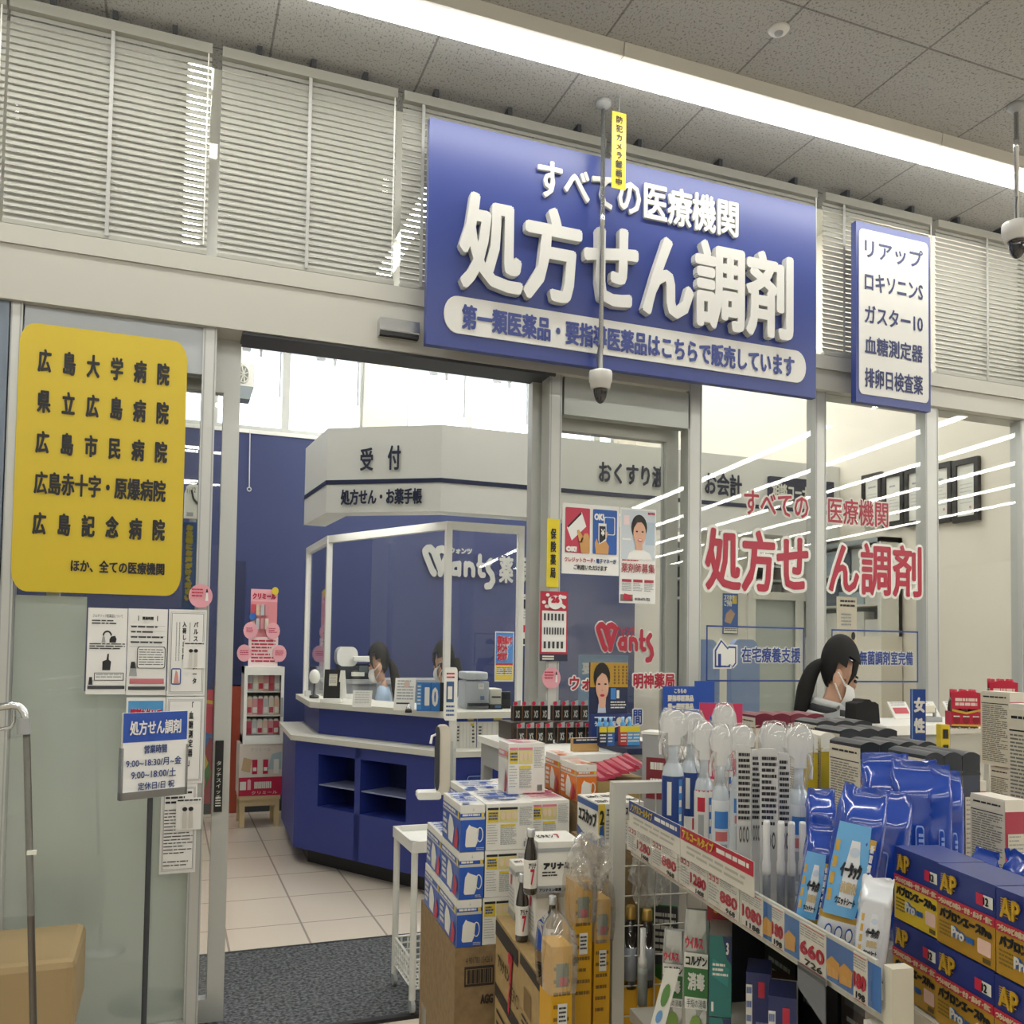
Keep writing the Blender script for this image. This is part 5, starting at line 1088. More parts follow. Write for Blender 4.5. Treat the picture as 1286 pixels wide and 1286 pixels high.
# portrait board
DN = mat('1c2748', .4); GOLD = mat('b08a2e', .4)
pb = at(742, 958, 2.58); PBF = Fr((pb.x, pb.y, tz+.001), math.radians(-3)); pw_ = ux(PBF, 790, 930); ph_ = vz(PBF, 745, 832); pm = vz(PBF, 745, 897)
t = thing('portrait_board', PBF, 'dark navy and gold counter display with a dark haired woman portrait', 'display board')
mb = MB().box(PBF, 0, pw_*1.08, .0, .02, 0, pm, mat('27356b', .4)); mb.text('うるおい不足', PBF, .08*pw_, pm*.62, .65*pw_, pm*.78, -.001, PW, .0008); mb.lines(PBF, .08*pw_, pm*.84, .62*pw_, pm*.92, -.001, PW, 1)
for cx in (.74, .98): mb.poly(PBF, ell(cx*pw_, pm*.78, .09*pw_, .13*pm, 12), -.001, mat('d8cdb8', .5))
mb.poly(PBF, [(.2*pw_, pm*.48), (.9*pw_, pm*.66), (.9*pw_, pm*.72)], -.002, PW); mb.build('base_panel', t)
H = ph_-pm; mb = MB().box(PBF, 0, pw_, .012, .02, pm, ph_, DN); B = Fr(PBF.p(0, .012, pm), PBF.yaw)
mb.quad(B, 0, .52*H, pw_, H, -.0008, GOLD); mb.poly(B, [(.06*pw_, 0), (.6*pw_, 0), (.52*pw_, .2*H), (.3*pw_, .24*H), (.12*pw_, .16*H)], -.0012, mat('20294a', .5)); mb.poly(B, [(.2*pw_, .02*H), (.42*pw_, .02*H), (.4*pw_, .2*H), (.22*pw_, .2*H)], -.0016, mat('b9c3cf', .5))
mb.poly(B, ell(.3*pw_, .72*H, .22*pw_, .28*H), -.002, HAIR); mb.poly(B, [(.24*pw_, .12*H), (.4*pw_, .12*H), (.42*pw_, .4*H), (.2*pw_, .4*H)], -.0024, SKIN); mb.poly(B, ell(.31*pw_, .53*H, .17*pw_, .27*H), -.003, SKIN); mb.poly(B, [(.12*pw_, .55*H), (.13*pw_, .8*H), (.3*pw_, .94*H), (.5*pw_, .8*H), (.49*pw_, .6*H), (.45*pw_, .74*H), (.3*pw_, .8*H), (.18*pw_, .7*H)], -.0036, HAIR)
for x in (.22, .39): mb.poly(B, ell(x*pw_, .58*H, .035*pw_, .018*H), -.0042, INK)
mb.poly(B, ell(.31*pw_, .36*H, .06*pw_, .025*H), -.0042, RED); mb.poly(B, ell(.31*pw_, .46*H, .02*pw_, .02*H), -.0042, mat('c2917a', .5))
for i, c in enumerate((.62, .73, .84, .94)): mb.lines(Fr(B.p(c*pw_, 0, .56*H)), 0, 0, .05*pw_, .38*H, -.0012, mat('6a4d1c', .5), 6, fill=.7, seed=i)
mb.quad(B, .54*pw_, .28*H, .68*pw_, .5*H, -.0012, mat('3f7dc0', .4)); mb.quad(B, .7*pw_, .3*H, .77*pw_, .46*H, -.0012, PW); mb.lines(B, .54*pw_, .08*H, .95*pw_, .24*H, -.0012, PW, 3, seed=7); mb.build('portrait_card', t)
SKY = mat('4f9bd0', .3); YT = mat('d8c52e', .45)
tr = MB().box(PBF, .02, pw_*1.25, -.2, -.005, -.0, .016, DN); tag(tr.build('display_tray'), 'low navy tray before the portrait board holding small blue bottles', 'tray')
for i, u in enumerate((753, 760, 767, 782, 790.5)):
    x = ux(PBF, u, 930, -.06); fr = Fr(PBF.p(x, -.06, .017), PBF.yaw); hh = 33*2.5/F
    o = tag(MB().lathe(fr, [(.007, 0), (.0075, .003), (.0075, hh*.75), (.004, hh*.82)], SKY, 10).build('lotion_bottle'), 'small sky blue bottle, %s from the left on the navy tray' % ORD[i], 'bottle', 'sky blue bottles')
    MB().lathe(fr, [(.0045, hh*.8), (.0045, hh), (.002, hh)], mat('9fcbe8', .3), 10).build('cap', o)
for i, (u, c1) in enumerate(((757, DN), (767, mat('2f62a8', .4)), (783, mat('b8403a', .4)), (792, SKY), (799, SKY))):
    x = ux(PBF, u, 940, -.13); fr = Fr(PBF.p(x, -.13, .017), PBF.yaw); w, hh = 10*2.45/F, 24*2.45/F
    mb = MB().box(fr, -w/2, w/2, 0, .012, 0, hh, c1); mb.quad(fr, -w/2, hh*.7, w/2, hh, -.0008, YT); mb.lines(fr, -w*.4, hh*.1, w*.4, hh*.6, -.0012, PW, 3, seed=i)
    tag(mb.build('lotion_box'), 'small box with a yellow top tag, %s from the left before the sky blue bottles' % ORD[i], 'box', 'small lotion boxes')
# small price tag and shelf card before them
fr = Fr(TB.p(ux(TB, 720, 940, -.2), -.2, tz+.001), TB.yaw); w = ux(fr, 752, 940)
mb = MB().box(fr, 0, w, 0, .02, 0, .036, mat('b28f5a', .6)); mb.quad(fr, 0, .022, w, .036, -.001, DN); mb.lines(fr, .1*w, .026, .9*w, .033, -.002, PW, 1)
tag(mb.build('shelf_card'), 'tan and navy card standing on the display table below the black cartons', 'card')
# grey bin box at the right end of the table
fr = Fr(TB.p(ux(TB, 806, 930)+.0, .03, tz+.001), math.radians(-30)); 
# --- blue pharmacy information board by the sprays
fz = at(862, 905, 2.1); fr = Fr((at(833, 908, 2.1).x, at(833, 908, 2.1).y, 0), math.radians(-8)); w = ux(fr, 874, 890); zb_ = at(833, 905, 2.1).z; zt3 = at(833, 862, 2.1).z
t = thing('info_board', fr, 'blue information board with white lettering on a thin stand behind the spray bottles', 'sign')
mb = MB().box(fr, 0, w, 0, .006, zb_-.02, zt3, mat('2450a8', .4)); hz = zt3-zb_; mb.text('こちらの', fr, .32*w, zt3-.2*hz, .7*w, zt3-.06*hz, -.001, PW, .0006); mb.text('要指導医薬品', fr, .12*w, zt3-.44*hz, .92*w, zt3-.25*hz, -.001, PW, .0008); mb.text('第一類医薬品', fr, .12*w, zt3-.68*hz, .92*w, zt3-.49*hz, -.001, PW, .0008); mb.build('board', t)
mb = MB().box(fr, w*1.15, w*1.75, .03, .036, zb_-.0, zt3+.012, mat('2450a8', .4)).box(fr, w*.9, w*1.2, .01, .04, zb_-.03, zb_, mat('2450a8', .4)); mb.build('side_flap', t)
MB().tube([fr.p(w*.5, .012, 0), fr.p(w*.5, .012, zt3-.01)], .006, GREY, 8).build('pole', t); MB().lathe(fr, [(.05, 0), (.05, .008), (.01, .012)], GREY, 18, x=w*.5, y=.012).build('base', t)
# grey price stand (a board leaning) left of the sprays
fr = Fr((at(806, 1000, 1.98).x, at(806, 1000, 1.98).y, 0), math.radians(-50)); w = .07; zt4 = at(806, 922, 1.98).z
mb = MB().box(fr, 0, w, 0, .05, 0, zt4, GREY); mb.box(fr, -.002, w+.002, -.002, .052, zt4, zt4+.006, WHITE); mb.quad(fr, .01, zt4-.14, w-.01, zt4-.05, -.001, mat('7c2430', .5)); mb.lines(fr, .02, zt4-.13, w-.02, zt4-.06, -.002, PW, 2)
tag(mb.build('price_pillar'), 'narrow grey pillar with a dark red label between the blue bottles and the spray bottles', 'pillar')
# ================================================================== TROLLEY, SANITISER
TW = mat('d6d6d0', .4)
f0 = wz(495, 1242, 0); f1 = wz(517, 1277, 0); TR = Fr((f1.x, f1.y, .014), math.atan2(f1.y-f0.y, f1.x-f0.x)+math.pi/2)
tlen = (Vector((f0.x, f0.y, 0))-Vector((f1.x, f1.y, 0))).length; ttop = at(517, 1063, (f1-CAM).dot(_f)).z; tz_b = at(517, 1240, (f1-CAM).dot(_f)).z; wd = .2
t = thing('utility_trolley', TR, 'white plastic trolley on small casters beside the cartons at the doorway', 'trolley')
for x, y in ((0, 0), (0, tlen), (wd, 0), (wd, tlen)):
    MB().tube([TR.p(x, y, .045), TR.p(x, y, ttop)], .012, TW, 10).build('leg', t)
    cs = MB(); c = TR.p(x, y, .024); ax = TR.x; n = 14
    ring = [[c+TR.y*(.024*math.cos(2*math.pi*k/n))+Vector((0, 0, .024*math.sin(2*math.pi*k/n)))+ax*s_ for k in range(n)] for s_ in (-.007, .007)]
    cs.add(ring[0]+ring[1], [(k, (k+1) % n, n+(k+1) % n, n+k) for k in range(n)]+[tuple(range(n-1, -1, -1)), tuple(range(n, 2*n))], GREY, False); cs.box(Fr(c), -.006, .006, -.006, .006, .02, .03, TW); cs.build('caster', t)
mb = MB().box(TR, -.01, wd+.01, -.01, tlen+.01, ttop-.03, ttop-.022, TW); 
for a in ((-.014, wd+.014, -.014, -.004), (-.014, wd+.014, tlen+.004, tlen+.014), (-.014, -.004, -.01, tlen+.01), (wd+.004, wd+.014, -.01, tlen+.01)): mb.box(TR, a[0], a[1], a[2], a[3], ttop-.04, ttop, TW)
mb.build('tray', t)
def lattice(mb, p, q, z0, z1):
    d = q-p
    for k in range(9): a = p+d*(k/8); mb.tube([a+Vector((0, 0, z0)), a+Vector((0, 0, z1))], .0035, TW, 4, False)
    for k in range(5): z = z0+(z1-z0)*k/4; mb.tube([p+Vector((0, 0, z)), q+Vector((0, 0, z))], .0045 if k in (0, 4) else .003, TW, 4, False)
zb1 = at(517, 1212, (f1-CAM).dot(_f)).z; zb0 = zb1-.1
mb = MB()
for a, b in (((0, 0), (wd, 0)), ((0, 0), (0, tlen)), ((0, tlen), (wd, tlen)), ((wd, 0), (wd, tlen))): lattice(mb, TR.p(*a, 0), TR.p(*b, 0), zb0, zb1)
for k in range(9): mb.tube([TR.p(wd*k/8, 0, zb0), TR.p(wd*k/8, tlen, zb0)], .003, TW, 4, False); mb.tube([TR.p(0, tlen*k/8, zb0), TR.p(wd, tlen*k/8, zb0)], .003, TW, 4, False)
mb.build('basket', t)
# sanitiser stand
Zs = 3.06; p = at(563, 1000, Zs); SF = Fr((p.x, p.y, 0), math.radians(-10)); k_ = Zs/F
t = thing('sanitiser_stand', SF, 'white hand sanitiser dispenser on a tall post in front of the reception counter', 'sanitiser stand')
zt_s = at(563, 838, Zs).z; sz = lambda v: at(563, v, Zs).z
MB().box(SF, -.0, .024, 0, .02, 0, zt_s-.02, TW).build('post', t); MB().lathe(SF, [(.07, 0), (.07, .01), (.02, .016)], TW, 24, x=.012, y=.01).build('base', t)
mb = MB().prism(SF, rrect(-.022, sz(905), .024, zt_s, .008, .02), -.008, 0, WHITE); mb.quad(SF, -.014, sz(882), .012, sz(856), -.009, mat('3c5a88', .5)); mb.quad(SF, -.009, sz(878), .006, sz(862), -.010, OFFW); mb.lines(SF, -.014, sz(902), .014, sz(886), -.009, mat('3c5a88', .5), 3); mb.lines(SF, -.014, sz(854), .014, sz(845), -.009, RED, 2); mb.build('sign_panel', t)
mb = MB().prism(SF, rrect(-.048, sz(996), .0, sz(910), .016, .03), -.035, 0, mat('d6d0c0', .4)); mb.prism(SF, rrect(-.05, sz(990), -.036, sz(912), .006, .03), -.04, -.005, DKGREY); mb.prism(SF, rrect(-.006, sz(998), .01, sz(930), .004), -.03, 0, mat('b0b4b2', .4)); mb.build('dispenser', t)
MB().tube([SF.p(-.045, -.03, sz(921)), SF.p(-.064, -.045, sz(923)), SF.p(-.069, -.05, sz(932))], .0045, WHITE, 8).build('nozzle', t)
mb = MB().prism(Fr(SF.p(0, 0, 0), SF.yaw), rrect(-.11, sz(1001), -.03, sz(992), .01, .008), -.05, .02, WHITE, smooth=False); mb.build('drip_tray', t)
# notices on the counter front
def p_tab(mb, fr, w, h):
    mb.quad(fr, 0, .82*h, w, h, -.002, mat('28469a', .45)); mb.quad(fr, 0, 0, w, .1*h, -.002, mat('28469a', .45)); mb.lines(fr, .08*w, .87*h, .5*w, .94*h, -.004, YEL, 1); mb.quad(fr, .55*w, .85*h, .85*w, .97*h, -.004, YEL)
    for i in range(1, 6): mb.quad(fr, i*w/6, .14*h, i*w/6+.01*w, .78*h, -.003, GREY)
    mb.lines(fr, .05*w, .25*h, .14*w, .7*h, -.004, INK, 5); mb.lines(fr, .78*w, .2*h, .9*w, .7*h, -.004, INK, 5, seed=3); mb.quad(fr, .72*w, .7*h, .86*w, .77*h, -.003, YEL)
yn_ = uo[2][1]-.012
poster('fee_notice', 'white fee table with a blue heading on the counter front, left one of the pair', 'notice', yn_, 573, 898, 945, 598.5, PW, p_tab)
poster('fee_notice', 'white fee table with a blue heading on the counter front, right one of the pair', 'notice', yn_, 599.5, 898, 945, 636, PW, p_tab)
def p_zi(mb, fr, w, h): mb.prism(fr, rrect(.03*w, .04*h, .97*w, .96*h, .08*w, .15*h), -.003, -.002, mat('9fb2e0', .4)); mb.prism(fr, rrect(.05*w, .07*h, .95*w, .93*h, .07*w, .13*h), -.004, -.003, mat('25387c', .4)); mb.text('ziaino', fr, .28*w, .3*h, .74*w, .6*h, -.005, mat('b9c6ea', .4), .002)
poster('counter_sticker', 'dark blue outlined sticker on the counter front below the fee tables', 'sticker', P2.y-.006, 586, 974, 996, 618, mat('25387c', .4), p_zi)
# ================================================================== GONDOLA
GA = math.radians(8.7); g1 = Vector((math.sin(GA), math.cos(GA), 0)); g2 = Vector((g1.y, -g1.x, 0))
zr0 = .965; Pr = wz(790, 1066, zr0); Pr.z = 0
GF = Fr(Pr, math.atan2(-g1.y, -g1.x))            # x towards the viewer along the price rail, y into the shelf
GC = Fr(Pr, -GA)                                  # x into the shelf, y away: faces the viewer
def gl(u, v, y=0): return GF.loc(onp(u, v, GF.p(0, y, 0), GF.y))
zr1 = gl(790, 1030)[2]; RL = gl(1104, 1250)[0]; RE = gl(1121, 1265)[0]; sh = zr0+.012
RK = mat('c9c8bf', .4, .2); SHW = mat('c4c2b8', .45)
gon = thing('gondola_shelf', GF, 'long white gondola shelf unit of pharmacy goods with a price rail, right foreground', 'shelf unit')
DEP = .36
MB().box(GF, -.0, RE-.014, .004, .03, sh-.022, sh-.002, SHW).box(GF, -.0, RE-.15, .03, DEP, sh-.022, sh-.002, SHW).build('top_shelf', gon)
zl0 = .70
MB().box(GF, -.0, RE-.15, .004, DEP, zl0-.02, zl0, SHW).build('lower_shelf', gon)
MB().box(GF, -.0, RE-.15, DEP, DEP+.02, 0, sh-.002, mat('23262c', .7)).build('back_panel', gon); MB().box(GF, 0, RE-.15, .02, DEP, 0, .1, SHW).build('plinth', gon)
MB().box(GF, RE-.014, RE, 0, .022, zr0-.02, zr1-.002, mat('cfcbb9', .45)).build('shelf_end', gon)
MB().box(GF, .001, .007, .15, DEP, .1, sh-.03, mat('23262c', .7)).build('dark_infill', gon)  # added dark sheet that makes the shelf interior read dark
# end rack: post, top bar and wire grid
p0 = gl(775, 1000)[0]; pz = gl(774, 981)[2]; pww = .012
MB().box(GF, p0-pww, p0+pww, -.01, .012, 0, pz, RK).build('post', gon); MB().box(GF, p0-pww, p0+pww, .012, DEP, pz-.02, pz, RK).build('top_bar', gon)
mb = MB()
for k in range(1, 12): mb.tube([GF.p(p0, .012+k*.03, .1), GF.p(p0, .012+k*.03, pz-.02)], .0014, RK, 5)
for k in range(17): mb.tube([GF.p(p0, 0, .14+k*.052), GF.p(p0, DEP-.02, .14+k*.052)], .0014, RK, 5)
mb.build('wire_grid', gon)
# price rail with tickets
RAIL = mat('3f6fae', .35); TK = mat('e0ddd2', .45)
MB().box(GF, 0, RL, -.004, 0, zr0, zr1, mat('c8c8c0', .4)).build('price_rail', gon)
mb = MB(); f = Fr(GF.p(0, -.0045, 0), GF.yaw)
for u0, u1 in ((962, 1112),):
    a, b = gl(u0, 1180)[0], gl(u1, 1250)[0]; mb.quad(f, a, zr0+.002, b, zr1-.004, 0, RAIL)
for u in (967, 996, 1050, 1066):
    a = gl(u, 1200)[0]; mb.poly(f, [(a-.008, zr0+.006), (a+.012, zr0+.008), (a+.014, zr0+.024), (a, zr0+.028), (a-.01, zr0+.02)], -.0006, mat('cf9a4a', .5))
mb.build('rail_insert', gon)
MB().box(GF, 0, RL, -.0075, -.0065, zr0-.001, zr1+.004, CLEAR).build('rail_cover', gon)
tick = [(792, 822, '1280', '1408'), (823, 855, '880', '968'), (858, 893, '1280', '1408'), (894, 933, '880', '968'), (937, 963, '1080', '1188'), (975, 990, '180', '198'), (1010, 1043, '660', '726'), (1078, 1095, '180', '198')]
for i, (u0, u1, a_, b_) in enumerate(tick):
    x0, x1 = gl(u0, 1100)[0], gl(u1, 1100)[0]; f = Fr(GF.p(x0, -.0055, zr0), GF.yaw); w = x1-x0; h = zr1-zr0
    mb = MB().box(f, 0, w, 0, .001, .001, h-.002, TK); k = .42 if i < 4 else .04
    mb.text(a_, f, k*w, .26*h, .97*w, .58*h, -.0005, RED, .0009); mb.text(b_, f, (k+.2)*w, .06*h, .9*w, .2*h, -.0005, INK, .0003)
    mb.quad(f, k*w, .9*h, .97*w, .92*h, -.0005, RED if i > 3 else INK); mb.quad(f, .04*w, .02*h, .97*w, .035*h, -.0005, RED); mb.lines(f, k*w, .64*h, .95*w, .86*h, -.0005, GREY, 4, seed=i)
    if i < 4:
        for q in range(3): mb.quad(f, (.04+.12*q)*w, .68*h, (.13+.12*q)*w, .84*h, -.0005, RED); mb.quad(f, (.06+.12*q)*w, .72*h, (.11+.12*q)*w, .8*h, -.001, TK)
        mb.lines(f, .04*w, .12*h, .38*w, .6*h, -.0005, GREY, 6, seed=i+9)
    tag(mb.build('price_ticket'), 'price ticket reading %s on the shelf rail, %s from the left end' % (a_, ORD[i]), 'price ticket', 'price tickets on the rail')
for u0, u1, c, body, b2, lb in ((797, 862, mat('25418a', .4), 'ノンアルコールタイプ', '', 'blue shelf sign for the non-alcohol type on the left end of the price rail'), (863, 956, mat('b01f38', .4), 'アルコールタイプ', '', 'red shelf sign for the alcohol type on the price rail')):
    x0, x1 = gl(u0, 1030)[0], gl(u1, 1090)[0]; f = Fr(GF.p(x0, -.0095, zr1), GF.yaw); w = x1-x0
    mb = MB().box(f, 0, w, 0, .001, -.004, .038, mat('cfcbc0', .45)); mb.quad(f, 0, .02, w, .038, -.0005, c); mb.text(body, f, .04*w, .023, .5*w, .036, -.001, mat('e0c84a', .45), .0005); mb.lines(f, .54*w, .026, .95*w, .033, -.001, PW, 1, fill=.8); mb.lines(f, .1*w, 0, .9*w, .015, -.0005, mat('a9a79c', .5), 2)
    tag(mb.build('shelf_sign'), lb, 'shelf sign', 'shelf signs on the rail')
# ---- spray bottles on the top shelf
SHR = glass('shrink_wrap', (.97, .97, .97), 1.8, .10, (.85, .86, .86)); LIQ = mat('b9c3cc', .12, coat=1); LB1 = mat('203c7e', .35); LB2 = mat('ccd2d8', .35); SPW = mat('dcdcda', .3, coat=.5)
def spray(fr, r, h, kind, label, flip=False):
    """fr at the bottle foot; the head faces left unless flipped"""
    body = h*.62; V = Fr(fr.o, -YAW); s_ = -1 if flip else 1
    lab = {'blue': LB1, 'red': mat('d3d0cb', .35), 'clear': LB2, 'white': SPW}[kind]
    o = MB().lathe(fr, [(r*.93, 0), (r, .006), (r, h*.06), (r*1.012, h*.07, lab), (r*1.012, body*.86, lab), (r, body*.87), (r*.86, body*.97), (r*.5, body*1.05), (r*.44, body*1.1), (r*.44, h*.8)], LIQ if kind != 'white' else SPW, 20)
    mb = o
    def arc(a0, a1, z0, z1, m, n=5, rr=1.02):
        vs = []; 
        for k in range(n+1):
            a = a0+(a1-a0)*k/n; q = V.p(r*rr*math.sin(a), -r*rr*math.cos(a), 0); vs += [(q.x, q.y, fr.o.z+z0), (q.x, q.y, fr.o.z+z1)]
        mb.add(vs, [(2*k, 2*k+2, 2*k+3, 2*k+1) for k in range(n)], m, True)
    if kind == 'blue':
        arc(-.9, .2, h*.08, h*.2, PW); arc(-.1, .15, h*.1, h*.19, RED, rr=1.03); arc(-.7, -.3, h*.26, h*.5, PW, rr=1.03); arc(.35, .7, h*.08, h*.52, mat('3f7fc0', .4), rr=1.03)
        for k in range(4): arc(.4, .65, h*(.12+.1*k), h*(.17+.1*k), PW, 3, 1.04)
    elif kind == 'red':
        arc(-.9, -.1, h*.4, h*.5, RED, rr=1.03); arc(-.8, -.2, h*.22, h*.38, GREY, rr=1.03); arc(-.9, -.55, h*.06, h*.2, YEL, rr=1.03); arc(.3, .65, h*.06, h*.5, mat('3f6fb0', .4), rr=1.03); arc(-1.2, 1.2, h*.535, h*.55, RED, rr=1.0)
        for k in range(4): arc(.36, .6, h*(.1+.1*k), h*(.15+.1*k), PW, 3, 1.04)
    elif kind == 'clear': arc(-.9, .7, h*.36, h*.47, mat('3a78c2', .4), rr=1.03); arc(-.8, .6, h*.28, h*.34, mat('c46a6a', .5), rr=1.03); arc(-.7, .6, h*.08, h*.26, mat('9aa3ab', .4), rr=1.03)
    b = tag(mb.build('spray_bottle'), label, 'spray bottle', 'spray bottles on the top shelf')
    pts = [(-1.05, .86), (-1.2, .93), (-.9, .99), (-.2, 1.02), (.6, 1.0), (1.1, .95), (1.2, .88), (.9, .84), (.5, .82), (.5, .76), (-.5, .76), (-.5, .85)]
    hd = Fr(V.o, V.yaw); MB().prism(hd, [(s_*a*r*1.12, h*c) for a, c in pts], -r*.5, r*.5, SPW).build('trigger_head', b, bevel=.0018)
    MB().tube([V.p(-s_*r*.5, 0, h*.86), V.p(-s_*r*.95, 0, h*.83), V.p(-s_*r*1.2, 0, h*.76), V.p(-s_*r*1.15, 0, h*.69)], r*.13, SPW, 8).build('trigger', b)
    MB().lathe(fr, [(r*.6, body*1.0), (r*1.3, h*.8), (r*1.36, h*.94), (r*.9, h*1.03), (.0004, h*1.04)], SHR, 16).build('shrink_wrap', b)
    return b
def gpos(u, y, v=1000): return gl(u, v, y)[0]
def put(u, vt, y): 
    x = gpos(u, y); z = gl(u, vt, y)[2]; P = GF.p(x, y, sh); return Fr(P, 0), z-sh, (P-CAM).dot(_f)
for u, vt, hw, y, kind, lb in ((845, 894, 15, .05, 'blue', 'blue labelled spray bottle with a white trigger, leftmost on the top shelf'), (868, 896, 15, .11, 'blue', 'blue labelled spray bottle behind the leftmost one on the top shelf'),
                               (884, 911, 13, .05, 'red', 'white labelled spray bottle with a red oval, third from the left at the rail'), (905, 915, 12, .035, 'clear', 'clear spray bottle with a blue and red label, fourth from the left at the rail'),
                               (930, 914, 14, .13, 'clear', 'spray bottle with a blue flash on its wrapped head behind the hanging refill cards'), (972, 912, 16, .12, 'white', 'white wrapped spray bottle head rising behind the printed refill cards'), (1003, 915, 15, .12, 'clear', 'wrapped spray bottle beside the tall yellow boxes'),
                               (909, 888, 12, .15, 'red', 'spray bottle head seen through the pink card frame at the back')):
    f, h, Z = put(u, vt, y); spray(f, hw*Z/F*.92, h, kind, lb, flip=(u in (884, 930, 1003)))
# pink frame shaped pack hanging behind
f = Fr(GF.p(gpos(905, .2), .2, sh), -YAW); Z = (f.o-CAM).dot(_f); k = Z/F; zt_ = gl(905, 883, .2)[2]-sh
PKC = mat('c2395f', .4)
mb = MB().prism(f, [(-27*k, zt_-60*k), (-27*k, zt_), (27*k, zt_), (27*k, zt_-62*k), (16*k, zt_-60*k), (15*k, zt_-22*k), (8*k, zt_-13*k), (-4*k, zt_-18*k), (-14*k, zt_-16*k), (-16*k, zt_-60*k)], 0, .004, PKC); mb.box(f, -27*k, 27*k, 0, .004, 0, zt_-58*k, PKC)
tag(mb.build('pink_card'), 'pink card frame standing behind the wrapped spray bottles on the top shelf', 'card')
# refill pouches / hanging cards with print and dispenser pens in trays
for i, (u0, u1, vt, vb, y) in enumerate(((926, 943, 934, 1075, .03), (944, 956, 940, 1082, .06), (955, 977, 938, 1030, .045), (978, 992, 944, 1030, .07))):
    x0 = gpos((u0+u1)/2, y); f = Fr(GF.p(x0, y, sh), -YAW-.1); Z = (f.o-CAM).dot(_f); k = Z/F; hw = (u1-u0)/2*k; zt_ = gl(u0, vt, y)[2]-sh
    mb = MB().prism(f, [(-hw, 0), (hw, 0), (hw, zt_-.006), (hw*.6, zt_), (-hw, zt_)], 0, .006, mat('c9c9c8', .2, .15))
    mb.lines(f, -hw*.85, zt_*.5, hw*.8, zt_*.95, -.0008, INK, 12, seed=i, fill=.55)
    for q in range(3): mb.poly(f, ell((-.5+.5*q)*hw, zt_*.42, hw*.2, .011, 10), -.0008, DKGREY); mb.poly(f, ell((-.5+.5*q)*hw, zt_*.42, hw*.12, .007, 10), -.0012, PGY)
    tag(mb.build('refill_pack'), 'silver refill pack with black print on the top shelf, %s from the left' % ORD[i], 'refill pack', 'silver refill packs')
ACR = CLEAR
for i, (u, vt, vb) in enumerate(((963, 1030, 1092), (981, 1031, 1110), (994, 1032, 1100), (1008, 1032, 1090))):
    y = .02+.018*(i % 2)+(.03 if i > 1 else 0); x = gpos(u, y); f = Fr(GF.p(x, y, sh)); Z = (f.o-CAM).dot(_f); h = gl(u, vt, y)[2]-sh; r = 5.2*Z/F
    b = tag(MB().lathe(f, [(r, 0), (r, h*.42), (r*.9, h*.46)], mat('8f959b', .3), 14).build('spray_pen'), 'white capped spray pen standing in a clear tray, %s from the left' % ORD[i], 'spray pen', 'white capped spray pens')
    MB().lathe(f, [(r*.95, h*.44), (r*1.05, h*.48), (r*1.05, h*.56), (r*.85, h*.6), (r*.85, h*.97), (r*.7, h)], SPW, 14).build('cap', b)
    if i < 4:
        q = Fr(f.o, -GA); m2 = MB(); w = r*1.5; hh = h*1.18
        m2.box(q, -w, w, -w-.0012, -w, .0, hh, ACR); m2.build('clear_sleeve', b)
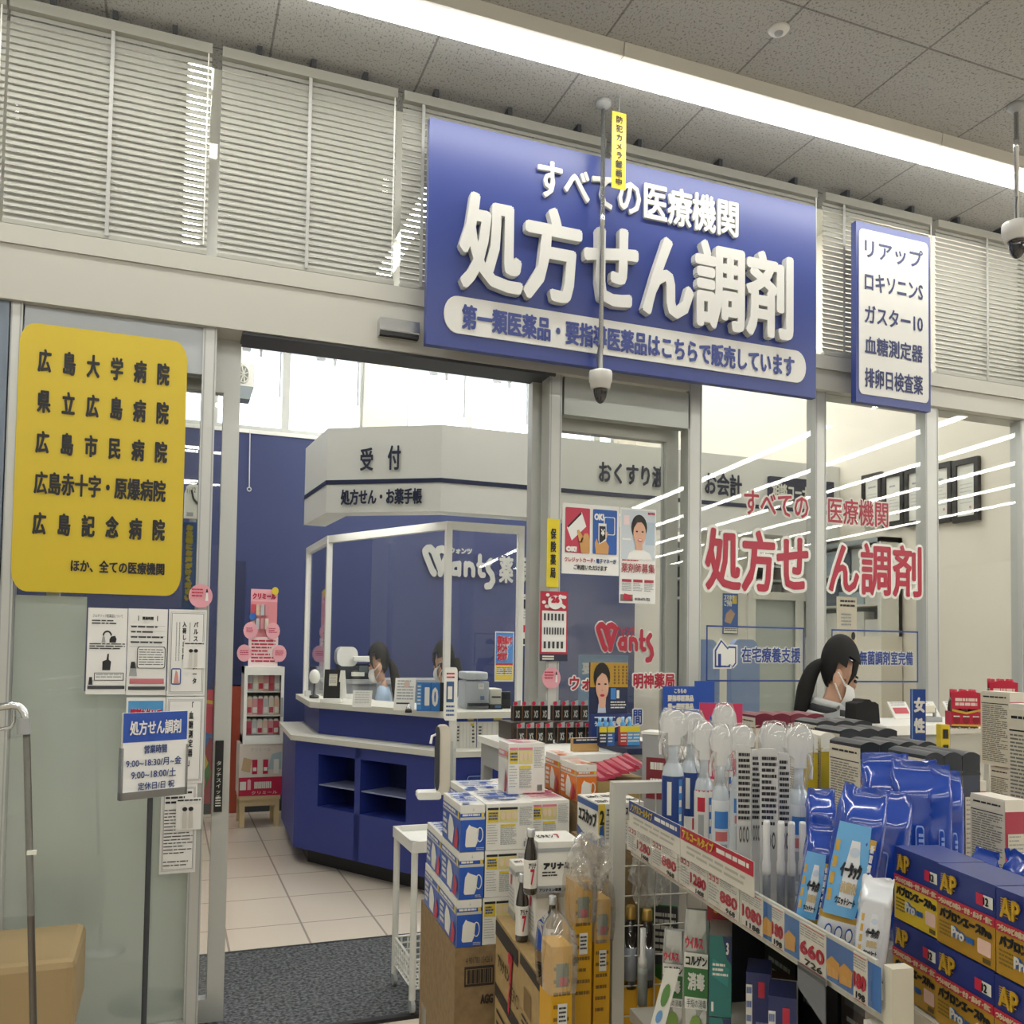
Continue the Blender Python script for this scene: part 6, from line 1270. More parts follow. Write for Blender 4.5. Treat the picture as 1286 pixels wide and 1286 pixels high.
# ---- wet wipe packs
WB = mat('2347a6', .16, coat=1); WL = mat('5ea6dc', .16, coat=1); WW = mat('d9dde2', .16, coat=1); WG = mat('bf9a3c', .35)
def wipes(fr, w, h, d, label, white=False, lean=.12, seed=0, front=True, roll=0):
    """pillow pack: bulged body, crimped fin at the top, printed front"""
    rnd = random.Random(seed); mb = MB(); n = 30; L_ = 24; rings = []
    fr = Fr(fr.o, fr.yaw, lean); x0_, z0_ = fr.x, fr.z; fr.x = x0_*math.cos(roll)-z0_*math.sin(roll); fr.z = z0_*math.cos(roll)+x0_*math.sin(roll); fr.o = fr.o-fr.x*0+Vector((0, 0, abs(math.sin(roll))*w/2))
    def sec(t):
        prof = min(1, (t/.10)**.6) if t < .1 else (1 if t < .8 else max(.06, 1-((t-.8)/.14)**1.2*.94)) if t < .94 else .05
        return prof
    for j in range(L_+1):
        t = j/L_; z = h*t; e = sec(t); hw = w/2*(1-.06*(1-e)+.02*math.sin(t*9+seed)); hd = d/2*e
        ring = []
        for k in range(n):
            a = 2*math.pi*k/n; cx, sy = math.cos(a), math.sin(a)
            X = hw*math.copysign(abs(cx)**.45, cx); Y = hd*math.copysign(abs(sy)**.6, sy)
            q = Vector((X*70+seed*7, z*45, Y*70)); am = .0052 if t > .62 else (.0024 if t > .5 else .0010); cr = noise.noise(q)*am+noise.noise(q*2.7)*am*.5; ring.append(fr.p(X+cr*.5, d/2+Y+cr, z+cr*.6+(.0012*((k%2)*2-1) if j == L_ else 0)))
        rings.append(ring)
    vs = [x for r in rings for x in r]; base = WW if white else WB; bf = {}
    for j in range(L_):
        for k in range(n):
            f = (j*n+k, j*n+(k+1) % n, (j+1)*n+(k+1) % n, (j+1)*n+k)
            m_ = base
            if j < 4 and front: m_ = WW
            elif j == 4 and front and not white: m_ = WG
            bf.setdefault(m_, []).append(f)
    for m_, f in bf.items(): mb.add(vs, f, m_, True)
    mb.add(rings[0], [tuple(range(n-1, -1, -1))], WW if front else base); mb.add(rings[-1], [tuple(range(n))], base)
    if front:
        c0 = WL if not white else mat('c9ccd2', .3)
        F0 = Fr(fr.p(0, 0, 0), 0); y = -.0035
        mb.poly(fr, [(-.46*w, .2*h), (.16*w, .2*h), (.24*w, .5*h), (.18*w, .76*h), (-.44*w, .76*h), (-.47*w, .5*h)], y, c0); mb.poly(fr, [(-.22*w, .26*h), (.06*w, .26*h), (.1*w, .48*h), (.02*w, .66*h), (-.14*w, .66*h), (-.2*w, .48*h)], y-.0006, WW)
        mb.text('イータック', fr, -.28*w, .43*h, .14*w, .53*h, y-.0014, INK, .0009); mb.text('抗菌化', fr, -.22*w, .34*h, .1*w, .41*h, y-.0014, mat('c7b48a', .4), .0004); mb.text('ウエットシート', fr, -.28*w, .27*h, .12*w, .315*h, y-.0014, INK, .0003)
        mb.poly(fr, ell(-.05*w, .59*h, .1*w, .03*h, 12), y-.0012, mat('b9c6d6', .3))
        for q in range(4): mb.quad(fr, -.44*w, (.28+.1*q)*h, -.36*w, (.35+.1*q)*h, y-.0012, WG)
        if not white:
            mb.text('新習慣ウイルス', fr, .22*w, .26*h, .3*w, .66*h, y-.001, WW, .0003, vert=True); mb.quad(fr, .2*w, .63*h, .32*w, .69*h, y-.0008, WG)
            for q in range(3): mb.poly(fr, ell((-.3+.2*q)*w, .1*h, .075*w, .045*h, 14), y-.0012, WB); mb.poly(fr, ell((-.3+.2*q)*w, .1*h, .055*w, .034*h, 14), y-.0018, WW)
            for q in range(9): mb.quad(fr, (.3+.018*q)*w, .03*h, (.308+.018*q)*w, .15*h, y-.001, INK)
    else:
        q = Fr(fr.o, fr.yaw, lean); mb.prism(fr, rrect(-.06*w, .12*h, .12*w, .6*h, .05*w, .03*h), -.004, -.003, mat('9db4e6', .3)); mb.prism(fr, rrect(-.04*w, .13*h, .10*w, .59*h, .04*w, .028*h), -.005, -.004, WB); mb.lines(Fr(fr.p(0, 0, 0), fr.yaw), -.02*w, .16*h, .08*w, .56*h, -.0056, mat('9db4e6', .3), 12, fill=.6)
    return tag(mb.build('wipes_pack'), label, 'wipes pack', 'wet wipe packs on the top shelf')
def wp(u0, u1, vt, y, label, d=.05, **kw):
    x = gpos((u0+u1)/2, y); P = GF.p(x, y, sh+.001); Z = (P-CAM).dot(_f); f = Fr(P, -YAW-.28); w = (u1-u0)*Z/F; h = gl((u0+u1)/2, vt, y)[2]-sh
    return wipes(f, w, h, d, label, **kw)
wp(994, 1031, 1040, .012, 'small blue and white wipes pack at the rail, left of the large one', seed=1, d=.035, roll=.16)
wp(1024, 1086, 992, .03, 'large glossy blue and white wipes pack leaning at the price rail', seed=2, lean=.16, roll=.18)
wp(1058, 1126, 1000, .085, 'dark blue wipes pack standing right behind the large front one', seed=3, front=False, lean=.1, roll=.14)
wp(1070, 1110, 1108, .008, 'white wipes pack at the right end of the price rail beside the cold remedy boxes', seed=4, white=True, d=.03, roll=.13)
for i, (u0, u1, vt, y) in enumerate(((1086, 1146, 950, .17), (1126, 1182, 958, .19), (1164, 1200, 964, .21), (1184, 1214, 972, .23))):
    wp(u0, u1, vt, y, 'glossy blue wipes pack in the back row, %s from the left' % ORD[i], seed=10+i, front=False, lean=.08)
wp(1014, 1052, 995, .1, 'blue wipes pack behind the large front one, only its crimped top showing', seed=21, front=False)
# ---- cold remedy boxes
PB1 = mat('202f74', .3); PGD = mat('b48a2a', .3, .2); PYL = mat('d8b92c', .35)
def remedy(fr, w, h, d, label, bright=False):
    mb = MB().box(fr, 0, w, 0, d, 0, h, PB1); g_ = PYL if bright else PGD
    mb.quad(fr, 0, 0, w, .50*h, -.0005, g_); mb.quad(fr, 0, .50*h, w, .62*h, -.001, mat('b3243c', .35))
    for k in range(8):
        mb.quad(fr, .08*w, (.70+.027*k)*h, (.30+.012*((k*3) % 5))*w, (.712+.027*k)*h, -.001, mat('c9a02c', .3, .3))
    mb.text('AP', fr, .08*w, .68*h, .38*w, .92*h, -.0015, mat('d0a82e', .3, .3), .0008)
    mb.text('つらいのどの痛み・せき・鼻みず・熱に', fr, .04*w, .52*h, .97*w, .60*h, -.0015, mat('e0d0b0', .4), .0003)
    mb.text('パブロンエースPro', fr, .06*w, .34*h, .95*w, .48*h, -.001, INK, .0008); mb.text('Pro', fr, .3*w, .16*h, .52*w, .30*h, -.001, mat('3a70b8', .4), .0016); mb.text('Pro', fr, .3*w, .16*h, .52*w, .30*h, -.0025, PW, .0005); mb.text('錠剤', fr, .53*w, .17*h, .66*w, .25*h, -.001, mat('3a70b8', .4), .0005)
    mb.quad(fr, .7*w, .7*h, .82*w, .84*h, -.001, RED); mb.quad(fr, .82*w, .7*h, .97*w, .84*h, -.001, PW); mb.text('12', fr, .83*w, .72*h, .91*w, .82*h, -.0015, INK, .0003)
    mb.prism(fr, rrect(.72*w, .12*h, .94*w, .3*h, .02*w), -.0012, -.0008, mat('dcb8a8', .45)); mb.quad(fr, .8*w, .03*h, .93*w, .09*h, -.001, mat('5a4a20', .5)); mb.lines(fr, .05*w, .1*h, .26*w, .3*h, -.001, mat('7a6420', .5), 4)
    return tag(mb.build('remedy_box'), label, 'medicine box', 'cold remedy boxes')
Zp = .96; RF = bfr(1124, 1151, Zp, math.atan2(-math.cos(math.radians(12.6)), -math.sin(math.radians(12.6))))
rwid = ux(RF, 1180, 1165); rh = vz(RF, 1129, 1064)
zb_r = RF.o.z; k2 = Fr((RF.o.x, RF.o.y, zb_r), RF.yaw)
cols = [(0, 'left', -.0), (rwid+.0015, 'middle', -.003), (2.1*rwid+.003, 'right', -.004)]
for j, (x, nm, y) in enumerate(cols):
    ww = rwid*(1, 1.09, 1.09)[j]
    remedy(RF.at(x, y, -.000), ww, rh, .05, 'blue and gold cold remedy box with a red band, upper %s of the display' % nm, j == 0)
    remedy(RF.at(x, y-.002, -rh-.0015), ww, rh, .05, 'blue and gold cold remedy box with a red band, lower %s of the display' % nm)
rk = thing('remedy_rack', RF.at(0, 0, -zb_r), 'pale acrylic rack with an angled lip under the cold remedy boxes', 'rack')
MB().box(RF, -.002, 3.5*rwid, -.03, .09, -rh-.012, -rh-.003, mat('c6c2b2', .4)).build('tray', rk); MB().box(RF, -.001, 3.5*rwid, -.034, -.031, -rh-.075, -rh*.85, glass('milky_lip', (.9, .9, .86), 1.2, .45, (.8, .78, .7))).build('lip', rk); MB().box(RF, .02, 3.4*rwid, .0, .04, -zb_r, -rh-.012, mat('8c8878', .5)).build('stand', rk)
f = RF.at(rwid*.35, -.0355, -.082-.075); mb = MB().box(f, 0, rwid*1.3, 0, .001, 0, .075, mat('b82a44', .4)); mb.poly(f, ell(.022, .044, .016, .024), -.0006, mat('4a78b4', .45)); mb.poly(f, ell(.022, .04, .009, .016), -.0012, mat('d6b49a', .5)); mb.poly(f, ell(.022, .052, .01, .01), -.0018, INK); mb.quad(f, .036, .02, .06, .045, -.0006, YEL); mb.quad(f, .038, .046, .046, .058, -.0006, PW)
tag(mb.build('promo_card'), 'red promotional card clipped below the cold remedy boxes at the bottom right', 'card')
# blue sachets on top of the remedy boxes, behind
f = Fr(RF.p(rwid*.95, .056, rh*.0), RF.yaw); 
for i in range(2):
    q = RF.at(rwid*(.72+.42*i), .054+.012*i, -.004); h = rh*(1.13+.08*i)
    wipes(Fr(q.o, RF.yaw), rwid*.5, h, .02, 'small navy sachet standing behind the upper remedy boxes, %s of two' % ['left', 'right'][i], front=False, seed=30+i, lean=.05)
rb_ = MB().box(RF, rwid*.4, rwid*1.6, .0535, .085, -zb_r, -.006, SHW); tag(rb_.build('sachet_box'), 'pale box behind the remedy boxes carrying two navy sachets', 'box')
# ================================================================== LOWER SHELF GOODS
POU = mat('b5b8b6', .18, .45); GRN = mat('2f6e35', .4); TEAL = mat('1f6e6a', .35)
def glz(u, v, y=.02): return gl(u, v, y)[2]
def onlow(u, y=.02, z=None): return Fr(GF.p(gpos(u, y), y, zl0 if z is None else z), -YAW-.3)
def pouch(u0, u1, vt, y, label, seed):
    f = onlow((u0+u1)/2, y); k = (f.o-CAM).dot(_f)/F; hw = (u1-u0)/2*k*1.05; h = glz((u0+u1)/2, vt, y)-zl0; d = .03; rnd = random.Random(seed)
    rings = []; n = 12
    for j in range(9):
        t = j/8; e = max(.08, math.sin(math.pi*min(1, (1-t)*.8+.05))**.6) if t > .3 else 1-.25*(.3-t)
        rings.append([f.p(hw*math.copysign(abs(math.cos(2*math.pi*q/n))**.5, math.cos(2*math.pi*q/n))*(1-.18*max(0, t-.7)/.3), d*.5*e*math.sin(2*math.pi*q/n)+d*.5+rnd.uniform(-.001, .001), h*t) for q in range(n)])
    vs = [x for r in rings for x in r]; mb = MB(); mb.add(vs, [(j*n+q, j*n+(q+1) % n, (j+1)*n+(q+1) % n, (j+1)*n+q) for j in range(8) for q in range(n)]+[tuple(range(n-1, -1, -1)), tuple(range(8*n, 9*n))], POU)
    y = -.0012
    mb.quad(f, -hw*.8, h*.42, hw*.8, h*.62, y, GRN); mb.text('消毒', f, -hw*.55, h*.47, hw*.6, h*.59, y-.001, PW, .0008); mb.quad(f, -hw*.8, h*.62, hw*.8, h*.72, y, PW); mb.text('コルゲン', f, -hw*.7, h*.635, hw*.75, h*.705, y-.001, INK, .0005); mb.quad(f, -hw*.75, h*.34, hw*.75, h*.42, y, PW); mb.text('手指の消毒', f, -hw*.6, h*.352, hw*.7, h*.41, y-.001, DKGREY)
    mb.text('ウイルス', f, -hw*.7, h*.76, hw*.5, h*.84, y-.006, RED, .0006); mb.poly(f, ell(0, h*.2, hw*.45, h*.1, 12), y, mat('7c9a4a', .5))
    b = tag(mb.build('refill_pouch'), label, 'pouch', 'silver and green refill pouches')
    return b
pouch(832, 862, 1172, .02, 'silver and green refill pouch on the lower shelf, left of the taller one', 3); pouch(858, 893, 1146, .035, 'tall silver and green refill pouch on the lower shelf beside the teal boxes', 4)
f = onlow(828, .10); k = (f.o-CAM).dot(_f)/F; h = glz(828, 1137, .1)-zl0
mb = MB().box(f, -22*k, 24*k, 0, .004, 0, h, GRN); mb.quad(f, -6*k, h*.2, 24*k, h*.98, -.001, DKGREY); mb.lines(f, -4*k, h*.3, 22*k, h*.9, -.002, PW, 7, seed=2, fill=.6)
tag(mb.build('hang_card'), 'dark green hanging card of the lower shelf behind the silver pouches', 'card')
f = onlow(809, .03); k = (f.o-CAM).dot(_f)/F; h = glz(809, 1167, .03)-zl0; r = 6.3*k
b = tag(MB().lathe(f, [(r, 0), (r, h*.42, mat('9aa09a', .3)), (r*.95, h*.5)], mat('8a8f8c', .3), 14).build('spray_tube'), 'slim grey spray tube with a white cap at the left end of the lower shelf', 'spray tube'); MB().lathe(f, [(r*.9, h*.5), (r*.9, h*.6), (r*.62, h*.64), (r*.55, h)], SPW, 14).build('cap', b)
f = onlow(820, -.02); k = (f.o-CAM).dot(_f)/F; h = glz(820, 1212, -.02)-zl0
f.z = (f.z+f.x*.25).normalized(); mb = MB().box(f, -9*k, 9*k, 0, .002, 0, h, PW); mb.poly(f, ell(0, h*.68, 5*k, h*.14, 12), -.001, mat('5c8a4a', .5)); mb.poly(f, ell(-1*k, h*.42, 4*k, h*.08, 12), -.001, mat('6a9ad0', .5)); mb.build_ = None
tag(mb.build('price_card'), 'small tilted white card with a green blob before the lower shelf pouches', 'card')
def teal(z, h, label):
    f = Fr(GF.p(gpos(892, .02), .02, z), -YAW-.25); k = (f.o-CAM).dot(_f)/F; w = 27*k
    mb = MB().box(f, 0, w, 0, .09, 0, h, TEAL, {'+x': mat('b9bcba', .3, .2), '+z': mat('8a8d8c', .4)}); mb.poly(f, [(w*.6, h), (w, h), (w, h*.66), (w*.8, h*.72)], -.0008, mat('1d2f5a', .4)); mb.text('3', f, w*.76, h*.78, w*.88, h*.93, -.0014, PW, .0006)
    mb.poly(f, [(w*.1, h*.5), (w*.85, h*.38), (w*.9, h*.6), (w*.15, h*.72)], -.0008, mat('2b827d', .4)); mb.lines(Fr(f.p(0, 0, 0), f.yaw), w*.15, h*.48, w*.85, h*.66, -.0014, PW, 3, seed=3, fill=.5); mb.quad(f, w*.1, h*.06, w*.2, h*.18, -.0008, PW)
    return tag(mb.build('teal_box'), label, 'box', 'teal boxes')
th_ = glz(892, 1175)-glz(892, 1277); zt_b = glz(892, 1277)
teal(zl0+.001, zt_b-zl0-.003, 'teal box with white script, lower of the two stacked under the price rail'); teal(zt_b, th_, 'teal box with white script, upper of the two stacked under the price rail')
NB = mat('1f2a62', .35)
for i, (u, vt, w_, c, lb) in enumerate(((938, 1222, 30, NB, 'navy carton behind the teal boxes on the lower shelf'), (966, 1252, 34, NB, 'navy carton with a red mark below the price rail, right of the teal boxes'))):
    f = Fr(GF.p(gpos(u, .06-.03*i), .06-.03*i, zl0+.001), -YAW-.3); k = (f.o-CAM).dot(_f)/F; h = glz(u, vt, .06-.03*i)-zl0; w = w_*k
    mb = MB().box(f, 0, w, 0, .06, 0, h, c); mb.quad(f, 0, h*.4, w*.25, h*.9, -.0008, PW); mb.lines(f, .02*w, h*.42, .22*w, h*.88, -.0014, mat('6a7aa8', .5), 4); mb.quad(f, w*.5, h*.8, w*.75, h*.93, -.0008, RED); mb.lines(f, w*.4, h*.3, w*.95, h*.6, -.0008, mat('6a7aa8', .5), 3, seed=5)
    tag(mb.build('navy_box'), lb, 'box', 'navy boxes on the lower shelf')
f = Fr(GF.p(gpos(957, .17), .17, zl0+.001), -YAW-.3); k = (f.o-CAM).dot(_f)/F; h = glz(957, 1229, .17)-zl0
mb = MB().box(f, 0, 44*k, 0, .004, 0, h, PW).box(f, 0, 44*k, .004, .08, 0, h*.85, mat('4a3026', .6)); mb.quad(f, 10*k, 0, 42*k, h*.8, -.001, mat('7a2028', .5))
for q in range(3): mb.quad(f, (12+10*q)*k, h*.5, (18+10*q)*k, h*.78, -.002, RED)
tag(mb.build('white_tray'), 'white fronted tray of dark red packs under the price rail', 'tray')
f = Fr(GF.p(gpos(889, .05), .05, sh-.022-.052), -YAW-.3); k = (f.o-CAM).dot(_f)/F
mb = MB().box(f, 0, 36*k, 0, .002, 0, .051, mat('8a1f28', .45)); mb.text('3.3', f, 8*k, .012, 28*k, .04, -.001, mat('c9a03a', .4), .0012)
tag(mb.build('under_shelf_card'), 'dark red card reading 3.3 hanging under the top shelf behind the price rail', 'card')
f = Fr(GF.p(gpos(1003, -.002), -.003, zr0-.058), GF.yaw)
mb = MB().poly(f, [(0, .058), (.055, .058), (.055, .008), (0, .03)], 0, mat('6d7076', .3)); mb.poly(f, [(0, .03), (.055, .008), (.055, .058), (0, .058)], .001, mat('6d7076', .3)); mb.box(f, 0, .055, 0, .002, .05, .058, GREY)
tag(mb.build('ticket_holder'), 'empty grey ticket holder hanging below the middle of the price rail', 'ticket holder')
f = Fr(GF.p(gpos(1074, -.004), -.006, zr0-.075), GF.yaw); mb = MB().box(f, 0, .028, 0, .02, .0, .075, CLEAR); mb.box(f, .012, .026, .003, .02, .03, .06, PW); tag(mb.build('rail_clip'), 'clear plastic clip with a white insert under the right end of the price rail', 'clip')
# tonic bottles and bags behind the wire grid
for i, (u, v0, v1) in enumerate(((791, 1240, 1138), (812, 1238, 1142))):
    p = at(u, v0, 1.585); q = at(u, v1, 1.585); h = q.z-p.z; r = 8.5*1.585/F; f = Fr((p.x, p.y, p.z))
    b = tag(MB().lathe(f, [(r, 0), (r, h*.1), (r*1.02, h*.1, mat('8b8f96', .4)), (r*1.02, h*.5, mat('8b8f96', .4)), (r, h*.5), (r, h*.78), (r*.6, h*.86)], GLS, 14).build('tonic_bottle'), ['dark tonic bottle with a gold cap just behind the rack post', 'dark tonic bottle with a gold cap, right one behind the wire grid'][i], 'bottle', 'dark tonic bottles'); MB().lathe(f, [(r*.75, h*.84), (r*.78, h*.87), (r*.74, h*.98), (r*.6, h)], mat('c2a15a', .3, .5), 14).build('cap', b)
p = at(772, 1241, 1.57); f = Fr((p.x, p.y, 0), math.radians(-6)); tag(MB().box(f, 0, .095, 0, .045, 0, p.z-.001, YB_).build('bottle_case'), 'yellow brown case under the dark tonic bottles behind the wire grid', 'case')
crumple(at(815, 1102, 1.6), .04, .015, .05, 11, 'crumpled clear bag over the dark tonic bottles behind the wire grid')
for i, (x, w, h, c) in enumerate(((.02, .1, .17, '26302a'), (.13, .11, .2, '22262e'), (.25, .1, .15, '2a2426'), (.36, .12, .19, '1e2430'), (.49, .09, .14, '2b2b30'))):
    f = Fr(GF.p(x, .24, zl0+.001), GF.yaw); mb = MB().box(f, 0, w, 0, .1, 0, h, mat(c, .5)); mb.quad(f, .1*w, .6*h, .9*w, .9*h, -.001, mat('4a5058', .5)); mb.lines(f, .15*w, .2*h, .85*w, .5*h, -.001, GREY, 3, seed=i)
    tag(mb.build('dark_carton'), 'dark carton at the back of the lower shelf, %s from the left end' % ORD[i], 'carton', 'dark cartons at the back of the lower shelf')
# ================================================================== HAIR COLOUR SHELF
zh2 = 1.0
hs_x0, hs_x1, hs_y0, hs_y1 = .42, 1.25, -.62, .82
t = thing('hair_colour_shelf', Fr(GC.p(hs_x0, hs_y0, 0), GC.yaw), 'pale shelf unit of hair colour boxes behind the price rail gondola', 'shelf unit')
MB().box(GC, hs_x0, hs_x1, hs_y0, hs_y1, zh2-.03, zh2, SHW).build('top_shelf', t); MB().box(GC, hs_x0, hs_x1, hs_y0, hs_y1, 0, zh2-.03, mat('b5b3a8', .6)).build('body', t)
CAPD = mat('2b3038', .35, .1); CAPM = mat('6e2238', .35); TXT = mat('d2cbb8', .55)
def dye(fr, w, d, h, cap, front, label, arch=True, text=True, group='hair colour boxes'):
    mb = MB(); ch = .16*h; n = 8
    mb.box(fr, 0, w, 0, d, 0, h-ch, front, {'-x': TXT})
    prof = [(0, h-ch), (w, h-ch)]+[(w*(1-k/n), h-.005+(.005*math.sin(math.pi*k/n) if arch else 0)) for k in range(n+1)]
    mb.prism(fr, prof, 0, d, cap)
    if arch: mb.prism(fr, [(0, h-ch-.006)]+[(w*k/n, h-ch-.003+.004*math.sin(math.pi*k/n)) for k in range(n+1)]+[(w, h-ch-.006)], -.001, 0, cap)
    mb.quad(fr, .12*w, .08*h, .9*w, .62*h, -.0008, TXT if text else front); 
    if text: mb.lines(fr, .16*w, .12*h, .86*w, .6*h, -.0014, GREY, 12, seed=3, fill=.35)
    s_ = sideL(fr, d); mb.quad(s_, 0, .0, d, h*.94, -.0009, TXT); mb.lines(s_, .06*d, .04*h, .94*d, .78*h, -.0014, mat('77756c', .6), 30, seed=int(w*1e5) % 97, fill=.45); mb.lines(s_, .1*d, .86*h, .9*d, .9*h, -.0014, INK, 1); mb.quad(s_, .03*d, .80*h, .97*d, .81*h, -.0014, INK)
    return tag(mb.build('hair_colour_box'), label, 'hair colour box', group)
hb_h = .165
rowsD = ((949, 896, 4, 22, CAPM, mat('d5cfc4', .5), 'maroon capped', 'back'), (1026, 905, 3, 24, CAPD, mat('cdbf9a', .5), 'dark capped', 'second'), (1055, 915, 3, 25, CAPD, mat('c2a640', .45), 'dark capped', 'third'), (1081, 932, 4, 25, CAPD, mat('4f9fd4', .4), 'dark capped blue', 'fourth'), (1163, 945, 3, 24, CAPD, mat('3a4252', .4), 'dark capped', 'front'))
for u, v, n, wpx, cap, fc, nm, rw_ in rowsD:
    p = wz(u, v, zh2+hb_h); Z = (p-CAM).dot(_f); fr = Fr((p.x, p.y, zh2+.001), -GA); w = wpx*Z/F*1.06
    for i in range(n): dye(fr.at(i*(w+.001), 0, 0), w, .085, hb_h-.001, cap, fc, '%s hair colour box, %s from the left in the %s row' % (nm, ORD[i], rw_))
for i, (u, v) in enumerate(((1010, 921), (1031, 920))):
    p = wz(u, v, zh2+.165); Z = (p-CAM).dot(_f); fr = Fr((p.x, p.y, zh2+.001), -GA)
    dye(fr, 19*Z/F, .06, .164, mat('dcd8cc', .45), mat('c8a81e', .4), 'tall yellow hair colour box with a white top, %s one before the maroon row' % ['left', 'right'][i], text=False, group='yellow hair colour boxes')
# orange fronted row just under the maroon one
for i in range(3):
    p = wz(980+i*12, 908, zh2+.13); fr = Fr((p.x, p.y, zh2+.001), -GA); dye(fr, 12*1.9/F, .05, .129, mat('d9d3c6', .5), mat('cf9a35', .45), 'small orange fronted box, %s from the left before the maroon row' % ORD[i], arch=False, text=False, group='small orange boxes')
def tall(u, v, Z, wpx, zb, label, ub=None, fc=mat('a8384c', .4), cap=mat('dcd6c8', .5), d=None):
    p = at(u, v, Z); fr = Fr((p.x, p.y, zb), -GA); w = wpx*Z/F; h = p.z-zb; dd = d or dy_(fr, ub, v-4)
    return dye(fr, w, dd, h, cap, fc, label, arch=False)
zmid = at(1268, 965, 1.5).z
tall(1268, 962, 1.5, 24, zh2+.001, 'cream hair colour box full of small print, bottom of the right stack', ub=1244)
tall(1268, 866, 1.5, 24, zmid+.001, 'tall cream hair colour box with a pink front, top of the right stack', ub=1232, fc=mat('c8707e', .4))
tall(1304, 882, 1.32, 24, zh2+.001, 'cream hair colour box cut by the right photo edge, nearest the viewer', ub=1267)
tall(1215, 977, 1.30, 27, zh2+.001, 'pink hair colour box with a white top beside the blue wipes packs', ub=1204, fc=mat('b84a62', .4))
tall(1215, 962, 1.42, 14, zh2+.001, 'cream topped hair colour box behind the pink one', ub=1198)
tall(1262, 1000, 1.12, 30, zh2+.001, 'low cream box at the right photo edge before the small print boxes', d=.06)
# red drink packs on a riser
def rpack(u0, u1, vt, vb, Z, label, riser):
    p = at(u0, vb, Z); fr = Fr((p.x, p.y, p.z), -YAW-.15); w = (u1-u0)*Z/F; h = (vb-vt)*Z/F; t = thing('drink_pack', fr, label, 'drink pack', 'red drink packs')
    for i in range(3):
        x = w*(i+.5)/3; r = w/6.4
        for yy in (0, r*2.1):
            MB().lathe(fr, [(r*.9, 0), (r, h*.05), (r, h*.5), (r*.75, h*.68), (r*.45, h*.8)], mat('4a2a1c', .15, coat=1), 12, x=x, y=yy+r).build('bottle', t); MB().lathe(fr, [(r*.5, h*.78), (r*.55, h), (.0005, h*1.01)], RED, 10, x=x, y=yy+r).build('cap', t)
    mb = MB().box(fr, -.001, w+.001, -.001, w*.66, h*.05, h*.42, RED); mb.quad(fr, 0, h*.05, w, h*.1, -.0016, mat('caa23a', .4)); mb.prism(fr, [(0, h*.5), (w, h*.5), (w, h*.92), (w*.66, h*.97), (w*.33, h*.97), (0, h*.92)], -.002, 0, RED); mb.lines(fr, .12*w, h*.55, .88*w, h*.78, -.0026, mat('e0c8c0', .4), 2, seed=2, fill=.7)
    mb.poly(fr, [(0, h*.44), (w*.5, h*.36), (w, h*.46), (w, h*.5), (w*.5, h*.42), (0, h*.5)], -.003, mat('c9a23a', .4)); 
    for i in range(3): mb.poly(fr, ell(w*(i+.5)/3, h*.22, w*.12, h*.12, 12), -.0022, mat('8a1a2a', .4)); mb.lines(fr, w*(i/3+.06), h*.25, w*(i/3+.27), h*.32, -.0028, PW, 1)
    mb.build('sleeve', t)
    o = MB().box(fr, -.004, w+.004, -.006, w*.75, zh2-p.z+.001, -.001, riser); tag(o.build('riser'), 'pale riser under the '+('left' if u0 < 1230 else 'right')+' red drink pack', 'riser')
rpack(1195, 1229, 866, 914, 1.85, 'red drink pack with three red caps on a pale riser beside the yellow carton', glass('acrylic', (.95, .94, .9), 1.2, .35, (.8, .78, .72)))
rpack(1243, 1276, 853, 905, 1.88, 'red drink pack of which only the red caps show at the right edge', SHW)
p = at(1182, 936, 1.7); f = Fr((p.x, p.y, zh2+.001), -YAW); h = at(1182, 911, 1.7).z-zh2; w = 11*1.7/F
mb = MB().box(f, 0, w, 0, .02, 0, h, YEL); mb.lines(f, .2*w, .25*h, .8*w, .95*h, -.001, INK, 4, fill=.6); tag(mb.build('yellow_carton'), 'small yellow carton standing before the left red drink pack', 'box')
# women's section strip
p = at(1145, 925, 2.0); f = Fr((p.x, p.y, zh2+.001), -YAW-.1); h = at(1145, 866, 2.0).z-zh2; w = 17*2.0/F
mb = MB().box(f, 0, w, 0, .01, 0, h, mat('22458c', .4)); mb.quad(f, 0, 0, w*.07, h, -.0006, mat('7fa0d0', .4)); mb.text('女', f, .14*w, h-.052, .94*w, h-.018, -.001, PW, .0016); mb.text('性', f, .14*w, h-.098, .94*w, h-.064, -.001, PW, .0016)
tag(mb.build('section_strip'), 'upright blue strip sign with white characters standing among the hair colour boxes', 'sign')
# ================================================================== SERVICE COUNTER BY THE GLASS
t = thing('service_counter', (2.2, 2.3, 0), 'pale service counter along the glass behind the hair colour shelf', 'counter'); zsv = 1.07
MB().box(W0, 2.15, 3.6, 2.26, 2.56, zsv-.03, zsv, WHITE).build('worktop', t); MB().box(W0, 2.17, 3.58, 2.28, 2.54, 0, zsv-.03, mat('a8aaa6', .5)).build('body', t)
for i in range(7):
    x = 2.42+.13*i; f = Fr((x, 2.5, zsv+.001), 0, .6); mb = MB().box(f, 0, .085, 0, .004, 0, .07, PW); mb.quad(f, .01, .02, .075, .045, -.001, [mat('b8505a', .5), GREY, mat('8aa4c0', .5)][i % 3]); mb.lines(f, .01, .05, .075, .066, -.001, GREY, 2, seed=i)
    tag(mb.build('leaflet'), 'white leaflet on the service counter by the glass, %s from the left' % ORD[i], 'leaflet', 'leaflets on the service counter')
p = wy(1075, 905, 2.36); k = (p-CAM).dot(_f)/F; f = Fr((p.x, p.y, zsv+.001), -.2)
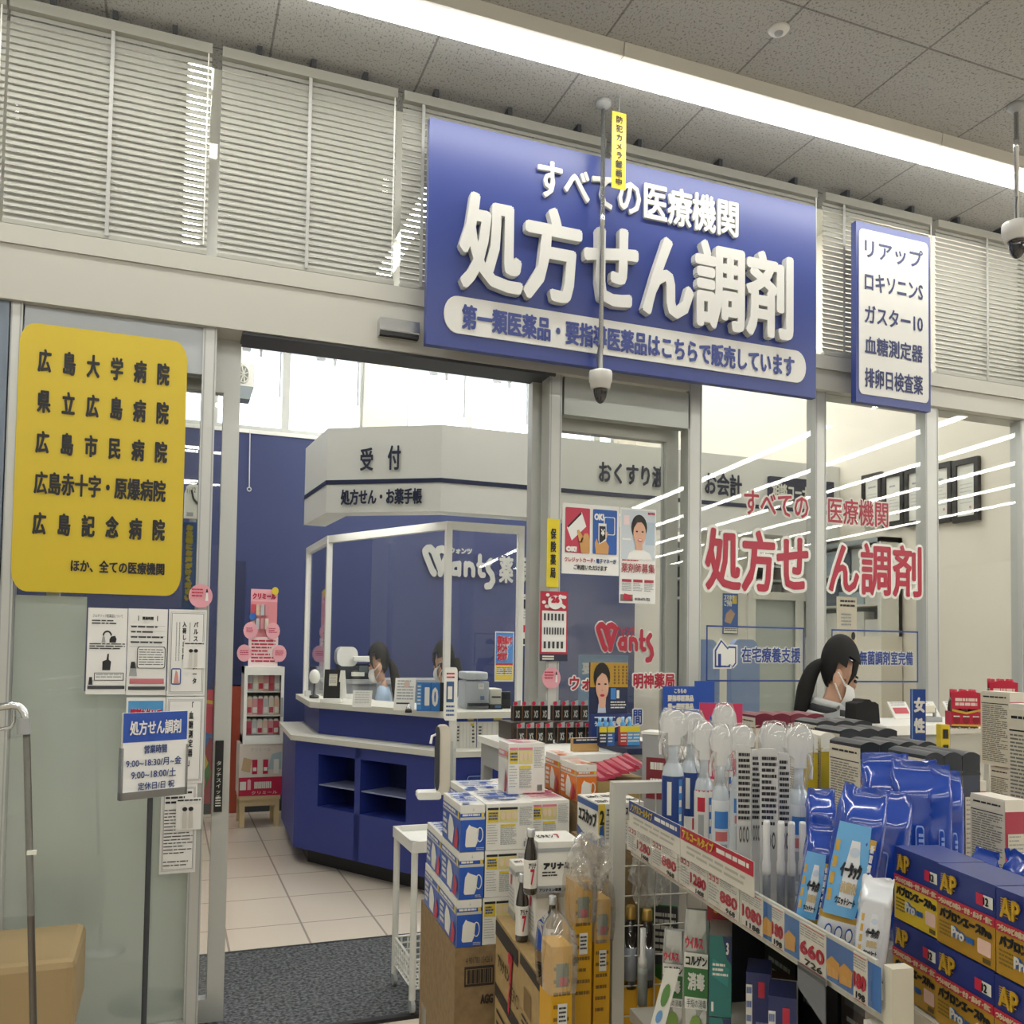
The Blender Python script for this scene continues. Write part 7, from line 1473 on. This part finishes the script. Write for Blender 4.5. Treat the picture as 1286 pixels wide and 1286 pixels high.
mb = MB().prism(f, [(0, 0), (33*k, 0), (31*k, 24*k), (26*k, 27*k), (22*k, 27*k), (19*k, 30*k), (12*k, 30*k), (10*k, 27*k), (1*k, 25*k)], 0, .07, mat('0f0f11', .8)); tag(mb.build('black_bag', bevel=.004), 'plain black bag standing on the service counter right of the shopper', 'bag')
p = wy(1168, 905, 2.36); k = (p-CAM).dot(_f)/F; f = Fr((p.x, p.y, zsv+.001), -.3); t = thing('desk_scanner', f, 'cream desk scanner with a grey neck on the service counter behind the blue strip sign', 'scanner')
MB().box(f, -4*k, 16*k, 0, .06, 0, 6*k, GREY).build('base', t); MB().tube([f.p(12*k, .03, 6*k), f.p(12*k, .03, 16*k), f.p(8*k, .03, 19*k)], .006, GREY, 8).build('neck', t); MB().box(f, -6*k, 9*k, .01, .05, 11*k, 21*k, mat('d8d3c2', .45)).build('head', t, bevel=.004)
# ================================================================== PEOPLE
def skin_mesh(name, parent, J, E, m, sub=2, grow=0.0):
    """one continuous skinned body; J: name -> (x, y, z, r)"""
    keys = list(J); me = bpy.data.meshes.new(name); me.from_pydata([J[k][:3] for k in keys], [(keys.index(a), keys.index(b)) for a, b in E], [])
    o = bpy.data.objects.new(name, me); COL.objects.link(o); o.parent = parent; me.materials.append(m)
    sk = o.modifiers.new('skin', 'SKIN'); sk.use_smooth_shade = True; sk.branch_smoothing = .3
    if not me.skin_vertices: me.attributes
    if len(me.skin_vertices) == 0:
        import bmesh
        b = bmesh.new(); b.from_mesh(me); b.verts.layers.skin.verify(); b.to_mesh(me); b.free()
    for i, k in enumerate(keys):
        d = me.skin_vertices[0].data[i]; r = J[k][3]+grow; d.radius = (r, r); d.use_root = (i == 0)
    ss = o.modifiers.new('sub', 'SUBSURF'); ss.levels = sub; ss.render_levels = sub
    return o
def ellip(fr_m, c, rad, m, keep=None, n=20, l=14):
    mb = MB(); P = []; K = []
    for j in range(l+1):
        th = math.pi*j/l
        for i in range(n):
            ph = 2*math.pi*i/n; q = Vector((math.sin(th)*math.cos(ph), math.sin(th)*math.sin(ph), math.cos(th))); K.append(keep is None or keep(q)); P.append(fr_m @ Vector((c[0]+q.x*rad[0], c[1]+q.y*rad[1], c[2]+q.z*rad[2])))
    fs = []
    for j in range(l):
        for i in range(n):
            f = (j*n+i, (j+1)*n+i, (j+1)*n+(i+1) % n, j*n+(i+1) % n)
            if all(K[a] for a in f): fs.append(f)
    return mb.add(P, fs, m, True)
PSK = mat('c99f86', .5); PHAIR = mat('050505', .75); MASKM = mat('e3e3e0', .6); JEANS = mat('2c3240', .7)
def person(x, y, yaw, top, label, shirt, pelvis, lean, pitch, hair, coat=None, stripes=False):
    root = bpy.data.objects.new('person', None); COL.objects.link(root); s = .62
    root.matrix_basis = Matrix.Translation((x, y, 0)) @ Matrix.Rotation(yaw, 4, 'Z') @ Matrix.Diagonal((s, s, 1, 1)); tag(root, label, 'person')
    def L(a, b, z):          # torso leaning forward about the pelvis
        dz = z; return (a+dz*math.sin(lean), b, pelvis+dz*math.cos(lean))
    U = (top-pelvis)/(.72*math.cos(lean))
    J = {'pelvis': (0, 0, pelvis, .115), 'waist': (*L(.0, 0, .14*U), .10), 'chest': (*L(.0, 0, .32*U), .115), 'collar': (*L(0, 0, .44*U), .07), 'neck': (*L(.01, 0, .49*U), .047)}
    hd = Vector(L(.035, 0, .60*U)); R = Matrix.Rotation(pitch, 3, 'Y')
    def Hd(a, b, c): q = hd+R @ Vector((a, b, c)); return (q.x, q.y, q.z)
    J['jaw'] = (*Hd(.0, 0, -.045), .062); J['head'] = (*Hd(-.005, 0, .02), .082); J['crown'] = (*Hd(-.01, 0, .075), .06); J['brow'] = (*Hd(.034, 0, .022), .066); J['nose'] = (*Hd(.108, 0, -.014), .012); J['chin'] = (*Hd(.055, 0, -.095), .024)
    E = [('pelvis', 'waist'), ('waist', 'chest'), ('chest', 'collar'), ('collar', 'neck'), ('neck', 'jaw'), ('jaw', 'head'), ('head', 'crown'), ('head', 'brow'), ('brow', 'nose'), ('jaw', 'chin')]
    for sgn, n in ((1, 'l'), (-1, 'r')):
        sx, sy, sz = L(0, sgn*.155, .41*U); J['sh'+n] = (sx, sy, sz, .055)
        J['el'+n] = (sx+.06, sgn*.21, sz-.25, .042); J['wr'+n] = (sx+.26, sgn*.13, sz-.30, .03); J['pa'+n] = (sx+.31, sgn*.12, sz-.30, .03)
        E += [('collar', 'sh'+n), ('sh'+n, 'el'+n), ('el'+n, 'wr'+n), ('wr'+n, 'pa'+n)]
        for q in range(4):
            a = (q-1.5)*.019; J['f%d%s' % (q, n)] = (sx+.355, sgn*.12+a, sz-.305, .0095); J['g%d%s' % (q, n)] = (sx+.385-.006*abs(q-1.4), sgn*.12+a*1.1, sz-.33, .0085); E += [('pa'+n, 'f%d%s' % (q, n)), ('f%d%s' % (q, n), 'g%d%s' % (q, n))]
        J['t'+n] = (sx+.32, sgn*.075, sz-.31, .011); J['u'+n] = (sx+.35, sgn*.062, sz-.325, .0095); E += [('pa'+n, 't'+n), ('t'+n, 'u'+n)]
        J['hip'+n] = (.02, sgn*.09, pelvis-.05, .085); kz = max(.44, pelvis*.52); kx = math.sqrt(max(.0, .42**2-(pelvis-.05-kz)**2)); J['kn'+n] = (.02+kx, sgn*.11, kz, .06); J['an'+n] = (.02+kx*.6, sgn*.11, .09, .042); J['to'+n] = (.02+kx*.6+.15, sgn*.12, .035, .034)
        E += [('pelvis', 'hip'+n), ('hip'+n, 'kn'+n), ('kn'+n, 'an'+n), ('an'+n, 'to'+n)]
    skin_mesh('body', root, J, E, PSK)
    T = ['pelvis', 'waist', 'chest', 'collar', 'shl', 'ell', 'wrl', 'shr', 'elr', 'wrr']
    top_ = skin_mesh('shirt', root, {k: J[k] for k in T}, [e for e in E if e[0] in T and e[1] in T], shirt, grow=.014)
    Q = ['pelvis', 'hipl', 'knl', 'anl', 'hipr', 'knr', 'anr']
    skin_mesh('trousers', root, {k: J[k] for k in Q}, [e for e in E if e[0] in Q and e[1] in Q], JEANS, grow=.012)
    M = root.matrix_basis @ Matrix.Translation(hd) @ R.to_4x4()
    for sgn in (1, -1): ellip(M, (-.012, sgn*.086, -.022), (.026, .012, .036), PSK).build('ear', root)
    mk = ellip(M, (.022, 0, -.055), (.098, .08, .062), MASKM, lambda q: q.x > .12 and q.z < .75)
    for sgn in (1, -1): mk.tube([M @ Vector((.045, sgn*.078, -.03)), M @ Vector((.0, sgn*.098, -.01)), M @ Vector((-.02, sgn*.1, .0))], .003, MASKM, 5); mk.tube([M @ Vector((.04, sgn*.07, -.085)), M @ Vector((.0, sgn*.095, -.06)), M @ Vector((-.02, sgn*.1, -.045))], .003, MASKM, 5)
    mk.build('face_mask', root)
    for sgn in (1, -1): ellip(M, (.092, sgn*.034, .012), (.010, .014, .007), INK, n=10, l=8).build('eye', root); ellip(M, (.092, sgn*.036, .03), (.010, .02, .004), PHAIR, n=10, l=6).build('eyebrow', root)
    def keep(q): return not (q.x > .30 and q.z < .38) and not (q.z < -.8 and q.x > -.25) and not (q.x > -.16 and q.z < -.08)
    h = ellip(M, (-.008, 0, .034), (.118, .1, .118), PHAIR, keep, 28, 22)
    if hair == 'tail':
        b = smooth([M @ Vector(p) for p in ((-.06, 0, .02), (-.105, 0, -.0), (-.145, 0, -.05), (-.155, .0, -.13), (-.145, 0, -.22), (-.13, 0, -.30))]); h.tube(b, lerp([.028, .018, .027, .032, .027, .005]), PHAIR, 14)
    elif hair == 'long':
        b = smooth([M @ Vector(p) for p in ((-.06, 0, .0), (-.085, 0, -.08), (-.085, 0, -.18), (-.075, 0, -.25))]); h.tube(b, lerp([.075, .07, .05, .01]), PHAIR, 14)
    for sgn in (1, -1): h.tube([M @ Vector((.06, sgn*.075, .08)), M @ Vector((.066, sgn*.086, .03)), M @ Vector((.05, sgn*.088, -.02))], [.012, .009, .002], PHAIR, 8)
    h.build('hair', root)
    if stripes:
        cmb = MB(); c = Vector(J['neck'][:3]); 
        for q, (rr, dz, m_) in enumerate(((.072, -.005, mat('b9bcbc', .7)), (.09, -.03, mat('2a2c30', .7)), (.115, -.055, mat('c6c8c6', .7)))):
            pts = [root.matrix_basis @ (c+Vector((rr*math.cos(k*math.pi/10)-.01, rr*math.sin(k*math.pi/10), dz-.012*math.cos(k*math.pi/10)))) for k in range(21)]; cmb.tube(pts, .018, m_, 8)
        cmb.build('collar', root)
    return root
p = at(1014, 820, 3.42); person(p.x-.0, p.y, math.radians(-34), at(1014, 806, 3.42).z, 'person with a black ponytail and white mask, standing before the glass in a grey top', mat('9a9da0', .7), .62, math.radians(14), math.radians(24), 'tail', stripes=True)
CO = mat('a9c0d8', .6)
p = at(487, 830, 6.0); person(p.x, p.y, math.radians(180-15), at(487, 811, 6.0).z, 'person in a pale blue coat and white mask at the reception counter, facing left', CO, .56, math.radians(6), math.radians(14), 'tail')
p = at(571, 830, 5.7); person(p.x, p.y, math.radians(140), at(571, 808, 5.7).z, 'person in a pale blue coat behind the screen post, turned away, long dark hair', CO, .56, math.radians(8), math.radians(12), 'long')
for i, (u, Z) in enumerate(((487, 6.0), (571, 5.7))):
    p = at(u, 830, Z); f = Fr((p.x, p.y, 0)); t = thing('swivel_stool', f, ['dark stool behind the counter under the left pharmacist', 'dark stool behind the counter under the right pharmacist'][i], 'stool')
    MB().lathe(f, [(.1, .28), (.1, .32), (.08, .33)], BLACK, 20).build('seat', t); MB().lathe(f, [(.02, .03), (.02, .28)], STEEL, 10).build('column', t); MB().lathe(f, [(.14, 0), (.14, .02), (.02, .03)], DKGREY, 20).build('base', t)
# ================================================================== THINGS ON THE RECEPTION COUNTER
def cpos(u, Z): p = at(u, 850, Z); return p
bd = thing('back_desk', (1.2, 6.4, 0), 'grey back desk behind the pharmacists carrying the white copier', 'desk'); zbd = 1.06
MB().box(W0, .98, 2.1, 6.42, 6.9, zbd-.03, zbd, GREY).build('desk_top', bd); MB().box(W0, 1.0, 2.08, 6.44, 6.88, 0, zbd-.03, mat('8b8f93', .6)).build('body', bd)
Zk = 6.45; p = at(424, 848, Zk); f = Fr((p.x, 6.52, zbd+.001), -.1); k = Zk/F; t = thing('copier', f, 'white rounded copier with a dark front panel against the blue wall', 'copier')
MB().box(f, 2*k, 44*k, 0, .3, 0, 18*k, DKGREY).build('body', t, bevel=.01); MB().prism(f, rrect(0, 16*k, 26*k, 41*k, 8*k, 10*k), .0, .3, WHITE).build('scanner_lid', t); MB().box(f, 20*k, 48*k, -.03, .28, 22*k, 29*k, WHITE).build('paper_tray', t, bevel=.006); MB().box(f, 28*k, 38*k, -.035, -.02, 8*k, 17*k, mat('5c6468', .3)).build('control_panel', t); MB().box(f, 18*k, 34*k, -.04, 0, 4*k, 9*k, OFFW).build('output_tray', t)
zc_ = zc+.001
def oc(u, v): return wz(u, v, zc_)          # a point on the counter top
p = oc(404, 882); k = (p-CAM).dot(_f)/F; f = Fr((p.x, p.y, zc_), -.3); t = thing('card_terminal', f, 'black card terminal leaning on a white stand at the left end of the counter', 'card terminal')
MB().box(f, -1*k, 25*k, -.03, .06, 0, 5*k, WHITE).build('base', t, bevel=.003); q = f.at(2*k, 0, 5*k); q = Fr(q.o, q.yaw, .2); mb = MB().box(q, 0, 20*k, 0, .02, 0, 37*k, BLACK); mb.quad(q, 6*k, 16*k, 16*k, 31*k, -.001, mat('d8d2bd', .5)); mb.lines(q, 7*k, 18*k, 15*k, 30*k, -.002, GREY, 5); mb.build('terminal', t); MB().prism(f, [(18*k, 5*k), (30*k, 5*k), (27*k, 40*k), (22*k, 40*k)], .02, .05, WHITE).build('stand', t)
p = Vector((*pl(391, 5.9), zc_)); k = (p-CAM).dot(_f)/F; f = Fr((p.x, p.y, zc_), -.2); t = thing('desk_fan', f, 'small white desk fan with a dark foot at the left end of the counter', 'fan')
MB().lathe(f, [(6*k, 0), (6*k, 3*k), (1.5*k, 5*k), (1.5*k, 22*k)], DKGREY, 12, x=5*k).build('stand', t); ellip(Matrix.Translation(f.p(5*k, 0, 27*k)), (0, 0, 0), (7*k, .03, 9*k), WHITE, n=14, l=10).build('fan_head', t)
p = Vector((*pl(385, 6.1), zc_)); k = (p-CAM).dot(_f)/F; tag(MB().box(Fr((p.x, p.y, zc_)), 0, 7*k, 0, .04, 0, 7*k, mat('d0d0cc', .5)).build('tissue_cube'), 'little white cube box at the far left corner of the counter', 'box')
p = oc(442, 888); k = (p-CAM).dot(_f)/F; f = Fr((p.x, p.y, zc_), -.35, .35); mb = MB().box(f, 0, 24*k, 0, .006, 0, 22*k, PW); mb.lines(f, 3*k, 4*k, 21*k, 20*k, -.001, PGY, 5); tag(mb.build('menu_card'), 'plain white card leaning on the counter left of the pharmacist', 'card')
p = oc(494, 892); k = (p-CAM).dot(_f)/F; f = Fr((p.x, p.y, zc_), -.4, .3); mb = MB().box(f, 0, 26*k, 0, .006, 0, 42*k, PW); mb.lines(f, 3*k, 12*k, 24*k, 39*k, -.001, GREY, 7, seed=3); mb.quad(f, 3*k, 8*k, 20*k, 10*k, -.001, INK); mb.poly(f, ell(15*k, 34*k, 4*k, 4*k), -.002, mat('c9b0a0', .5)); tag(mb.build('notice_stand'), 'white notice stand leaning on the counter between the pharmacist and the blue calendar', 'notice')
p = oc(513, 895); k = (p-CAM).dot(_f)/F; f = Fr((p.x, p.y, zc_)); b = tag(MB().lathe(f, [(4.5*k, 0), (4.5*k, 2*k), (4*k, 4*k)], BLACK, 14).build('call_bell'), 'small black and silver call bell before the white notice stand', 'bell'); MB().lathe(f, [(3.6*k, 4*k), (3*k, 7*k), (1*k, 9*k), (.6*k, 11*k)], STEEL, 14).build('dome', b)
p = oc(523, 893); k = (p-CAM).dot(_f)/F; f = Fr((p.x, p.y, zc_), -.35); t = thing('day_calendar', f, 'blue day calendar showing a white number ten on the reception counter', 'calendar')
CB_ = mat('2e6fb4', .45); mb = MB().box(f, 0, 29*k, 0, .03, 0, 36*k, CB_); mb.quad(f, 0, 2*k, 6*k, 34*k, -.0008, mat('3f8ccc', .45)); mb.lines(f, 1*k, 6*k, 5*k, 32*k, -.0014, PW, 6); mb.quad(f, 17.5*k, 0, 18*k, 36*k, -.0008, NAVY); mb.text('1', f, 10*k, 7*k, 16*k, 30*k, -.0014, PW, .003); mb.text('0', f, 19*k, 6*k, 27*k, 30*k, -.0014, PW, .003); mb.build('body', t)
MB().box(f, 29.2*k, 36*k, .0, .03, 0, 36*k, BLACK).build('side_frame', t)
p = oc(584, 893); k = (p-CAM).dot(_f)/F; yy_ = P2.y+.29; px_ = wy(584, 890, yy_).x
f = Fr((px_, yy_, zc_), -.1); t = thing('label_printer', f, 'grey office printer on the counter right of the screen post', 'printer'); PGR = mat('aab0b6', .45)
MB().box(f, 0, 32*k, 0, .2, 0, 36*k, PGR).build('body', t, bevel=.008); MB().box(f, 0, 30*k, -.005, .2, 38*k, 48*k, mat('b9bfc4', .45)).build('lid', t, bevel=.01); mb = MB().box(f, 17*k, 24*k, -.012, -.001, 26*k, 33*k, PW); mb.lines(f, 18*k, 28*k, 23*k, 32*k, -.014, GREY, 2); mb.build('label', t); MB().box(f, 3*k, 30*k, -.03, 0, 4*k, 8*k, BLACK).build('output_slot', t); MB().box(f, 20*k, 25*k, -.01, 0, 12*k, 17*k, mat('5a6f8c', .4)).build('badge', t)
f = Fr((px_+36*k, yy_+.03, zc_), -.1); t = thing('receipt_printer', f, 'cream receipt printer with a blue screen beside the grey printer', 'printer'); MB().box(f, 0, 17*k, 0, .14, 0, 26*k, mat('d0cfc2', .45)).build('body', t, bevel=.008); MB().box(f, 3*k, 15*k, -.004, 0, 14*k, 16*k, BLACK).build('slot', t); MB().box(f, -3*k, 14*k, -.06, -.01, 0, 6*k, BLACK).build('keypad', t); MB().box(f, 4*k, 12*k, -.062, -.06, 1.5*k, 5*k, mat('4a6a94', .3)).build('screen', t)
f = Fr((px_+52*k, yy_+.02, zc_), -.1); t = thing('card_reader', f, 'black card reader on the counter at the right end of the clear screen', 'card reader'); MB().box(f, 0, 13*k, 0, .05, 0, 22*k, BLACK).build('body', t, bevel=.004); MB().box(f, 2*k, 11*k, -.003, 0, 12*k, 20*k, mat('2a2f3a', .15)).build('screen', t)
